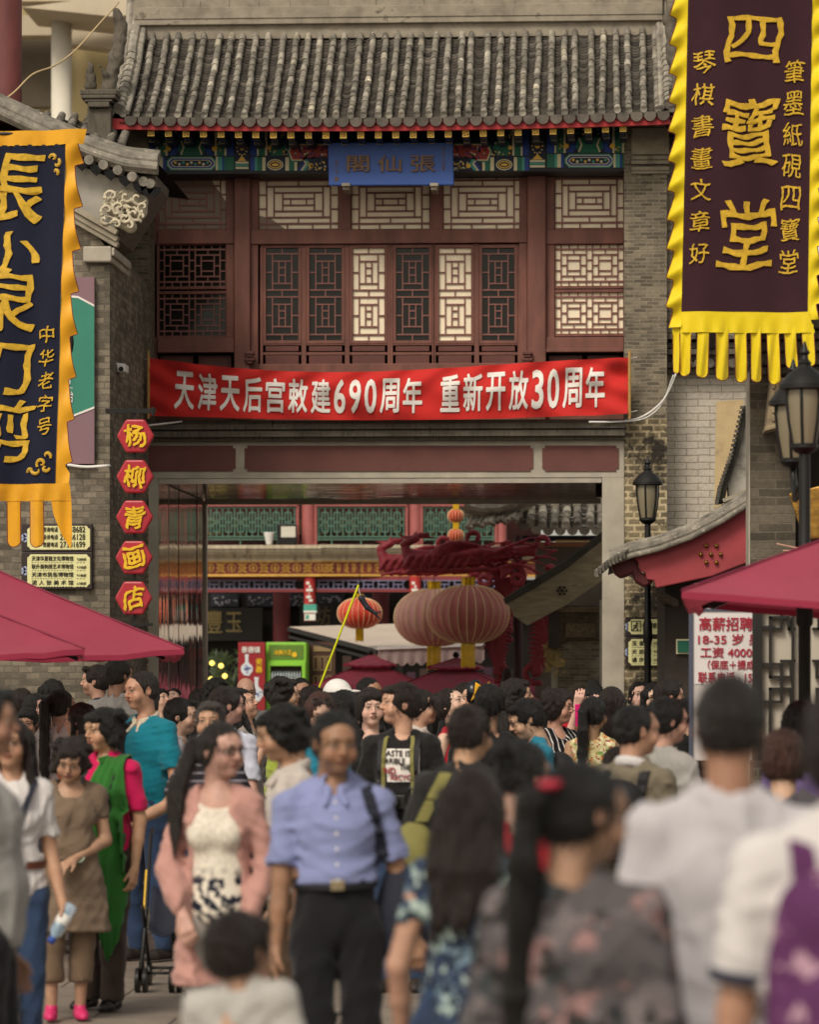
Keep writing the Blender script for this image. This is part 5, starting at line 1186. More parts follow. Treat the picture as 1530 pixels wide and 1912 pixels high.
fp = tag(np_mesh('flower_pot', [(lambda F: (F.ell((W(503, 1003, YC-.2).x, YC-.2, cz_(1004)), (.05, .05, .06), .01), F.cap((W(503, 1003, YC-.2).x, YC-.2, cz_(1014)), (W(503, 1003, YC-.2).x, YC-.2, cz_(996)), .045, .075, .01), F.plane((0, 0, 1), cz_(995)), F.mesh())[-1])(Fd((W(503, 0, YC-.2).x-.12, YC-.32, cz_(1020)), (W(503, 0, YC-.2).x+.12, YC-.08, cz_(985)), .008))], WHITEP), 'white flower pot standing on the balcony ledge beside the floodlight', 'flower pot')
fl = thing('floodlight', 'grey floodlight resting on the stone ledge beside the red column', 'floodlight', W(539, 1017, YC - .2))
b = MB(); b.pb(518, 979, 554, 1016, YC - .25, .12); b.build('housing', BLACKM, fl, bevel=.01)
b = MB(); b.pb(525, 983, 552, 1003, YC - .256, .01); b.build('lens', mat('flood_glass', hx('c9c4b4'), .25, .1, 6, 0, stretch=(1, 1, 6)), fl)
# shop front goods
po = thing('poster', 'red vertical poster with white vases and yellow lettering', 'poster', W(470, 1400, 46))
b = MB(); b.pb(445, 1199, 495, 1420, 46, .05); b.build('board', mat('poster_red', hx('8f1d24'), .5, .08, 3, 0), po, bevel=.004)
b = MB(); ptext(b, '景德镇', 451, 1207, 486, 1219, 45.99, .02); b.build('lettering', WHT, po)
b = MB(); ptext(b, '瓷', 478, 1229, 490, 1241, 45.99, .02); ptext(b, '器', 478, 1243, 490, 1256, 45.99, .02); b.build('lettering', YEL, po)
def vase(cx, cy, k, name):
    b = MB(); pr = [(0, 0), (5, 0), (6, 2), (12, 10), (13, 16), (11, 22), (5, 27), (3.5, 30), (3.2, 40), (4.4, 46), (0, 46)]
    pts = [(cx + x*k, cy - y*k) for x, y in pr] + [(cx - x*k, cy - y*k) for x, y in pr[::-1]]
    b.pprism(pts[1:-2], 45.992, .006); o = b.build(name, mat('porcelain_print', hx('c9ccd0'), .5, .06, 6, 0), po)
    b = MB(); rr = random.Random(int(cx))
    for i in range(26): a_ = rr.uniform(0, 6.3); r_ = rr.uniform(0, 10); b.pb(cx + r_*math.cos(a_)*k - 1.0, cy - 15*k + r_*.9*math.sin(a_)*k - .7, cx + r_*math.cos(a_)*k + 1.0, cy - 15*k + r_*.9*math.sin(a_)*k + .7, 45.988 - i*.0002, .003)
    b.build('print', P_BLUE, o)
vase(461, 1262, .88, 'vase_picture'); vase(479, 1310, 1.0, 'vase_picture')
fr = thing('drinks_fridge', 'bright green drinks fridge with glass door and rows of bottles', 'fridge', W(534, 1400, 46.1))
LIME = mat('lime_green', hx('86c23e'), .4, .05, 3, 0)
b = MB(); b.pb(497, 1199, 572, 1640, 46.15, .5); b.build('cabinet', LIME, fr, bevel=.01)
b = MB(); b.pb(502, 1204, 567, 1231, 46.14, .01); b.build('header', mat('olive_header', hx('5b7a2c'), .5, .15, 6, 0), fr)
b = MB(); ptext(b, '冰爽小王', 512, 1213, 545, 1223, 46.13, .03); b.pprism([(550 + 5*math.cos(i*.6), 1222 + 5*math.sin(i*.6)) for i in range(10)], 46.13, .008); b.build('lettering', YEL, fr)
b = MB(); 
for q in ((499, 1236, 570, 1243), (499, 1243, 505, 1400), (564, 1243, 570, 1400)): b.pb(*q, 46.13, .02)
b.build('door_frame', LIME, fr)
b = MB(); b.pb(505, 1243, 564, 1400, 46.145, .004); b.build('glass', GLASS_D, fr)
b = MB()
for r_ in range(5):
    for i in range(11): p = W(509 + i*5.1, 1262 + r_*26, 46.13); b.lathe([(.012, -.05), (.013, .02), (.005, .05), (.005, .065)], (p.x, 46.135, p.z), 6)
o = b.build('bottles', mat('bottle_white', hx('a9b5b5'), .3, .2, 20, 0), fr); o['kind'] = 'stuff'
cd = thing('carved_door', 'brown carved wooden door leaf beside the green fridge', 'door', W(602, 1400, 46.6))
b = MB(); b.pb(578, 1198, 626, 1640, 46.6, .05); b.build('leaf', mat('dark_walnut', hx('4a2f22'), .6, .2, 5, .1), cd)
b = MB()
for i in range(3):
    for x in (590, 602, 614): 
        for q in ((x-5, 1225 + i*36, x+5, 1227 + i*36), (x-5, 1250 + i*36, x+5, 1252 + i*36), (x-5, 1227 + i*36, x-3, 1250 + i*36), (x+3, 1227 + i*36, x+5, 1250 + i*36)): b.pb(*q, 46.585, .02)
b.pb(586, 1206, 618, 1216, 46.585, .02); b.build('carving', mat('light_carving', hx('8d7650'), .6, .2, 8, .1), cd)
pt = thing('potted_foliage', 'dark leafy plants with yellow lights inside the shop doorway', 'plant', W(412, 1640, 46.4))
b = MB(); rr = random.Random(11)
for i in range(420):
    x, y = rr.gauss(412, 16), rr.uniform(1215, 1420); p = W(x, y, 46.4 + rr.uniform(0, .6)); a = rr.uniform(0, 6.28); l = rr.uniform(.03, .08); d = Vector((math.cos(a), rr.uniform(-.5, .5), math.sin(a)))*l; e = Vector((-math.sin(a), 0, math.cos(a)))*l*.3
    b._add([p - d, p + e, p + d, p - e], [(0, 1, 2, 3)])
b.build('leaves', mat('dark_leaf', hx('2f3d20'), .6, .4, 4, 0), pt)
lm, n_, p_ = _nodes('warm_bulb'); p_.inputs['Emission Color'].default_value = (1, .75, .15, 1); p_.inputs['Emission Strength'].default_value = 1.2; p_.inputs['Base Color'].default_value = (.8, .6, .1, 1)
for (x, y) in ((396, 1238), (413, 1243), (408, 1270), (420, 1262), (394, 1268)):
    p = W(x, y, 46.3); b = MB(); b.lathe([(.008, -.035), (.034, -.015), (.034, .015), (.008, .035)], p, 12); b.build('bulb', lm, pt, smooth=True)
# awning
aw = thing('awning', 'cream canvas awning with scalloped edge over the courtyard stalls', 'awning', W(740, 1240, 40.5))
CANV = cloth_mat('cream_canvas', hx('b5a594'), .85, .1, 2, 300)
b = MB(); y0, y1 = 39.6, 42.4
A = [W(540, 1170, 44.5), W(905, 1160, 45), W(905, 1206, 41.6), W(706, 1213, 41.2)]
b.grid([[A[0].lerp(A[1], i/20).lerp(A[3].lerp(A[2], i/20), j/8) - Vector((0, 0, .05*math.sin(math.pi*j/8))) for i in range(21)] for j in range(9)]); b.build('canopy', CANV, aw, smooth=True)
b = MB()
G = []
for j in range(5):
    row = []
    for i in range(81):
        t = i/80; p = A[3].lerp(A[2], t); d = (.16 + .045*abs(math.sin(t*math.pi*11)))*j/4; row.append((p.x, p.y - .01 + .015*math.sin(t*60)*j/4, p.z - d))
    G.append(row)
b.grid(G); b.build('valance', mat('pale_mauve_canvas', hx('a89490'), .85, .08, 3, .05), aw, smooth=True)
b = MB(); b.bar(A[0] - Vector((0, 0, .03)), A[3] - Vector((0, 0, .03)), .05); b.bar(A[0] - Vector((0, 0, .13)), A[3] - Vector((.0, 0, .12)), .03); b.build('arm', BLACKM, aw)
b = MB(); b.bar(A[3] + Vector((0, -.02, .02)), A[2] + Vector((0, -.02, .02)), .035); b.build('rail', WHITEP, aw)
# dim stalls behind the parasols
st = thing('market_stalls', 'shadowy stall fronts under the cream awning', 'stall', (-1.8, 45.8, 0))
b = MB(); rr = random.Random(3)
for i in range(14): x = 640 + i*24; b.cur = i % 3; b.pb(x, 1215 + rr.uniform(0, 40), x + 16, 1640, 45.9 - rr.uniform(0, .3), .1)
b.build('counter', [mat('stall_wood', hx('3a2a22'), .8, .2, 4, .1), INTER, mat('stall_plum', hx('3a2230'), .8, .2, 4, .1)], st)
umbrella('crimson courtyard parasol with a vent cap, left of the big lanterns', 692, 1233, 40.2, 1.02, .44, tiers=2, rot=.05)
umbrella('crimson courtyard parasol with a vent cap, below the big lanterns', 852, 1238, 39.9, 1.0, .42, tiers=2, rot=-.06)
umbrella('crimson courtyard parasol mostly hidden behind the carved phoenix post', 1010, 1262, 41.0, .6, .25, rot=.1)
cu_ = thing('folded_parasol', 'closed dark brown parasol standing below the carved phoenix', 'parasol', W(947, 1640, 38))
b = MB(); p = W(947, 0, 38); b.lathe([(.11, W(947, 1330, 38).z), (.09, W(947, 1292, 38).z), (.05, W(947, 1262, 38).z), (.055, W(947, 1258, 38).z), (.035, W(947, 1250, 38).z), (.01, W(947, 1246, 38).z)], (p.x, 38, 0), 12); b.build('canopy', mat('dark_plum_cloth', hx('2c1418'), .7, .2, 5, .1), cu_, smooth=True, angle=40)
b = MB(); b.tube([(p.x, 38, 0), (p.x, 38, W(947, 1330, 38).z)], .02, 8); b.build('pole', BLACKM, cu_)
# lanterns
def lantern_mat(name, c1, c2):
    m, n, p = _nodes(name); tc = n.nodes.new('ShaderNodeTexCoord'); sp = n.nodes.new('ShaderNodeSeparateXYZ'); n.links.new(tc.outputs['Object'], sp.inputs[0])
    f = ramp(n, noise(n, 5, 4, tc.outputs['Object']), [(.35, 0.0), (.7, .6)]); c = mixc(n, hx(c1), hx(c2), f); n.links.new(c, p.inputs['Base Color'])
    p.inputs['Roughness'].default_value = .6; p.inputs['Sheen Weight'].default_value = 1.0; p.inputs['Sheen Roughness'].default_value = .3; p.inputs['Sheen Tint'].default_value = hx('d8b0a0') + (1,); add_bump(n, p, noise(n, 200, 2, tc.outputs['Object']), .08, .01); return m
LRED = lantern_mat('faded_lantern_silk', 'b8605a', 'c98a80'); LBRIGHT = lantern_mat('red_lantern_silk', 'c0341f', 'c9482c')
GOLDF = mat('gold_foil', hx('c99f1c'), .3, .2, 20, .15, 60, metal=.6); GRIB = mat('gold_rib', hx('efd3a0'), .5, .1, 5, 0)
def lantern(label, px, py, Y, rx, rz, n, m, tassel=True, group=None, hang=.4):
    c = W(px, py, Y); k = Y / FPX; R_, Z_ = rx*k, rz*k; o = thing('lantern', label, 'lantern', (c.x, Y, c.z), group or 'red courtyard lanterns')
    b = MB(); pr = [(i/24)*math.pi*.86 + .07*math.pi for i in range(25)]; sub = 6; N = n*sub; rows = []
    for a in pr:
        rows.append([(c.x + (R_*math.sin(a)**.85*(1 - .022*(1-abs(math.cos(math.pi*j/sub)))))*math.cos(2*math.pi*j/N), Y + R_*math.sin(a)**.85*(1-.022*(1-abs(math.cos(math.pi*j/sub))))*math.sin(2*math.pi*j/N), c.z + Z_*math.cos(a)) for j in range(N+1)])
    b.grid(rows[::-1]); b.build('shade', m, o, smooth=True)
    b = MB()
    for j in range(n):
        t = 2*math.pi*j/n; b.tube([(c.x + (R_*math.sin(a)**.85+.002)*math.cos(t), Y + (R_*math.sin(a)**.85+.002)*math.sin(t), c.z + Z_*math.cos(a)) for a in pr], .005*max(.6, R_/.45), 4, False)
    b.build('ribs', GRIB, o)
    w = R_*.17; b = MB(); b.lathe([(w*1.05, Z_*.90), (w*1.05, Z_*.96), (w, Z_*.97), (w, Z_*1.20), (w*1.06, Z_*1.21), (w*1.06, Z_*1.26)], c, 18); b.build('cap', GOLDF, o, smooth=True, angle=35)
    b = MB(); b.lathe([(w*1.05, -Z_*1.02), (w*1.05, -Z_*.92)], c, 18); b.build('collar', GOLDF, o)
    b = MB(); b.tube([(c.x, Y, c.z + Z_*1.2), (c.x, Y, c.z + Z_*1.2 + hang)], .005, 5); b.build('cord', BLACKM, o)
    if tassel:
        b = MB(); rr = random.Random(1)
        for j in range(40):
            t = 2*math.pi*j/40; r0 = w*rr.uniform(.8, 1); b.bar((c.x + r0*math.cos(t), Y + r0*math.sin(t), c.z - Z_*1.0), (c.x + r0*1.02*math.cos(t), Y + r0*1.02*math.sin(t), c.z - Z_*rr.uniform(1.75, 1.83)), .012, .006)
        b.build('tassel', GOLDF, o)
    return o
lantern('big faded red lantern with gold ribs, the nearer of the pair under the phoenix', 875, 1147, 38.6, 77, 55, 28, LRED)
lantern('big faded red lantern with gold ribs, half hidden behind its neighbour', 811, 1153, 39.8, 75, 54, 28, lantern_mat('paler_lantern_silk', 'cb8c82', 'd9aea2'))
lantern('bright orange red lantern hanging before the dark shop interior', 672, 1145, 41.5, 42, 29, 24, LBRIGHT)
for i, (y, l) in enumerate(((926, 'small red lantern at the top of the balcony string'), (963, 'small red lantern in the middle of the balcony string'), (1000, 'small red lantern low on the balcony string behind the phoenix'))): lantern(l, 851.5, y, 41, 15, 13, 16, LBRIGHT, False, 'strung lanterns beside the balcony', .1)
b = MB()
for y in (944, 981, 1016): b.pb(846, y - 6, 857, y + 7, 41 - .05, .1)
tag(b.build('lantern_tassels', YEL), 'yellow tassel links joining the small strung lanterns', 'tassel')
# carved phoenix bracket
PHX = mat('carved_red_wood', hx('8e2c38'), .55, .3, 6, .2, 40, stain=(hx('4a1a20'), 6, .66))
def phoenix(label, ox, oy, Y, k, full):
    F = Fd(tuple(W(ox - 200*k, oy + 95*k, Y) - Vector((0, .16, 0))), tuple(W(ox + 150*k, oy - 75*k, Y) + Vector((0, .16, 0))), .0105)
    def P(x, y, d=0): w = W(ox + x*k, oy + y*k, Y); return (w.x, Y - d, w.z)
    u = k*Y/FPX
    # body and neck, head facing left
    F.cap(P(-130, 12), P(-20, 6), 20*u, 18*u, .03, sq=(1, 1.5, 1)); F.cap(P(-20, 6), P(90, -8), 18*u, 9*u, .03, sq=(1, 1.6, 1))
    F.cap(P(-140, 6), P(-150, -18), 13*u, 7*u, .02); F.cap(P(-150, -18), P(-128, -30), 7*u, 8*u, .02); F.cap(P(-132, -30), P(-158, -34), 5*u, 1.5*u, .01); F.cap(P(-128, -34), P(-100, -40), 4*u, 1.5*u, .01)
    for i in range(8):                                     # wing: a fan of long curved feathers
        pr = None; a0 = -1.15 + .13*i; r_ = 105 - 4*i
        for j in range(8):
            t = j/7; q = P(-98 + 6*i + r_*t*math.cos(a0*(1 - .45*t)), 2 + r_*t*math.sin(a0*(1 - .75*t))*.62, .05 + .03*math.sin(t*3 + i))
            if pr: F.cap(pr, q, 6*u*(1.05 - .5*t), 6*u*(1 - .5*t), .004)
            pr = q
    for i in range(15):                                    # scales along the body
        for j in range(3): F.ell(P(-128 + 13*i + 6*(j % 2), 2 + 9*j - .06*i*i*.5, .055), (.020, .030, .014), .003)
    for i in range(5): F.cap(P(-140, -26 - i, .0), P(-126 + 8*i, -44 + 3*i, .0), 2.5*u, 1.2*u, .004)
    for i in range(8): F.cap(P(-150 + 16*i, 24, .05), P(-138 + 16*i, 6, .07), 3.2*u, 5.5*u, .006)
    for i in range(7): F.cap(P(-146 + 18*i, 34, .03), P(-110 + 18*i, 28, .05), 2.8*u, 4.2*u, .006)
    for i in range(7):                                     # tail streamers curling to the right
        y0 = -14 + 6*i; pr = None
        for j in range(9):
            t = j/8; q = P(0 + 135*t, y0 + (-12 + 4*i)*t + 9*math.sin(t*7 + i*1.3), .03 + .05*math.sin(t*3 + i))
            if pr: F.cap(pr, q, 3.6*u*(1.1 - .6*t), 3.6*u*(1.0 - .6*t), .004)
            pr = q
    for (cx, cy, r, a, d) in ((-18, -30, 16, 2.5, 4.5), (60, 44, 26, 3.2, 5), (62, 44, 14, 1, 5), (112, -22, 14, 3, 4), (120, 30, 16, 2, -4.5), (40, 26, 12, 0, 4)):
        pr = None
        for j in range(12):
            t = j/11; ra = r*(1 - .7*t); q = P(cx + ra*math.cos(a + d*t), cy + ra*math.sin(a + d*t), .04)
            if pr: F.cap(pr, q, 5*u, 4*u, .008)
            pr = q
    F.wob(.004, 40, 2)
    return F.mesh()
ph = thing('phoenix_bracket', 'dark red carved phoenix bracket from which the two big lanterns hang', 'carving', W(960, 1640, 38.6))
np_mesh('carved_bird', [phoenix('', 905, 1035, 38.6, 1.0, True)], PHX, ph)
def plume(x0, y0, x1, y1, wid, Y, flip, seed):
    F = Fd(tuple(W(min(x0, x1) - wid - 20, max(y0, y1) + 25, Y) - Vector((0, .14, 0))), tuple(W(max(x0, x1) + wid + 20, min(y0, y1) - 25, Y) + Vector((0, .14, 0))), .0105); u = Y/FPX
    def P(x, y, d=0): w = W(x, y, Y); return (w.x, Y - d, w.z)
    rr = random.Random(seed); pr = None; N = 12; C = []
    for i in range(N + 1):
        t = i/N; C.append((x0 + (x1-x0)*t + flip*wid*.35*math.sin(t*math.pi*1.15), y0 + (y1-y0)*t))
    for i in range(N): F.cap(P(*C[i], .05), P(*C[i+1], .05), 6*u, 6*u, .01)
    for i in range(N + 1):
        t = i/N; w_ = wid*(.35 + .75*math.sin(math.pi*min(1, t*.9 + .12)))
        for s_ in (-1, 1):
            pr = None
            for j in range(7):
                q_ = j/6; q = P(C[i][0] + s_*w_*q_, C[i][1] - 36*q_ + 12*q_*q_ + 16*q_**3, .03 + .03*math.sin(q_*3))
                if pr: F.cap(pr, q, 6.6*u*(1.12 - .85*q_), 6.6*u*(1.0 - .85*q_), .006)
                pr = q
    cx, cy = C[-1]; pr = None
    for j in range(14):
        t = j/13; ra = wid*.75*(1 - .75*t); q = P(cx + flip*ra*math.cos(t*6 + 1.2), cy - 4 + ra*math.sin(t*6 + 1.2), .05)
        if pr: F.cap(pr, q, 6*u, 4.5*u, .01)
        pr = q
    for i in range(3, N - 1): F.cap(P(*C[i]), P(*C[i+1]), wid*.4*u, wid*.4*u, .02, sq=(1, 2.2, 1))
    F.wob(.003, 40, seed); return F.mesh()
np_mesh('carved_plume', [plume(1010, 1150, 1004, 1258, 30, 38.5, 1, 1)], PHX, ph); np_mesh('carved_plume', [plume(942, 1170, 930, 1258, 24, 38.7, -1, 2)], PHX, ph)
np_mesh('carved_plume', [plume(925, 1065, 950, 1180, 26, 38.75, 1, 3)], PHX, ph)
b = MB(); b.tube([W(968, 1000, 38.9), W(968, 1640, 38.9)], .05, 10); b.build('post', mat('dark_post', hx('35161a'), .6, .2, 4, .1), ph)
ph2 = tag(np_mesh('phoenix_carving', [phoenix('', 848, 1042, 40.2, .92, True)], PHX), 'second carved red phoenix peeping out behind the nearer one', 'carving')
# right-hand courtyard roof, bargeboard and walls
cr = thing('courtyard_pavilion', 'grey tiled pavilion roof with upturned eave corner beyond the passage', 'pavilion', (0.3, 39.5, 0))
c3, p3 = MB(), MB(); Yr = 39.6
def prof3(t): return Yr + 1.0*t, W(1050, 985, Yr).z + .62*(.7*t + .3*t*t)
x3 = [W(968, 0, Yr).x + .137*i for i in range(11)]
def sag3(x): return .10*max(0, (x3[2]-x)/.4) if x < x3[2] else 0
tile_roof(c3, p3, x3, prof3, .048, 7, sag3, 9)
r3 = c3.build('roof', mat('pale_weathered_tile', hx('9a9284'), .85, .45, 9, .4, 60, stain=(hx('d8d0c0'), 14, .58), tint=True), cr, smooth=True, angle=40); p3.build('pan_tiles', mat('grey_pan_pale', hx('6a6358'), .9, .35, 9, .4, 60, tint=True), r3)
b = MB(); b.tint = .9
for (o, r) in ((0, .06), (9, .045), (18, .03)):
    b.tint = .8 + .02*o; pts = [W(x, y + o, Yr - .15 + .01*o) for x, y in ((868, 942), (900, 950), (935, 948), (975, 934), (1010, 915))]; b.tube(pts, r, 8)
for i in range(14):
    t = i/13; p = W(872 + 92*t, 985 - 14*t + 3*math.sin(i*2), Yr - .2); q = W(885 + 88*t, 962 - 12*t, Yr - .05); b.tint = random.uniform(.5, 1.2); b.tube([p, q], [.03, .022], 7)
b.build('hip_ridge', MATS['pale_weathered_tile'], r3, smooth=True, angle=40)
b = MB(); b._add([W(872, 983, Yr - .1), W(962, 972, Yr - .1), W(1000, 915, Yr + .5), W(880, 945, Yr + .2)], [(0, 1, 2, 3)]); b.build('hip_slope', TILE_D, r3)
b = MB(); b.pb(965, 1000, 1140, 1010, Yr + .25, .1); b.build('eave_beam', P_NAVY, cr)
b = MB(); b.pb(960, 1012, 1140, 1020, Yr + .2, .2); b.build('eave_beam', mat('ochre_beam', hx('8a5a3a'), .6, .2, 5, .1), cr)
b = MB()
for i in range(20): p = W(1040 + i*5, 1010, Yr + .2); b.tube([(p.x, Yr + .18, p.z), (p.x, Yr + .3, p.z)], .014, 8)
b.build('eave_beads', GILT, cr)
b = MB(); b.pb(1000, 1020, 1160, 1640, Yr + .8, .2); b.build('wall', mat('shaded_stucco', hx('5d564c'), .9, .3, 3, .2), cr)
gb = thing('grey_gabled_shop', 'weathered grey gable board with seven dark studs sloping past the phoenix', 'shop', (0, 37.6, 0))
WEAT = mat('weathered_grey_board', hx('a0947c'), .85, .3, 5, .3, 40, stretch=(1, 1, 5), stain=(hx('3f382e'), 3, .62))
b = MB(); b.pprism([(945, 1126), (1000, 1095), (1060, 1058), (1130, 1004), (1130, 1080), (1060, 1128), (985, 1168), (960, 1150), (955, 1138)], 37.6, .06); b.build('gable_board', WEAT, gb, bevel=.008)
b = MB(); b.pprism([(940, 1118), (1000, 1080), (1060, 1043), (1130, 988), (1130, 1005), (1060, 1060), (1000, 1097), (944, 1128)], 37.5, .4); b.build('roof_edge', mat('dark_slate', hx('4b4740'), .85, .3, 6, .3), gb, bevel=.01)
b = MB()
for (x, y) in ((1046, 1097), (1054, 1097), (1042, 1103), (1050, 1103), (1058, 1103), (1046, 1109), (1054, 1109)): p = W(x, y, 37.6); b.tube([(p.x, 37.6, p.z), (p.x, 37.57, p.z)], .014, 10)
b.build('studs', INTER, gb)
b = MB(); b.pb(1042, 1190, 1160, 1640, 38.0, .2); b.build('wall', BRICK, gb)
b = MB(); b.pb(1030, 1180, 1042, 1640, 38.02, .2); b.pb(1120, 1120, 1126, 1640, 37.7, .1); b.build('corner_post', CONC, gb)
b = MB(); b.pprism([(1040, 1130), (1130, 1130), (1130, 1195), (1060, 1195), (1040, 1204)], 37.9, .1); b.build('carved_panel', mat('brown_carved', hx('4b4032'), .8, .5, 25, .6, 50), gb, bevel=.01)
b = MB(); b.pb(1024, 1140, 1044, 1210, 37.85, .15); b.build('bracket', mat('dark_oak', hx('3a322a'), .7, .3, 5, .2), gb, bevel=.01)
b = MB(); b.pb(1040, 1133, 1128, 1143, 37.86, .05); b.pb(1056, 1164, 1112, 1190, 37.88, .03); b.build('carving', mat('brown_carved_light', hx('6a5a44'), .8, .6, 40, .8, 60), gb, bevel=.005)
dp = thing('dried_flowers', 'bunch of dried pale flowers hanging beside the carved plume', 'flowers', W(1040, 1250, 38))
b = MB(); rr = random.Random(21)
for i in range(160):
    x, y = rr.gauss(1036, 11), rr.gauss(1232, 14); p = W(x, y, 38 + rr.uniform(-.1, .1)); a = rr.uniform(0, 6.28); l = rr.uniform(.02, .045); d = Vector((math.cos(a), rr.uniform(-.6, .6), math.sin(a)))*l; e = Vector((-math.sin(a), .2, math.cos(a)))*l*.5
    b._add([p - d, p + e, p + d, p - e], [(0, 1, 2, 3)])
b.build('petals', mat('dried_petals', hx('a08a58'), .8, .4, 6, 0), dp)
# yellow pole with fish streamer
fs = thing('fish_streamer', 'black and white fish streamer flying from a thin yellow pole', 'streamer', W(593, 1292, 28))
b = MB(); b.tube([W(592, 1295, 28), W(630, 1196, 28), W(670, 1092, 28)], .009, 8); b.build('pole', mat('neon_yellow', hx('cfd010'), .5, .05, 3, 0), fs)
b = MB(); b.tube([W(670, 1094, 28), W(671, 1104, 28), W(674, 1113, 28)], .003, 5); b.build('string', WHT, fs)
F = Fd(tuple(W(664, 1160, 27.8)), tuple(W(716, 1105, 28.2)), .006); u = 28/FPX
F.cap(W(675, 1117, 28), W(686, 1134, 28), 6*u, 5*u, .01); F.cap(W(686, 1134, 28), W(702, 1146, 28), 5*u, 3*u, .01); F.cap(W(700, 1145, 28), W(710, 1156, 28), 2*u, 1.5*u, .008); F.cap(W(700, 1145, 28), W(711, 1142, 28), 2*u, 1.5*u, .008)
np_mesh('fish', [F.mesh()], mat('fish_scales', hx('22222c'), .6, .3, 30, .2, 60, stain=(hx('c8c4c0'), 45, .66)), fs)
bl = thing('foil_balloon', 'black foil balloon with a yellow star shaped fin held above the crowd', 'balloon', W(890, 1300, 24.5))
F = Fd(tuple(W(868, 1318, 24.3)), tuple(W(905, 1268, 24.7)), .008); F.ell(W(884, 1293, 24.5), (.06, .07, .085), .01); F.cap(W(884, 1285, 24.5), W(890, 1276, 24.5), .05, .03, .02); np_mesh('body', [F.mesh()], mat('black_foil', hx('14141c'), .25, .2, 20, .1), bl)
b = MB(); b.pprism([(916, 1272), (905, 1285), (893, 1299), (879, 1309), (886, 1292), (888, 1273), (900, 1281)], 24.38, .02); b.build('fin', mat('yellow_foil', hx('dca31e'), .35, .1, 10, .05), bl, bevel=.006)

# ================================================================== FAR BUILDING, RED PILLAR
fb = thing('modern_building', 'beige concrete building with round column and balconies behind the roofs', 'building', (-7, 50, 0))
BEI = mat('beige_concrete', hx('b8ab94'), .85, .12, 1.5, .1, 30, stain=(hx('8f8068'), 1.2, .62)); BEI_D = mat('ochre_panel', hx('9a8a62'), .8, .1, 1.5, .05)
b = MB(); b.pb(-100, -200, 300, 560, 52, .5); b.build('wall', BEI_D, fb)
b = MB(); b.pb(-100, 66, 100, 204, 51.0, .5) if False else b.pb(34, 70, 98, 200, 51.9, .05); b.build('opening', mat('dim_opening', hx('5b5142'), .8, .2, 2, 0), fb)
b = MB(); p = W(115, 0, 50.5); b.lathe([(.15, 0), (.15, W(115, 24, 50.5).z)], (p.x, 50.5, 0), 28); b.build('column', mat('pale_column', hx('c9c2b2'), .7, .06, 2, .03), fb, smooth=True)
b = MB(); b.pb(-100, 30, 98, 66, 51.2, .4); b.build('beam', BEI, fb)
b = MB(); b.pprism([(122, 24), (260, 48), (260, 100), (122, 82)], 51.2, .4); b.build('beam', BEI, fb)
b = MB(); b.pprism([(40, 14), (120, 4), (300, -20), (300, 20), (215, 32), (122, 22)], 49.5, 1.5); b.build('slab', BEI, fb)
b = MB(); b.pb(-100, -60, 300, 0, 49.8, .4); b.build('slab', BEI, fb)
rp_ = MB(); p = W(12, 0, 31.2); rp_.lathe([(.14, 4.5), (.14, 8.5)], (p.x, 31.2, 0), 24)
tag(rp_.build('red_pillar', mat('peeling_red_paint', hx('5c2c28'), .7, .3, 4, .3, 40, stain=(hx('c2b4a4'), 7, .68), stretch=(1, 1, .4)), smooth=True), 'dark red pillar with peeling paint at the top left edge', 'pillar')
# ================================================================== PEOPLE
def skin_mat():
    m, n, p = _nodes('skin'); a = n.nodes.new('ShaderNodeAttribute'); a.attribute_name = 'skin'
    f = ramp(n, noise(n, 30, 4, objv(n)), [(.3, .9), (.7, 1.08)]); c = mixc(n, a.outputs['Color'], f, None, 'MULTIPLY', 1.0)
    n.links.new(c, p.inputs['Base Color']); p.inputs['Roughness'].default_value = .5; p.inputs['Specular IOR Level'].default_value = .35
    p.inputs['Subsurface Weight'].default_value = .08; p.inputs['Subsurface Radius'].default_value = (.01, .004, .002); p.inputs['Subsurface Scale'].default_value = .5
    add_bump(n, p, noise(n, 220, 3, objv(n)), .08, .005); return m
SKINM = skin_mat()
def hair_mat(name, c, c2):
    if name in MATS: return MATS[name]
    m, n, p = _nodes(name); v = objv(n, (1, 1, .10)); f = noise(n, 140, 4, v); r = ramp(n, f, [(.35, 0.0), (.75, 1.0)])
    c_ = mixc(n, hx(c), hx(c2), r); n.links.new(c_, p.inputs['Base Color']); p.inputs['Roughness'].default_value = .45; p.inputs['Specular IOR Level'].default_value = .4
    add_bump(n, p, f, .9, .02); MATS[name] = m; return m
H_BLK = hair_mat('black_hair', '070606', '15110f'); H_BK2 = hair_mat('brown_black_hair', '120e0b', '2c221b'); H_BRN = hair_mat('dark_brown_hair', '120b08', '2a1a12'); H_GRY = hair_mat('greying_hair', '26221f', '57504a'); H_CHE = hair_mat('chestnut_hair', '2a170f', '56362a')
def fabric(name, c, var=.1, rough=.85): return cloth_mat(name, hx(c), rough, var, 4, 350, .12)
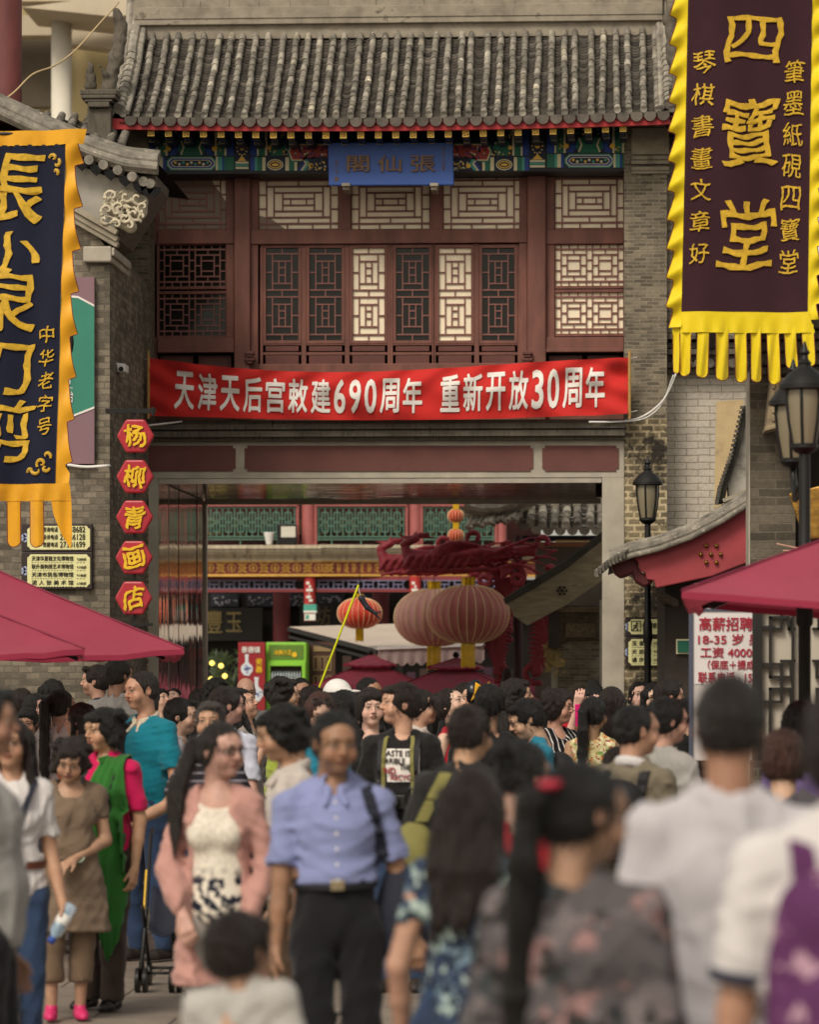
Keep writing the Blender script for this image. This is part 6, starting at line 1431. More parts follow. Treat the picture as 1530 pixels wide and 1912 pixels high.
def pattern(name, kind, cols, scale=1.0, thr=.5):
    """printed fabric: kind stripe / floral / bands / check"""
    if name in MATS: return MATS[name]
    m, n, p = _nodes(name); tc = n.nodes.new('ShaderNodeTexCoord'); v = tc.outputs['Object']; cols = [hx(c) for c in cols]
    if kind == 'stripe':
        s_ = n.nodes.new('ShaderNodeSeparateXYZ'); n.links.new(v, s_.inputs[0]); w = n.nodes.new('ShaderNodeMath'); w.operation = 'SINE'; k = n.nodes.new('ShaderNodeMath'); k.operation = 'MULTIPLY'; k.inputs[1].default_value = 6.283*scale; n.links.new(s_.outputs[2], k.inputs[0]); n.links.new(k.outputs[0], w.inputs[0])
        c = mixc(n, cols[0], cols[1], ramp(n, w.outputs[0], [(.45, 0.0), (.55, 1.0)]))
    elif kind == 'vstripe':
        s_ = n.nodes.new('ShaderNodeSeparateXYZ'); n.links.new(v, s_.inputs[0]); w = n.nodes.new('ShaderNodeMath'); w.operation = 'SINE'; k = n.nodes.new('ShaderNodeMath'); k.operation = 'MULTIPLY'; k.inputs[1].default_value = 6.283*scale; n.links.new(s_.outputs[0], k.inputs[0]); n.links.new(k.outputs[0], w.inputs[0])
        c = mixc(n, cols[0], cols[1], ramp(n, w.outputs[0], [(.72, 0.0), (.8, 1.0)]))
    elif kind == 'floral':
        c = cols[0]
        for i, q in enumerate(cols[1:]):
            mp = n.nodes.new('ShaderNodeMapping'); mp.inputs['Location'].default_value = (i*3.7, i*1.9, i*5.1); n.links.new(v, mp.inputs[0])
            g = ramp(n, noise(n, scale*(1 + .25*i), 3, mp.outputs[0], .55), [(thr, 0.0), (thr + .05, 1.0)]); c = mixc(n, c, q, g)
    elif kind == 'bands':                                    # white lace above, dark flowers below
        s_ = n.nodes.new('ShaderNodeSeparateXYZ'); n.links.new(v, s_.inputs[0]); g = ramp(n, noise(n, 28, 3, v, .5), [(.46, 0.0), (.53, 1.0)]); low = mixc(n, cols[1], cols[0], g)
        g2 = ramp(n, noise(n, 60, 2, v), [(.4, .8), (.6, 1.0)]); up = mixc(n, cols[0], g2, None, 'MULTIPLY', 1.0)
        k = n.nodes.new('ShaderNodeMapRange'); k.inputs[1].default_value = scale - .03; k.inputs[2].default_value = scale + .03; n.links.new(s_.outputs[2], k.inputs[0]); c = mixc(n, low, up, k.outputs[0])
    else:
        ck = n.nodes.new('ShaderNodeTexChecker'); ck.inputs['Scale'].default_value = scale; n.links.new(v, ck.inputs[0]); ck.inputs[1].default_value = cols[0] + (1,); ck.inputs[2].default_value = cols[1] + (1,); c = ck.outputs[0]
    n.links.new(c, p.inputs['Base Color']); p.inputs['Roughness'].default_value = .85; p.inputs['Specular IOR Level'].default_value = .2
    add_bump(n, p, noise(n, 14, 3, v), .12, .01); MATS[name] = m; return m
SKIN = dict(a=hx('bf9880'), b=hx('ae866e'), c=hx('cfaa93'), d=hx('9a745c'))
def rotm(yaw, pitch, roll):           # head turn (deg): yaw + to the person's left, pitch + up
    return np.array((Matrix.Rotation(math.radians(yaw), 3, 'Z') @ Matrix.Rotation(math.radians(-pitch), 3, 'X') @ Matrix.Rotation(math.radians(roll), 3, 'Y')))
ARM = dict(down=((.035, .03, -.285), (.05, -.03, -.53)), bent=((.05, .0, -.28), (-.04, -.20, -.30)), hold=((.06, .0, -.27), (-.13, -.17, -.38)), up=((.07, -.12, -.20), (-.04, -.20, .03)), photo=((.09, -.17, -.12), (-.06, -.26, .12)), back=((.05, .08, -.27), (.06, .06, -.52)), raise_=((.06, -.2, -.1), (.0, -.3, .16)))
PPL = []
def hand(wr, d, n, side, curl, k=1.0, h=.0052):
    """hand field: wrist point, pointing direction, palm normal, thumb side"""
    wr, d, n = Vector(wr), Vector(d).normalized(), Vector(n); n = (n - d*n.dot(d)).normalized(); s_ = d.cross(n).normalized()*side
    F = Fd(wr - Vector((.13, .13, .13))*1.55*k, wr + Vector((.13, .13, .13))*1.55*k, h)
    P = lambda a, b, c: tuple(wr + (d*a + s_*b + n*c)*k)
    F.cap(P(-.03, 0, 0), P(.015, 0, 0), .026*k, .026*k, .01)
    for b_ in (-.026, -.009, .009, .026): F.cap(P(.015, b_*.6, 0), P(.085, b_, 0), .017*k, .0135*k, .012)
    for i, (b_, L) in enumerate(((.029, .072), (.010, .080), (-.010, .075), (-.028, .058))):
        c_ = curl*(1 + .12*i); a0 = P(.085, b_, 0); a1 = P(.085 + L*.5*math.cos(c_*.6), b_*1.05, L*.5*math.sin(c_*.6)); a2 = P(.085 + L*.5*math.cos(c_*.6) + L*.3*math.cos(c_*1.5), b_*1.05, L*.5*math.sin(c_*.6) + L*.3*math.sin(c_*1.5)); a3 = P(.085 + L*.5*math.cos(c_*.6) + L*.3*math.cos(c_*1.5) + L*.2*math.cos(c_*2.2), b_, L*.5*math.sin(c_*.6) + L*.3*math.sin(c_*1.5) + L*.2*math.sin(c_*2.2))
        F.cap(a0, a1, .0092*k, .0086*k, .003); F.cap(a1, a2, .0086*k, .0078*k, .003); F.cap(a2, a3, .0078*k, .0068*k, .003)
    F.cap(P(.02, .024, .004), P(.055, .046, .014), .014*k, .0115*k, .01); F.cap(P(.055, .046, .014), P(.085, .050, .030), .0105*k, .008*k, .003)
    return F.mesh()
def person(label, px, py, s, yaw=0, look=(0, 0, 0), fem=False, fat=0.0, skin='a', hair='short', hm=None, top='tee', tm=None, bottom='pants', bm_=None, arms=('down', 'down'), H=None, shoe=None, neck=0.0, group=None, face=True, sx=0.0, glasses=False, collar=None, belt=None, hem=None, curl=.6, step=(0, 0), age=1.0, undertop=None, lean=0.0, waist=.60, fwd=False):
    hm = hm or random.Random(int(px*13 + py)).choice((H_BLK, H_BLK, H_BK2, H_BRN))
    Y = FPX * math.cos(PSI)**0 / s
    p = W(px, py, Y); H = H or max(1.0, p.z); k = H / 1.70
    rq = random.Random(int(abs(px)*11 + py)); tilt = Euler((math.radians(rq.uniform(-1.6, 1.2)), math.radians(rq.uniform(-1.6, 1.6)) + lean, math.radians(yaw)))
    off = tilt.to_matrix() @ Vector((0, 0, H)); root = thing('person', label, 'person', (p.x - off.x, Y - off.y, p.z - H if abs(p.z - H) > .02 else 0), group or 'people in the street crowd'); root.rotation_euler = tilt; ORG[root.name] = Vector((0, 0, 0))
    if step == (0, 0): q_ = rq.uniform(-.16, .16); step = (q_, -q_*.8)
    jit = lambda a: tuple((v[0] + rq.uniform(-.015, .035), v[1] + rq.uniform(-.05, .03), v[2] + rq.uniform(-.01, .02)) for v in a) if True else a
    sk = np.array(SKIN[skin]) * np.array([1, random.Random(int(px*3+py)).uniform(.94, 1.05), random.Random(int(px*5+py)).uniform(.9, 1.08)]) * random.Random(int(px+py*3)).uniform(.85, 1.1); child = H < 1.42
    hk = (1.0 if not child else 1.0 + (1.42 - H)*.55) * min(1.06, k**.5 if not child else .96)          # head scale
    if child: hk = .93
    wf = (1 + fat) * k; sw = (.149 if fem else .168) * k * (1 + fat*.3); R = random.Random(int(px*7 + py))
    z = lambda f: f * H
    hc = np.array((0, -.012*k, H - .112*hk)); piv = np.array((0, .01*k, H - .235*hk)); HR = rotm(*look)
    hair_top = .0 if hair == 'bald' else .012
    def toW(P): return (P * hk) @ HR.T + (HR @ (hc - piv)) + piv
    # ---- head (local head frame, unscaled)
    F = Fd((-.125, -.155, -.225), (.125, .135, .135), .0052 if face else .0075)
    F.ell((0, .018, .022), (.074, .093, .086), .01); F.ell((0, -.018, -.040), (.060, .070, .076), .035); F.ell((0, -.058, -.092), (.024, .022, .018), .03); F.ell((0, -.02, .03), (.066, .075, .06), .02)
    if face:
        for e in (-1, 1):
            F.ell((e*.040, -.062, -.040), (.026, .022, .026), .025); F.ell((e*.034, -.104, .004), (.021, .014, .012), .014, True); F.ell((e*.031, -.077, .002), (.0135, .0125, .0115), .004)
            F.ell((e*.031, -.086, .011), (.016, .006, .0045), .004)
        F.cap((0, -.088, .012), (0, -.108, -.026), .007, .0105, .010); F.ell((0, -.098, -.031), (.0175, .012, .008), .008); F.ell((0, -.083, .026), (.046, .012, .010), .018)
        F.ell((0, -.087, -.054), (.023, .012, .0065), .006); F.ell((0, -.085, -.064), (.019, .011, .0065), .006); F.ell((0, -.1, -.059), (.022, .012, .0018), .003, True)
    for e in (-1, 1): F.ell((e*.076, .012, -.006), (.009, .016, .028), .008); F.ell((e*.083, .006, -.002), (.006, .010, .018), .006, True)
    F.cap((0, .026, -.05), (0, .035, -.225), .052, .056, .03)
    hp, hf = F.mesh(); n_ = len(hp); C = np.tile(sk, (n_, 1)) * np.random.RandomState(abs(int(px))).uniform(.97, 1.03, (n_, 1))
    X, Yv, Z = hp.T; ax = np.abs(X)
    def paint(mask, col, f=1.0): C[mask] = C[mask]*(1-f) + np.array(col)*f
    front = Yv < -.03
    if face:
        paint(front & (ax < .04) & (np.abs(ax - .031) < .019) & (np.abs(Z - (.024 - .10*np.abs(ax-.030))) < .0042) & (ax > .012), hx('1c1411'), .8)     # brows
        ey = ((ax - .031)/.0145)**2 + ((Z - .001)/.0062)**2 < 1; paint(front & ey, hx('cfc0b0'), .7); ir = ((ax - .031)/.0062)**2 + ((Z - .001)/.0062)**2 < 1; paint(front & ir, hx('120c0a'), .95)
        paint(front & (((ax-.031)/.0165)**2 + ((Z-.0065)/.0030)**2 < 1), hx('150f0d'), .85)                 # lash line
        paint(front & ((X/.024)**2 + ((Z+.059)/.0115)**2 < 1), hx('8e4a40') if fem else hx('8a5244'), .7); paint(front & (np.abs(Z+.059) < .0022) & (ax < .021), hx('4a2420'), .8)
        paint(front & ((((ax-.009)/.0045)**2 + ((Z+.036)/.003)**2) < 1) & (Yv < -.09), hx('3a2018'), .7)
        w_ = np.exp(-(((ax-.042)/.022)**2 + ((Z+.035)/.02)**2)) * front * .30 + np.exp(-((X/.014)**2 + ((Z+.030)/.012)**2)) * (Yv < -.085) * .30 + (ax > .078) * .25
        C[:] = C*(1-w_[:, None]) + np.array(hx('a05c48'))*w_[:, None]
        if not fem and not child: w_ = np.exp(-(((Z+.082)/.026)**2)) * front * .22; C[:] = C*(1-w_[:, None]) + np.array(hx('4a3c34'))*w_[:, None]
        w_ = np.exp(-(((ax-.032)/.02)**2 + ((Z+.016)/.009)**2)) * front * .22; C[:] = C*(1-w_[:, None]) + np.array(hx('6a4436'))*w_[:, None]
    paint((Z < -.085) & (Yv > -.05), sk*.93, .6)
    parts = [(toW(hp), hf)]; cols = [C]
    # ---- arms, torso skin
    bl = -.35 if bottom in ('skirt', 'shorts') else .42*H
    lo = (-.62*k, -.50*k, bl if bottom not in ('skirt', 'shorts') else 0.0); hi = (.62*k, .40*k, H + .28*k)
    body = Fd(lo, hi, .0125 if s < 400 else .011)
    body.cap((0, .012*k, .845*H), (0, .015*k, .80*H), .052*hk, .06*k, .03); body.ell((0, .0, .735*H), (.135*wf, .085*wf, .15*k), .05); body.ell((0, 0, .60*H), (.115*wf, .075*wf, .14*k), .05); body.ell((0, .005, .53*H), (.135*wf, .085*wf, .10*k), .05)
    body.cap((-sw*.95, .005, .802*H), (sw*.95, .005, .802*H), .036*k, .036*k, .05)
    J = []; hands = []
    for e, a in ((-1, arms[0]), (1, arms[1])):
        (ea, wa) = jit(ARM[a]) if isinstance(a, str) and a in ('down', 'back') else ARM[a] if isinstance(a, str) else a
        sh = np.array((e*sw, .005, .797*H)); el = sh + np.array((e*ea[0], ea[1], ea[2]))*k; wr = sh + np.array((e*wa[0], wa[1], wa[2]))*k; J.append((sh, el, wr))
        body.cap(sh, el, .044*k*(1+fat*.6), .036*k*(1+fat*.6), .02); body.cap(el, el*.55+wr*.45, .036*k*(1+fat*.5), .035*k*(1+fat*.4), .015); body.cap(el*.55+wr*.45, wr, .035*k, .025*k, .01)
        d = wr - el; nn = (-e, 0, 0) if a in ('down', 'back') else (0, .3, -1) if a in ('bent', 'hold') else (0, 1, .2)
        hands.append(hand(wr + d/np.linalg.norm(d)*.012*k, d, nn, -e if a in ('down', 'back') else e, curl, k*.97, .0056 if s > 250 else .0075))
    hipw = .088*k*(1 + fat*.5); L = []
    for e, st in ((-1, step[0]), (1, step[1])):
        hp_ = np.array((e*hipw, .0, .50*H)); kn = np.array((e*hipw*.98, -.02*k - st*.28, .275*H)); an = np.array((e*hipw*.92, .02*k - st*.5, .05*H)); L.append((hp_, kn, an))
        if bottom in ('skirt', 'shorts'):
            body.cap(hp_, kn, .075*k, .052*k, .02); body.cap(kn, kn*.6+an*.4, .050*k, .050*k, .015); body.cap(kn*.6+an*.4, an, .050*k, .034*k, .015)
    bp, bf = body.mesh()
    for (P, f) in [(bp, bf)] + hands: parts.append((P, f)); cols.append(np.tile(sk, (len(P), 1)))
    np_mesh('body', parts, SKINM, root, np.concatenate(cols), local=True)
    # ---- hair
    def hf_(): return Fd((-.19, -.17, -.78 if hair in ('long', 'pony', 'longpony') else -.26), (.19, .27, .19), .0075 if hair not in ('long', 'pony', 'longpony') else .0095)
    if hair != 'bald':
        F = hf_(); th = dict(crew=.007, short=.012, neat=.010, bob=.018, curly=.026, long=.014, pony=.010, longpony=.010, bun=.011, boy=.013, wavy=.015).get(hair, .015)
        F.ell((0, .020, .024), (.075+th, .095+th, .087+th), .01)
        if hair in ('bob', 'curly', 'wavy'): F.ell((0, .035, -.035), (.082+th*.8, .080+th*.7, .075), .03)
        elif hair in ('short', 'neat', 'boy'): F.ell((0, .045, -.025), (.071+th*.6, .065+th*.6, .06), .02)
        elif hair == 'crew': F.ell((0, .045, -.02), (.070+.006, .066+.004, .055), .015)
        else: F.ell((0, .045, -.03), (.075+th*.6, .065+th, .055), .02)
        if hair == 'short': F.ell((.02, -.065, .085), (.055, .035, .025), .02)
        if hair in ('boy', 'bob', 'wavy'): F.ell((0, -.070, .072), (.062, .03, .026), .02)
        if hair == 'wavy': 
            for i in range(22): a = R.uniform(0, 6.28); F.ell((.095*math.cos(a), .03 + .095*math.sin(a) if math.sin(a) > -.5 else .03, R.uniform(-.08, .09)), (.03, .03, .024), .012)
        if hair == 'curly':
            for i in range(46): a, b_ = R.uniform(0, 6.28), R.uniform(-.3, 1.3); F.ell((.095*math.cos(a)*math.cos(b_*.9), .028 + .11*math.sin(a)*math.cos(b_*.9), .02 + .11*math.sin(b_*.95)), (.022, .022, .020), .008)
        # face opening
        fz = .004 if hair not in ('boy', 'bob', 'wavy') else -.012
        F.ell((0, -.125, -.030 + fz), (.074 if hair not in ('long',) else .066, .105, .094), .012, True); F.ell((0, -.10, -.10), (.10, .12, .075), .015, True)
        if hair in ('short', 'crew', 'neat', 'boy'):
            for e in (-1, 1): F.ell((e*.10, .006, -.022), (.036, .022, .036), .01, True)
            F.ell((0, -.02, -.14), (.12, .11, .075), .015, True)
        if hair == 'long':
            for i in range(9):
                x_ = -.088 + .022*i; F.cap((x_*.8, .085 - 3*x_*x_, .03), (x_*1.05, .098 - 4.5*x_*x_, -.20), .030, .030, .015); F.cap((x_*1.05, .098 - 4.5*x_*x_, -.20), (x_*.9 + R.uniform(-.02, .02), .105 - 3*x_*x_, R.uniform(-.47, -.30)), .027, .006, .010)
            for e in (-1, 1): F.cap((e*.078, -.005, .02), (e*.092, .0, -.20), .020, .022, .012); F.cap((e*.092, .0, -.20), (e*.085, -.02, -.34), .022, .01, .01)
        if hair in ('pony', 'longpony'):
            ln = .30 if hair == 'pony' else .62
            if fwd: F.cap((0, .115, .045), (-.04, .15, .0), .026, .034, .012); F.cap((-.04, .15, .0), (-.13, .13, -.16), .036, .042, .02); F.cap((-.13, .13, -.16), (-.20, .09, -.36), .042, .036, .02); F.cap((-.20, .09, -.36), (-.215, .08, -.58), .036, .012, .02); ln = 0
            q0, q1 = (0, .115, .045), (0, .165, .01)
            if ln: F.cap(q0, q1, .024, .030, .012), F.cap(q1, (0, .165, -.12), .032, .038, .02), F.cap((0, .165, -.12), (.01, .15, -.12 - ln*.5), .038, .034, .02), F.cap((.01, .15, -.12 - ln*.5), (.02, .14, -.12 - ln), .034, .010, .02)
        if hair == 'bun': F.ell((0, .105, .075), (.052, .048, .046), .012)
        if hair in ('short', 'boy', 'wavy', 'curly', 'neat', 'bob'):
            for i in range(34):                              # uneven tufts
                a, e_ = R.uniform(0, 6.28), R.uniform(.05, 1.45); dv = np.array((math.cos(a)*math.cos(e_), math.sin(a)*math.cos(e_), math.sin(e_)))
                if dv[1] < -.55 and dv[2] < .55: continue
                p0 = np.array((0, .02, .024)) + dv*np.array((.072 + th, .092 + th, .084 + th)); td = np.array((R.uniform(-.6, .6), R.uniform(-.3, .9), R.uniform(-1, .1))); td = td - dv*(td @ dv)*.75
                p1 = p0 + td/np.linalg.norm(td)*R.uniform(.02, .04); F.cap(p0 - dv*.006, p1, .011, .003, .005)
        F.wob(.0035 if hair not in ('curly', 'wavy', 'long') else .006, 55 if hair not in ('long', 'pony', 'longpony') else 45, int(px), (1, 1, .3) if hair in ('long', 'pony', 'longpony') else (1, 1, 1))
        if hair in ('long', 'pony', 'longpony', 'bob', 'bun'):
            X_, Y_, Z_ = F.ax[0][:, None, None], F.ax[1][None, :, None], F.ax[2][None, None, :]
            F.F = F.F + (.0032*np.sin(X_*260 + 5*np.sin(Z_*7 + px) + 3*np.sin(Y_*18)) + .002*np.sin(X_*150 + Y_*190 + 4*np.sin(Z_*5))).astype(np.float32)
        P, f = F.mesh(); hparts = [(toW(P), f)]
        if s > 225 and len(P):                               # loose strands over the surface
            rs = np.random.RandomState(abs(int(px*3 + py))); n_s = 340 if s > 300 else 170; I_ = rs.randint(0, len(P), n_s); ctr = np.array((0, .03, .0))
            sv, sf = [], []; lng = hair in ('long', 'pony', 'longpony')
            for i in I_:
                p0 = P[i]; nr = p0 - ctr; nr[2] *= .6; nr /= np.linalg.norm(nr) + 1e-6
                fl = np.array((rs.normal()*.35, .35 + rs.normal()*.3 if not lng else rs.normal()*.15, -.75 + rs.normal()*.35)); fl -= nr*(fl @ nr)*.8; fl /= np.linalg.norm(fl) + 1e-6
                L_ = rs.uniform(.025, .06) * (2.2 if lng else 1.0 if hair != 'crew' else .4); w_ = np.cross(fl, nr); w_ = w_/(np.linalg.norm(w_) + 1e-6)*rs.uniform(.0012, .0026)
                q = [p0 - nr*.002, p0 + fl*L_*.5 + nr*rs.uniform(.003, .012), p0 + fl*L_ + nr*rs.uniform(-.006, .014)]; o_ = len(sv)
                for t_, pt in zip((1, .8, .1), q): sv += [pt - w_*t_, pt + w_*t_]
                sf += [(o_, o_+1, o_+3, o_+2), (o_+2, o_+3, o_+5, o_+4)]
            hparts.append((toW(np.array(sv)), np.array(sf)))
        np_mesh('hair', hparts, hm, root, local=True)
    if glasses:
        b = MB()
        for e in (-1, 1): b.tube([tuple(toW(np.array([[e*.031 + .021*math.cos(t), -.098, .002 + .016*math.sin(t)]]))[0]) for t in [i*6.2832/12 for i in range(13)]], .0022, 5, False); b.tube([tuple(toW(np.array([q]))[0]) for q in ([e*.052, -.097, .006], [e*.078, -.05, .008], [e*.08, .01, .006])], .0022, 5)
        b.tube([tuple(toW(np.array([q]))[0]) for q in ([-.011, -.100, .006], [.011, -.100, .006])], .0022, 5); b.build('glasses', BLACKM, root)
    # ---- clothes
    ch = .0125
    hemz = dict(tee=.50, polo=.50, shirt=.50, sleeveless=.50, tunic=.36, long=.49, cardigan=.37, tucked=waist-.012, vest=.50, blouse=.50).get(top, .5) * H if hem is None else hem*H
    T = Fd((-.62*k, -.52*k, hemz - .06), (.62*k, .40*k, .90*H), ch if s < 420 else .0115)
    g = .020*k if not fem else .017*k
    T.ell((0, -.004, .735*H), (.148*wf + g*.7, .098*wf + g*.7, .155*k), .06)
    if fem: 
        for e in (-1, 1): T.ell((e*.062*k, -.085*wf, .715*H), (.055*k, .045*k, .055*k), .04)
    T.ell((0, -.008*(1 + 4*fat), .61*H), ((.128 if fem else .140)*wf + g, (.092 + .10*fat)*wf + g, .16*k), .07); T.ell((0, .004, .52*H), (.150*wf + g, .100*wf + g, .12*k), .06)
    if top in ('tunic', 'cardigan'):
        for i in range(5): zz = .50 - i*.045; T.ell((0, .004, zz*H), ((.155 + .012*i)*wf + g, (.108 + .010*i)*wf + g, .08*k), .05)
    T.cap((-sw*.9, .008, .797*H), (sw*.9, .008, .797*H), .044*k, .044*k, .06)
    for e in (-1, 1): T.cap((e*.05*k, .022*k, .838*H), (e*sw*.98, .012, .802*H), .034*k, .038*k, .045)
    T.cap((0, .02*k, .815*H), (0, .015*k, .835*H), .075*k, .066*k, .04)
    if top != 'sleeveless':
        for e, (sh, el, wr) in zip((-1, 1), J):
            d = el - sh; r0 = (.053 if not fem else .046)*k*(1+fat*.5)
            if top in ('long', 'cardigan'): r0 = r0*(1+fat*.5); T.cap(sh, el, r0, .052*k*(1+fat*.8), .025); T.cap(el, el + (wr-el)*.86, .052*k*(1+fat*.8), .044*k*(1+fat*.5), .02)
            else:
                q = .78 if top not in ('tunic', 'blouse') else .5; T.cap(sh, sh + d*q, r0, (.060 if not fem else .052)*k*(1+fat*.5), .03)
                # clean cuff: cut the rounded end off
                u = d/np.linalg.norm(d); cpt = sh + d*q; T.ell(cpt + u*.055*k, (.085*k, .085*k, .055*k) if abs(u[2]) > .7 else (.075*k,)*3, .004, True)
    else:
        for e in (-1, 1): T.ell((e*(sw + .055*k), 0, .80*H), (.045*k, .09*k, .075*k), .02, True)
    # neckline
    nw = .062*hk + .022*neck
    T.cap((0, .012*k, .80*H + .02*(1-neck)), (0, .014*k, .93*H), nw*.92, nw*1.1, .01, True)
    T.ell((0, -.075*k, .845*H - .05*neck), (.055*k + .035*neck, .060*k, .045*k + .045*neck), .015, True)
    if top == 'cardigan' or top == 'vest': T.ell((0, -.175*k, .58*H), (.150*k, .160*k, .50*k), .01, True)
    T.wob(.0038*k if top not in ('cardigan', 'tunic') else .0065*k, 10/k, int(px + py), (1, 1, .75)); T.crease((.0085 if s < 600 else .0055)*k, 12/k, int(px*3 + py), (1, 1, .8), 2.6); T.crease(.005*k, 21/k, int(px*2 + py), (1, .6, 1.3), 1.9)
    T.plane((0, 0, -1), -hemz)
    P, f = T.mesh(); np_mesh(dict(tee='tee_shirt', polo='polo_shirt', shirt='shirt', sleeveless='sleeveless_top', tunic='tunic', long='long_sleeved_shirt', cardigan='cardigan', tucked='shirt', vest='vest', blouse='blouse')[top], [(P, f)], tm, root, local=True)
    if undertop is not None:
        U = Fd((-.3*k, -.3*k, .47*H), (.3*k, .25*k, .86*H), .0125); U.ell((0, -.006, .735*H), (.140*wf, .094*wf + .010, .15*k), .05); U.ell((0, -.010, .61*H), (.132*wf, .098*wf, .16*k), .06); U.ell((0, -.006, .53*H), (.150*wf, .108*wf, .12*k), .05)
        for e in (-1, 1): U.ell((e*.062*k, -.085*wf, .715*H), (.055*k, .045*k, .055*k), .04)
        U.cap((0, .012*k, .80*H), (0, .014*k, .93*H), .085*k, .10*k, .01, True); U.ell((0, -.075*k, .825*H), (.085*k, .060*k, .065*k), .015, True); U.plane((0, 0, -1), -.49*H); U.wob(.004, 12, 3); P, f = U.mesh(); np_mesh('undershirt', [(P, f)], undertop, root, local=True)
    if collar is not None:
        c_ = Fd((-.13*k, -.16*k, .76*H), (.13*k, .13*k, .90*H), .0065); pr = None
        for i in range(19):
            a = -math.pi/2 + .30 + (2*math.pi - .6)*i/18; q = np.array((.072*k*math.cos(a), .012*k + .066*k*math.sin(a), .838*H + .024*k*math.sin(a)))
            if pr is not None: c_.cap(pr, q, .013*k, .013*k, .004, sq=(1, 1, .55))
            pr = q
        for e in (-1, 1): c_.cap((e*.022*k, -.058*k, .822*H), (e*.040*k, -.100*k, .795*H), .013*k, .010*k, .01)
        P, f = c_.mesh(); np_mesh('collar', [(P, f)], collar, root, local=True)
    # ---- lower body
    if bottom in ('pants', 'jeans', 'cropped'):
        B = Fd((-.40*k, -.48*k, .015), (.40*k, .40*k, .66*H), .0145)
        B.ell((0, .006, .53*H), (.150*wf, .108*wf, .12*k), .04); B.cap((0, 0, .57*H), (0, 0, max(.60, waist)*H), .115*wf, .112*wf, .04, sq=(.80, 1.15, 1))
        for (hp_, kn, an) in L:
            w_ = (.062 if bottom == 'jeans' else .072)*k; B.cap(hp_, kn, .092*k*(1+fat*.5), w_, .03); B.cap(kn, an, w_, w_*(.78 if bottom == 'jeans' else .95 if bottom != 'cropped' else 1.0), .02)
        B.wob(.005*k, 13/k, int(px), (1, 1, .8)); B.crease(.008*k, 14/k, int(px), (1.2, 1, .6), 2.5); B.plane((0, 0, 1), waist*H); B.plane((0, 0, -1), -(.135*H if bottom == 'cropped' else .035*H)); P, f = B.mesh(); np_mesh('trousers' if bottom != 'jeans' else 'jeans', [(P, f)], bm_, root, local=True)
        if bottom == 'cropped':
            F = Fd((-.3*k, -.4*k, .01), (.3*k, .3*k, .25*H), .012); 
            for (hp_, kn, an) in L: F.cap(kn*.45+an*.55, an, .040*k, .034*k, .02)
            P, f = F.mesh(); np_mesh('ankles', [(P, f)], SKINM, root, np.tile(sk, (len(P), 1)), local=True)
    else:
        B = Fd((-.42*k, -.42*k, .20*H), (.42*k, .40*k, .62*H), .0145)
        if bottom == 'skirt':
            B.ell((0, .006, .53*H), (.150*wf, .108*wf, .12*k), .04)
            for i in range(6): zz = .50 - i*.045; B.ell((0, .004, zz*H), ((.158 + .014*i)*wf, (.115 + .012*i)*wf, .07*k), .04)
            B.plane((0, 0, -1), -.29*H)
        else:
            B.ell((0, .006, .53*H), (.150*wf, .108*wf, .12*k), .04)
            for (hp_, kn, an) in L: B.cap(hp_, kn, .098*k, .082*k, .03)
            B.plane((0, 0, -1), -.29*H)
        B.wob(.006*k, 14/k, int(px), (1, 1, .4)); B.plane((0, 0, 1), .60*H); P, f = B.mesh(); np_mesh(bottom, [(P, f)], bm_, root, local=True)
    if belt is not None:
        b = MB(); zz = (waist - .012)*H; N = 40; pts = []
        for i in range(N + 1):
            a = 2*math.pi*i/N; pts.append((math.cos(a), math.sin(a)))
        rx, ry = (.140*wf + .012), (.105*wf + .010)
        b.grid([[(rx*x, ry*y + .002, zz + dz) for x, y in pts] for dz in (-.018*k, .018*k)]); b.build('belt', belt, root, solid=.006)
        b = MB(); b.box(-.026*k, .026*k, -ry - .012, -ry - .002, zz - .020*k, zz + .020*k); b.build('buckle', mat('steel_buckle', hx('b5a584'), .3, .1, 8, .05, metal=.8), root, bevel=.004)
    for e, (hp_, kn, an) in zip((-1, 1), L):
        F = Fd((an[0] - .09, an[1] - .27*k, 0.001), (an[0] + .09, an[1] + .12*k, .16*H), .011)
        F.cap((an[0], an[1] + .035*k, .038*k), (an[0]*1.1, an[1] - .085*k, .034*k), .036*k, .038*k, .02); F.cap((an[0]*1.1, an[1] - .085*k, .034*k), (an[0]*1.15, an[1] - .145*k, .030*k), .038*k, .028*k, .02); F.cap((an[0], an[1] + .015*k, .05*k), (an[0], an[1], .085*k), .036*k, .037*k, .02)
        F.plane((0, 0, -1), -.004); P, f = F.mesh()
        if len(P): np_mesh('shoe', [(P, f)], shoe or SHOE, root, local=True)
    rec = dict(root=root, T=T, J=J, H=H, k=k, toW=toW, Y=Y, L=L, yaw=yaw); PPL.append(rec); return rec
SHOE = mat('dark_shoe', hx('2a2420'), .6, .2, 8, .1)
def inw(r, q):                       # person-local point -> world
    return Matrix.Translation(r['root'].location) @ Matrix.Rotation(r['root'].rotation_euler.z, 4, 'Z') @ Vector(q)
def strap_pts(r, a, b, side, n=14, off=.010):
    """a strap laid over the clothed torso from (x,z) a to (x,z) b on the front (-1) or back (+1)"""
    out = []
    for i in range(n + 1):
        t = i/n; x = a[0] + (b[0]-a[0])*t; zz = a[1] + (b[1]-a[1])*t; y = r['T'].surf(x, zz, side)
        if y is None: y = 0
        out.append((x, y + side*off, zz))
    return out
def ribbon(mb, pts, w, th=.006):
    for p, q in zip(pts, pts[1:]): mb.bar(p, q, w, th, up=(0, 0, 1)) if abs((Vector(q)-Vector(p)).normalized().z) < .9 else mb.bar(p, q, w, th, up=(0, -1, 0))
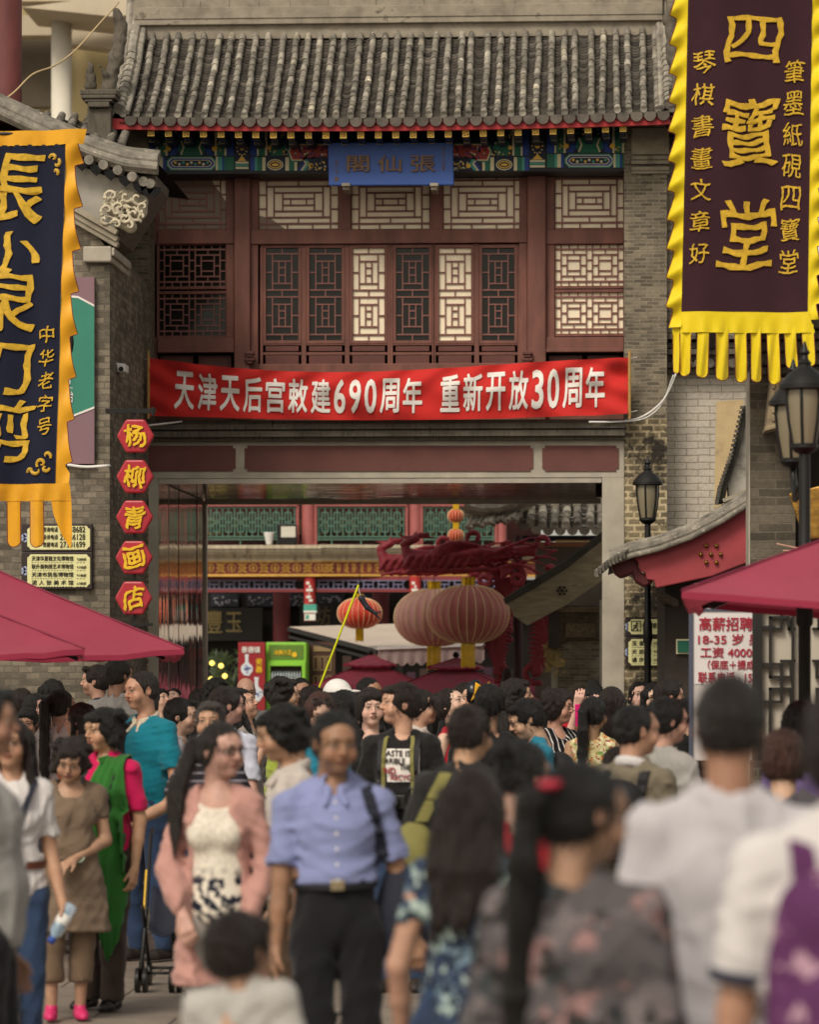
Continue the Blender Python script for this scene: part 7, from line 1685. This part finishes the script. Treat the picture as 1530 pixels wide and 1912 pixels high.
def ribgrid(mb, pts, w, wd=(1, 0, 0)):
    d = Vector(wd)*w/2; mb.grid([[Vector(p) - d, Vector(p) + d] for p in pts])
def carry(name, label, cat, r, build):
    """a bag or other held thing: own top-level object standing where the person stands"""
    o = thing(name, label, cat, r['root'].location, None); o.rotation_euler = r['root'].rotation_euler; ORG[o.name] = Vector((0, 0, 0)); build(o); return o
def backpack(label, r, m, m2, z0=.58, z1=.80, w=.14):
    H, k = r['H'], r['k']
    def mk(o):
        y = r['T'].surf(0, .70*H, 1) or .1
        F = Fd((-.22*k, y - .06, (z0 - .03)*H), (.22*k, y + .27*k, (z1 + .04)*H), .011)
        F.cap((-w*.5*k, y + .07*k, (z0 + .05)*H), (w*.5*k, y + .07*k, (z0 + .05)*H), .085*k, .085*k, .03); F.cap((-w*.4*k, y + .06*k, (z1 - .05)*H), (w*.4*k, y + .06*k, (z1 - .05)*H), .075*k, .075*k, .09); F.ell((0, y + .06*k, (z0 + z1)/2*H), (w*k, .08*k, (z1 - z0)*.5*H), .05); F.ell((0, y + .145*k, (z0 + .07)*H), (w*.75*k, .03*k, .07*H), .02)
        F.wob(.004, 18, 4); np_mesh('pack', [F.mesh()], m, o, local=True)
        b = MB()
        for e in (-1, 1):
            pts = strap_pts(r, (e*.085*k, .66*H), (e*.095*k, .818*H), -1, 10) + [(e*.095*k, .01, .838*H)] + strap_pts(r, (e*.095*k, .818*H), (e*.08*k, .72*H), 1, 6); ribgrid(b, pts, .05*k)
        b.build('strap', m2, o, solid=.008)
    return carry('backpack', label, 'backpack', r, mk)
W_TEE = fabric('white_tee', 'c4bfbd', .05); W_LAV = fabric('lavender_white_tee', 'b2adb0', .05); G_TEE = fabric('grey_tee', '8f8c88', .07); B_TEE = fabric('black_tee', '191818', .15); TEALP = fabric('teal_polo', '0f6d7e', .08); TEAL2 = fabric('teal_blue_tee', '1f6f86', .08)
PINKT = fabric('hot_pink_tee', 'b8144e', .06); TAUPE = fabric('taupe_knit', '6c5b4b', .1); KHAKI = fabric('khaki_trousers', '6b5846', .1); BLUSH = fabric('blush_cardigan', 'b0847a', .07); SKYB = fabric('pale_blue_shirt', '7f86ae', .06); BLKP = fabric('black_trousers', '17161a', .15); JEAN = fabric('blue_denim', '2b3c58', .25); DKBRP = fabric('dark_brown_trousers', '3a2e28', .12)
CREAMS = fabric('cream_shirt', 'b5aca4', .06); REDT = fabric('red_tee', 'a01828', .07); NEON = fabric('lime_yellow_tee', 'a8b84a', .07); LAV = fabric('dusty_lavender_tee', '8e8290', .07); NAVY = fabric('navy_cloth', '1d2236', .12); ORNG = fabric('orange_tee', 'd2622c', .07); PURP = fabric('purple_tee', '6c5a86', .1); KHT = fabric('khaki_tee', '6d6454', .1); LGT = fabric('pale_blue_white_shirt', 'b4b6c4', .06); SALM = fabric('salmon_tee', 'b56e50', .08)
STRP = pattern('charcoal_stripes', 'stripe', ('26242a', '77727a'), 22); LACE = pattern('lace_and_flowers', 'bands', ('d8cebe', '1e2130'), 1.02); FLOR = pattern('tropical_floral', 'floral', ('b9ae80', '6c8a4a', 'c9793a', 'd9cfae', '8e4a3a'), 22, .56); SMOK = pattern('smoky_floral_chiffon', 'floral', ('524d4e', '33393c', '6c6465', '8c6c6a', '2a2726'), 6.5, .55); BLUF = pattern('blue_white_floral', 'floral', ('2e3a50', '6d8290', '9fb0a8', '27303f'), 15, .53); WSTR = pattern('white_lined_black', 'vstripe', ('161518', 'b9b4b0'), 26); CHEK = pattern('black_white_check', 'check', ('c4beb8', '2a282a'), 34); GREYP = fabric('grey_trousers', '4a464a', .12); WPNT = fabric('pale_trousers', '9a948c', .08)
PINKS = mat('pink_shoe', hx('c42a62'), .5, .1, 8, .05); BLKS = mat('black_patent', hx('15120f'), .25, .1, 8, .05)
D = dict(bottom='pants', bm_=BLKP)
# ---- the far rows, left to right
person('person seen from behind in a black and white checked shirt at the left edge', 14, 1290, 228, -70, (-10, 0, 0), tm=CHEK, **D)
person('person with long dark brown hair to the shoulders, back turned, behind the parasol pole', 40, 1287, 232, 175, hair='long', hm=H_BRN, fem=True, tm=KHT, **D)
person('boy in a white tee facing the camera among the adults at left', 53, 1322, 245, -10, (5, -8, 0), hair='boy', tm=W_TEE, skin='b', bottom='shorts', bm_=GREYP, curl=.5)
person('person with short black hair and dark tee beside the long haired girls', 67, 1296, 236, 60, hair='short', tm=B_TEE, skin='b', **D)
person('woman with loose black hair in an orange red top under the parasol edge', 99, 1270, 230, 160, hair='long', fem=True, tm=ORNG, **D)
person('girl with a very long straight black ponytail and grey white tee, back turned', 112, 1288, 262, 165, (-25, 0, 0), hair='longpony', fem=True, tm=W_TEE, bottom='jeans', bm_=JEAN)
person('man in navy with short hair looking left beside the brick gable', 181, 1243, 232, -95, (0, 0, 0), hair='short', tm=NAVY, skin='b', collar=NAVY, **D)
m_tall = person('tall man in a grey tee seen from behind with a yellow ribbon at his cheek', 219, 1230, 245, 168, (-30, 0, 0), hair='neat', tm=G_TEE, skin='b', **D)
w_ora = person('woman with dark hair and salmon top looking left behind the girl with the ponytail', 152, 1314, 285, -110, hair='long', hm=H_BRN, fem=True, tm=SALM, **D)
teal = person('man in a teal polo shirt with striped collar smiling towards the left', 268, 1254, 292, -38, (-12, -4, 0), hair='crew', fat=.16, tm=TEALP, top='polo', collar=mat('striped_collar', hx('b9ad98'), .8, .2, 60, 0), bottom='jeans', bm_=JEAN, skin='b')
def sling(label, r, m, a, b, side=-1, w=.035, bag=None):
    def mk(o):
        q = MB(); H = r['H']; f = strap_pts(r, (a[0], a[1]*H), (b[0], b[1]*H), side, 16); ribgrid(q, f, w)
        g2 = strap_pts(r, (a[0], a[1]*H), (b[0], b[1]*H), -side, 16); ribgrid(q, g2, w); ribgrid(q, [f[0], (f[0][0], 0, f[0][2] + .02), g2[0]], w); q.build('strap', m, o, solid=.005)
        if bag:
            F = Fd((b[0] - .22, -.22, (b[1] - .22)*H), (b[0] + .22, .22, (b[1] + .05)*H), .012); F.ell((b[0] + bag[3]*.06, bag[4] if len(bag) > 4 else 0, (b[1])*H - bag[1]), (bag[0], bag[2], bag[1]), .03); F.ell((b[0] + bag[3]*.06, bag[4] if len(bag) > 4 else 0, b[1]*H - bag[1]*1.3), (bag[0]*.95, bag[2]*.9, bag[1]*.7), .04); F.wob(.005, 14, 2); np_mesh('bag', [F.mesh()], m, o, local=True)
    return carry('shoulder_bag', label, 'bag', r, mk)
BLKB = mat('black_webbing', hx('17161a'), .7, .2, 10, .1); NAVB = mat('navy_canvas', hx('191c2a'), .8, .2, 6, .1); OLIV = mat('olive_canvas', hx('77723f'), .85, .15, 6, .15)
sling('black shoulder bag with a strap over the teal polo shirt', teal, BLKB, (-.075, .825), (-.055, .62), -1, .045, (.10, .10, .05, -1, -.1))
person('person looking up with face tilted to the sky beside the mirrored wall', 318, 1282, 210, 55, (0, 35, 30), hair='short', tm=B_TEE, skin='c', **D)
person('woman gazing upward behind the man in the teal polo', 303, 1287, 215, 60, (0, 30, 10), hair='bob', fem=True, tm=G_TEE, skin='c', **D)
person('person with black hair and back turned in front of the mirrored wall', 372, 1288, 215, 180, hair='bob', tm=B_TEE, **D)
person('young man in a white tee in profile facing right, behind the striped shirt', 336, 1305, 285, 78, (5, 0, 0), hair='short', tm=W_LAV, skin='a', **D)
person('woman with fluffy black hair and dark top seen from behind left of the bald man', 404, 1271, 225, 175, hair='curly', tm=B_TEE, fem=True, **D)
person('man in a pale blue white shirt with back turned and head towards the right', 420, 1283, 290, 150, (-40, 0, 0), hair='short', tm=LGT, top='shirt', **D)
person('bald man looking down towards the camera by the red poster', 458, 1264, 222, 15, (0, -10, 0), hair='bald', fat=.1, tm=G_TEE, skin='b', **D)
person('woman in a grey blouse with tied hair lifting her face to the right', 462, 1287, 255, 80, (0, 22, 0), hair='long', fem=True, tm=fabric('mushroom_blouse', '8f857f', .07), arms=('up', 'down'), **D)
person('teenager in a lime yellow tee looking right in front of the green fridge', 528, 1265, 248, 105, (0, 0, 0), hair='wavy', tm=NEON, skin='c', **D)
person('man facing the camera with his hand at his chin beside the fridge', 562, 1266, 225, 5, (5, -6, 0), hair='crew', tm=B_TEE, skin='b', arms=('up', 'down'), **D)
person('woman with dark hair in front of the parasol looking at the yellow pole', 586, 1282, 232, 100, hair='long', hm=H_BRN, fem=True, tm=KHT, arms=('down', 'raise_'), **D)
sunw = person('woman with sunglasses pushed up on her brown hair', 598, 1292, 300, 10, (0, -20, 0), hair='long', hm=H_CHE, fem=True, tm=TEAL2, **D)
b = MB(); tw = sunw['toW']
for e in (-1, 1): b.tube([tuple(tw(np.array([[e*.036 + .026*math.cos(t), -.075 + .012*math.sin(t), .098 + .012*math.sin(t)]]))[0]) for t in [i*.5236 for i in range(13)]], .006, 6, False)
o = b.build('sunglasses', BLACKM, None); o.parent = sunw['root']
capw = person('woman in a white cap and lavender tee with long black hair', 632, 1274, 240, 70, (-20, 0, 0), hair='long', fem=True, tm=LAV, **D)
def cap_on(r, m, name='cap'):
    F = Fd((-.14, -.22, 0), (.14, .15, .16), .008); F.ell((0, .02, .03), (.102, .122, .112), .0); F.ell((0, -.13, .045), (.075, .075, .014), .02); F.plane((0, 0, -1), -.035); P, f = F.mesh(); np_mesh(name, [(r['toW'](P), f)], m, r['root'], local=True)
cap_on(capw, WHITEP)
person('woman with a long black curtain of hair seen from behind, lavender sleeve', 645, 1290, 285, 155, (-30, 0, 0), hair='long', fem=True, tm=LAV, **D)
person('man half hidden before the crimson courtyard parasol, looking right', 689, 1266, 235, 55, (0, 0, 0), hair='crew', tm=B_TEE, skin='d', **D)
person('smiling middle aged woman with short hair in a black scoop neck top', 691, 1288, 290, 8, (6, 0, 0), hair='bob', fem=True, fat=.06, neck=.6, tm=B_TEE, skin='c', **D)
waste = person('young man in a black printed tee looking left with a camera strap', 750, 1277, 322, -8, (-62, 4, 0), hair='boy', tm=B_TEE, skin='a', arms=('bent', 'down'), bottom='jeans', bm_=JEAN)
def shirt_print(r):
    k = r['k']; z0, z1, x0, x1 = r['H']*.685, r['H']*.792, -.118*k, .118*k; T = r['T']
    cy = {}
    def fn(u, v, d=.004):
        x, zz = x0 + (x1-x0)*u, z0 + (z1-z0)*v; y = T.surf(x, zz, -1); return Vector((x, (y if y is not None else -.12) - d, zz))
    b = MB(); b.grid([[fn(i/16, j/12, .005) for i in range(17)] for j in range(13)]); o = b.build('shirt_print', WHT, None, smooth=True); o.parent = r['root']
    for (t, u0, v0, u1, v1, m) in (('WASTE IS A', .03, .78, .97, .96, INK), ('TERRIBLE', .03, .55, .68, .72, INK), ('THING', .56, .36, .97, .54, INK), ('MIND', .03, .24, .46, .44, RT), ('RECYCLE', .34, .05, .97, .22, RT)):
        q = MB(); letters(q, t, lambda u, v: fn(u0 + (u1-u0)*u, v0 + (v1-v0)*v, .010), .012); oo = q.build('lettering', m, None); oo.parent = o
    q = MB()
    for e in (-1, 1): ribgrid(q, [(e*.05, .03, r['H']*.845)] + [(x, y - .004, z_) for x, y, z_ in strap_pts(r, (e*.075*k, .825*r['H']), (e*.085*k, .64*r['H']), -1, 12, .012)], .022)
    return q
q = shirt_print(waste)
cm = carry('camera', 'black camera hanging on a strap before the printed tee', 'camera', waste, lambda o: (q.build('strap', OLIV, o, solid=.003), (lambda mb: (mb.box(-.06, .06, -.20, -.145, waste['H']*.60, waste['H']*.645), mb.tube([(0, -.20, waste['H']*.622), (0, -.25, waste['H']*.622)], .03, 14), mb.build('body', BLACKM, o, bevel=.006)))(MB())))
backpack('dark backpack worn by the young man in the printed tee', waste, NAVB, BLKB)
person('woman in a white blouse with tied hair in profile facing right', 787, 1289, 268, 85, (0, 0, 0), hair='bun', fem=True, tm=CREAMS, top='blouse', glasses=False, **D)
person('woman in a red sleeveless top craning her neck up to the right', 850, 1285, 270, 60, (0, 20, 0), hair='bun', fem=True, tm=REDT, top='sleeveless', skin='c', **D)
person('person with black hair showing behind the woman in red', 868, 1276, 222, 30, hair='short', tm=B_TEE, **D)
person('man in a black tee with round cropped head seen from behind near the foil balloon', 914, 1279, 305, 178, hair='short', tm=B_TEE, skin='b', neck=.3, **D)
person('young man with tousled hair and denim collar in profile facing right', 968, 1269, 250, 95, (0, 8, 0), hair='wavy', tm=JEAN, collar=JEAN, **D)
person('child with black bobbed hair in profile in front of the denim man', 946, 1333, 290, 100, hair='bob', fem=True, tm=NEON, bottom='shorts', bm_=GREYP)
tealb = person('man with glasses in a teal blue tee looking down to the left', 998, 1302, 305, -75, (0, -22, 0), hair='short', tm=TEAL2, glasses=True, skin='a', **D)
backpack('black backpack on the man in the teal blue tee', tealb, BLKB, BLKB)
person('curly haired woman in a black top with white lines, facing right', 1040, 1291, 258, 40, (30, 0, 0), hair='curly', hm=H_BRN, fem=True, fat=.1, neck=.5, tm=WSTR, skin='b', **D)
phw = person('woman in orange looking down at her bright pink phone', 1107, 1274, 238, 5, (0, -25, 0), hair='bun', fem=True, tm=ORNG, arms=('raise_', 'up'), skin='c', **D)
def phone(label, r, q, m, sz=(.075, .008, .15), pitch=-.5):
    def mk(o):
        b = MB(); b.box(q[0]-sz[0]/2, q[0]+sz[0]/2, q[1]-sz[1]/2, q[1]+sz[1]/2, q[2]-sz[2]/2, q[2]+sz[2]/2); b.build('case', m, o, bevel=.004); b = MB(); b.box(q[0]-sz[0]*.45, q[0]+sz[0]*.45, q[1]+sz[1]/2, q[1]+sz[1]/2+.002, q[2]-sz[2]*.45, q[2]+sz[2]*.45); b.build('screen', GLASS_D, o)
    return carry('phone', label, 'phone', r, mk)
phone('bright magenta phone case held up by the woman in orange', phw, (-.11, -.34, .806*phw['H'] + .10), mat('magenta_case', hx('d4146e'), .4, .05, 5, 0), (.12, .01, .17))
person('person with a short brown bob behind the pink phone', 1084, 1287, 225, 170, hair='bob', hm=H_BRN, tm=REDT, **D)
flw = person('woman in a sleeveless tropical floral dress with a black ponytail, back turned', 1108, 1302, 272, 172, (-20, 0, 0), hair='pony', fem=True, top='sleeveless', tm=FLOR, bottom='skirt', bm_=FLOR, skin='b')
sling('pale pink cross body bag over the floral dress', flw, mat('pink_strap', hx('b98a86'), .7, .1, 8, .05), (.10, .82), (-.12, .56), 1, .02, (.06, .06, .03, -1))
person('woman with straight dark chestnut hair and black top, back turned by the pale jamb', 1142, 1285, 268, 176, hair='long', hm=H_BRN, fem=True, tm=B_TEE, top='sleeveless', **D)
ph1 = person('woman raising a camera to her eye beside the lamp post', 1196, 1274, 232, 10, (0, 8, 0), hair='bun', fem=True, tm=LAV, arms=('photo', 'photo'), skin='c', **D)
phone('silver compact camera held before the face of the woman by the lamp post', ph1, (0.0, -.30, ph1['H'] - .12), mat('silver_body', hx('9a9896'), .35, .1, 8, .03, metal=.5), (.11, .03, .065))
person('woman with glasses peering from behind the lamp post', 1222, 1276, 240, 5, hair='long', fem=True, glasses=True, tm=SALM, skin='c', **D)
person('man in a red shirt holding something to his ear before the dark shopfront', 1246, 1270, 250, 150, (-45, 0, 0), hair='short', tm=REDT, arms=('down', 'up'), **D)
person('person with short dark hair half hidden behind the notice board', 1284, 1305, 262, 175, hair='short', tm=B_TEE, **D)
# ---- the middle rows
person('woman in a white tee with long brown hair and jeans striding at the left edge', 22, 1342, 405, 12, (-15, 0, 0), hair='long', hm=H_BRN, fem=True, tm=W_TEE, bottom='jeans', bm_=JEAN, skin='b', step=(.12, -.1), belt=mat('brown_leather', hx('5a3020'), .5, .2, 10, .1)); wl = PPL[-1]
sling('navy strap bag across the white tee at the left edge', wl, NAVB, (.10, .82), (-.08, .56), -1, .03)
def bottle(label, r, side):
    sh, el, wr = r['J'][side]
    def mk(o):
        c = Vector(wr) + Vector((0, -.05, -.10)); ax = Vector((-.5, -.3, -.8)).normalized(); b = MB(); P = lambda t: c + ax*t
        b.tube([P(-.09), P(-.085), P(.06), P(.085), P(.09)], [.02, .033, .033, .016, .016], 16); b.build('bottle', GL_B, o, smooth=True); b = MB(); b.tube([P(.09), P(.115)], .018, 14); b.build('cap', P_BLUE, o); b = MB(); b.tube([P(-.03), P(.02)], .034, 16); b.build('wrap', WHITEP, o, smooth=True)
    return carry('water_bottle', label, 'bottle', r, mk)
m_, n_, p_ = _nodes('clear_plastic'); p_.inputs['Base Color'].default_value = hx('a9c4d8') + (1,); p_.inputs['Roughness'].default_value = .12; p_.inputs['Transmission Weight'].default_value = .6; GL_B = m_
bottle('water bottle with a blue cap in the hand of the woman at the left edge', wl, 1)
scarf = person('woman with short black hair in hot pink tee and green shawl over one shoulder', 199, 1324, 342, -22, (-25, -5, 0), hair='wavy', fem=True, fat=.14, tm=PINKT, bottom='pants', bm_=DKBRP, skin='b', shoe=BLKS, step=(.05, .12))
def shawl(r):
    H, k = r['H'], r['k']; T = r['T']; b = MB(); G = []
    for j in range(40):
        v = j/39; zz = (.838 - .60*v)*H; w_ = (.035 + .105*math.sin(math.pi*min(1, .12 + v*.80))**1.2)*k; xc = (.085 + .02*v - .02*math.sin(v*4))*k; row = []
        for i in range(17):
            u = i/16 - .5; x = xc + u*2*w_*(1 - .25*v); y = T.surf(x, max(zz, .52*H), -1); y = -.10*k if y is None else y
            y = min(y, -.02) - .014 - .016*(.5 + .5*math.sin(u*26 + v*5)) - .03*v; row.append((x, y, zz - .16*k*max(0, .5 - abs(u))*v*v*1.5))
        G.append(row)
    b.grid(G); top = G[0]; b.grid([[(x, .09*k, zz - .12) for x, y, zz in top], [(x, .02, zz + .022) for x, y, zz in top], top])
    o = b.build('shawl', fabric('green_shawl_cloth', '2b6426', .12), None, smooth=True, solid=.006); o.parent = r['root']
shawl(scarf)
backpack('small black backpack strap over the green shawl', scarf, BLKB, BLKB, .62, .78, .10)
beige = person('older woman in a taupe tunic with cropped trousers and pink shoes looking down', 134, 1376, 352, 12, (-14, -24, 6), hair='wavy', hm=H_BRN, fem=True, fat=.16, top='tunic', hem=.315, tm=TAUPE, bottom='cropped', bm_=KHAKI, arms=('down', 'hold'), skin='b', shoe=PINKS, neck=.6)
b = MB(); sh, el, wr = beige['J'][1]; b.tube([tuple(wr - (wr-el)*.12 + np.array((.028*math.cos(t), .02*math.sin(t), .028*math.sin(t)))) for t in [i*.45 for i in range(15)]], .006, 6); o = b.build('bracelet', mat('jade_bead', hx('8fa08a'), .3, .2, 20, .05), None); o.parent = beige['root']
sling('dark shoulder bag hanging behind the taupe tunic', beige, NAVB, (-.115, .82), (-.19, .50), -1, .035, (.09, .13, .06, -1, .06))
striped = person('man with greying hair in a charcoal striped tee resting a hand on the green shawl', 391, 1311, 330, -32, (30, 0, 0), hair='short', hm=H_GRY, fat=.05, tm=STRP, arms=(((.10, -.05, -.24), (.20, -.26, -.34)), 'down'), bottom='jeans', bm_=JEAN, skin='b')
person('man in a cream grey shirt with tousled hair looking down to the left', 540, 1316, 425, -72, (-5, -14, 0), hair='wavy', tm=CREAMS, top='shirt', skin='b', bottom='pants', bm_=KHAKI, collar=CREAMS)
olive = person('stout man in a black tee with an olive bag strap, seen from behind', 872, 1319, 430, 172, (-25, -6, 0), hair='short', hm=H_BRN, fat=.18, tm=fabric('charcoal_tee', '242222', .12), skin='b', bottom='pants', bm_=GREYP)
sling('olive canvas shoulder bag of the stout man in black', olive, OLIV, (.085, .83), (.19, .71), 1, .055, (.095, .12, .07, .6, .06))
back1 = person('young man with cropped hair and khaki tee carrying a backpack, turned right', 1186, 1317, 402, 150, (-32, 0, 0), hair='crew', tm=KHT, skin='b', bottom='jeans', bm_=JEAN, collar=W_TEE)
backpack('black and grey backpack of the young man in khaki', back1, BLKB, BLKB)
person('man with glasses in a grey tee with a yellow flash, in profile to the right', 1244, 1303, 362, 135, (-20, 0, 0), hair='short', tm=G_TEE, glasses=True, skin='a', bottom='jeans', bm_=JEAN)
person('person in a bright blue top bending behind the man in khaki', 1146, 1392, 330, 160, (0, -30, 0), hair='short', tm=fabric('royal_blue_tee', '3a44a0', .06), **D)
person('woman with a short dark bob and lilac tee, back turned by the lattice screen', 1497, 1313, 352, 165, (-20, 0, 0), hair='bob', fem=True, tm=PURP, skin='b', **D)
person('woman with light brown hair and dusky grey top, back turned behind the man in white', 1464, 1366, 450, 175, (0, -10, 0), hair='bob', hm=H_CHE, fem=True, tm=GREYP, neck=.7, skin='a', **D)
# ---- the near rows
pinkw = person('young woman in a blush cardigan over a lace and flower top with a long ponytail', 405, 1350, 445, -6, (52, -4, 0), hair='longpony', fwd=True, fem=True, top='cardigan', neck=.9, tm=BLUSH, undertop=LACE, bottom='jeans', bm_=WPNT, arms=(((.07, -.02, -.26), (-.01, -.14, -.47)), ((.06, .0, -.27), (.0, -.10, -.49))), glasses=True, skin='a', hem=.33)
blue = person('man in a pale blue short sleeved shirt and black trousers walking towards the camera', 620, 1327, 492, 8, (14, -8, 0), hair='neat', top='tucked', tm=SKYB, collar=SKYB, bottom='pants', bm_=BLKP, arms=('down', ((.07, .04, -.27), (.11, -.02, -.50))), belt=BLKB, skin='d', fat=.05, waist=.63, step=(.10, -.08))
b = MB(); T = blue['T']
for i in range(6): zz = blue['H']*(.80 - .034*i); y = T.surf(.0, zz, -1); y = -.12 if y is None else y; b.tube([(0, y - .001, zz), (0, y - .005, zz)], .006, 10)
o = b.build('shirt_buttons', WHITEP, None); o.parent = blue['root']
sling('large navy shoulder bag on the man in the pale blue shirt', blue, NAVB, (.125, .822), (.19, .66), -1, .045, (.10, .23, .09, 1, .05))
person('child with short dark hair and pale grey tee seen from behind in front', 432, 1700, 690, 172, (-25, -4, 0), hair='boy', lean=.10, hm=H_BRN, tm=fabric('pale_grey_tee', 'a8a49e', .06), bottom='shorts', bm_=JEAN, skin='b')
person('man in a grey short sleeved shirt cut off by the left edge', -36, 1285, 540, 95, (0, 0, 0), hair='short', tm=G_TEE, skin='d', bottom='pants', bm_=BLKP, fat=.12, arms=(((.03, .06, -.27), (.0, .02, -.40)), 'down'))
person('woman with her hair in a high bun and a red neckline, back turned', 972, 1384, 520, 150, (-18, -4, 0), hair='bun', fem=True, tm=REDT, skin='a', neck=.8, **D)
person('woman with loose long brown hair in a blue and white floral blouse, back turned', 882, 1437, 640, 170, (-6, -8, 0), hair='long', hm=H_BRN, fem=True, tm=BLUF, top='blouse', skin='b', bottom='jeans', bm_=JEAN)
big = person('woman in a smoky floral chiffon blouse with long ponytail and red hair tie', 1072, 1424, 820, 158, (-32, -6, 0), hair='longpony', fem=True, top='long', tm=SMOK, skin='b', bottom='pants', bm_=GREYP, fat=.42, neck=.3)
b = MB(); tw = big['toW']; b.lathe([(.0, -.008), (.022, -.006), (.030, .004), (.022, .012), (0, .014)], tuple(tw(np.array([[-.03, .125, .055]]))[0]), 14); o = b.build('hair_tie', mat('red_clip', hx('a8283a'), .5, .1, 8, .05), None, smooth=True); o.parent = big['root']
person('tall man in a lavender white tee with a crew cut seen from behind', 1366, 1264, 770, 178, (4, -4, 0), hair='crew', tm=W_LAV, skin='d', fat=.06, bottom='pants', bm_=GREYP)
last = person('person in a white tee with black hair carrying a purple backpack at the right edge', 1588, 1285, 880, 184, (0, -6, 0), hair='bob', H=1.83, tm=W_TEE, skin='b', bottom='pants', bm_=BLKP, fat=.1)
b = MB()
for sh, el, wr in last['J']:
    d = (el - sh)/np.linalg.norm(el - sh); c_ = sh + (el - sh)*.76; u_ = np.cross(d, (0, 1, 0)); u_ /= np.linalg.norm(u_); v_ = np.cross(d, u_)
    b.grid([[tuple(c_ + d*t + (u_*math.cos(a) + v_*math.sin(a))*.069) for a in [i*6.2832/20 for i in range(21)]] for t in (-.012, .012)])
o = b.build('cuff', NAVY, None, smooth=True, solid=.006); o.parent = last['root']
PURB = pattern('purple_print', 'floral', ('552c52', '6b4068', 'a58492'), 12, .6)
backpack('purple patterned backpack worn by the person at the right edge', last, PURB, PURB, .56, .80, .17)
# ================================================================== STROLLER
sv = thing('stroller', 'folding black stroller with yellow trim between the crowd at lower left', 'stroller', (W(308, 1800, 20.3).x, 20.3, 0))
b0 = Vector((W(308, 1800, 20.3).x, 20.3, 0)); SV = lambda x, y, z_: b0 + Vector((x, y, z_))*.9
for (x, y) in ((-.12, -.25), (.10, -.25), (-.16, .25), (.14, .25)):
    b = MB()
    for dx in (-.025, .025):
        b.tube([SV(x + dx - .012, y, .075), SV(x + dx + .012, y, .075)], .075, 20)
    b.build('wheel', BLACKM, sv, smooth=True, angle=40)
b = MB()
for e in (-.13, .13): b.tube([SV(e, -.25, .08), SV(e, .02, .42), SV(e, .30, .98), SV(e, .40, 1.02)], .011, 8); b.tube([SV(e, .25, .08), SV(e, -.02, .42), SV(e, -.14, .55)], .011, 8)
b.tube([SV(-.13, -.2, .12), SV(.13, -.2, .12)], .009, 8); b.tube([SV(-.13, .2, .12), SV(.13, .2, .12)], .009, 8); b.build('frame', BLACKM, sv, smooth=True)
b = MB(); b.grid([[SV(-.10 + .20*i/8, -.10 + .20*j/10 + .08*max(0, j-5)/5, .40 - .05*math.sin(math.pi*i/8) + (.26*max(0, j-4)/6)) for i in range(9)] for j in range(11)]); b.build('seat', NAVB, sv, smooth=True, solid=.01)
b = MB()
for e in (-.14, .14): b.tube([SV(e, .05, .46), SV(e, .20, .76)], .013, 8)
b.build('trim', mat('yellow_trim', hx('c9a02c'), .6, .1, 8, .05), sv)
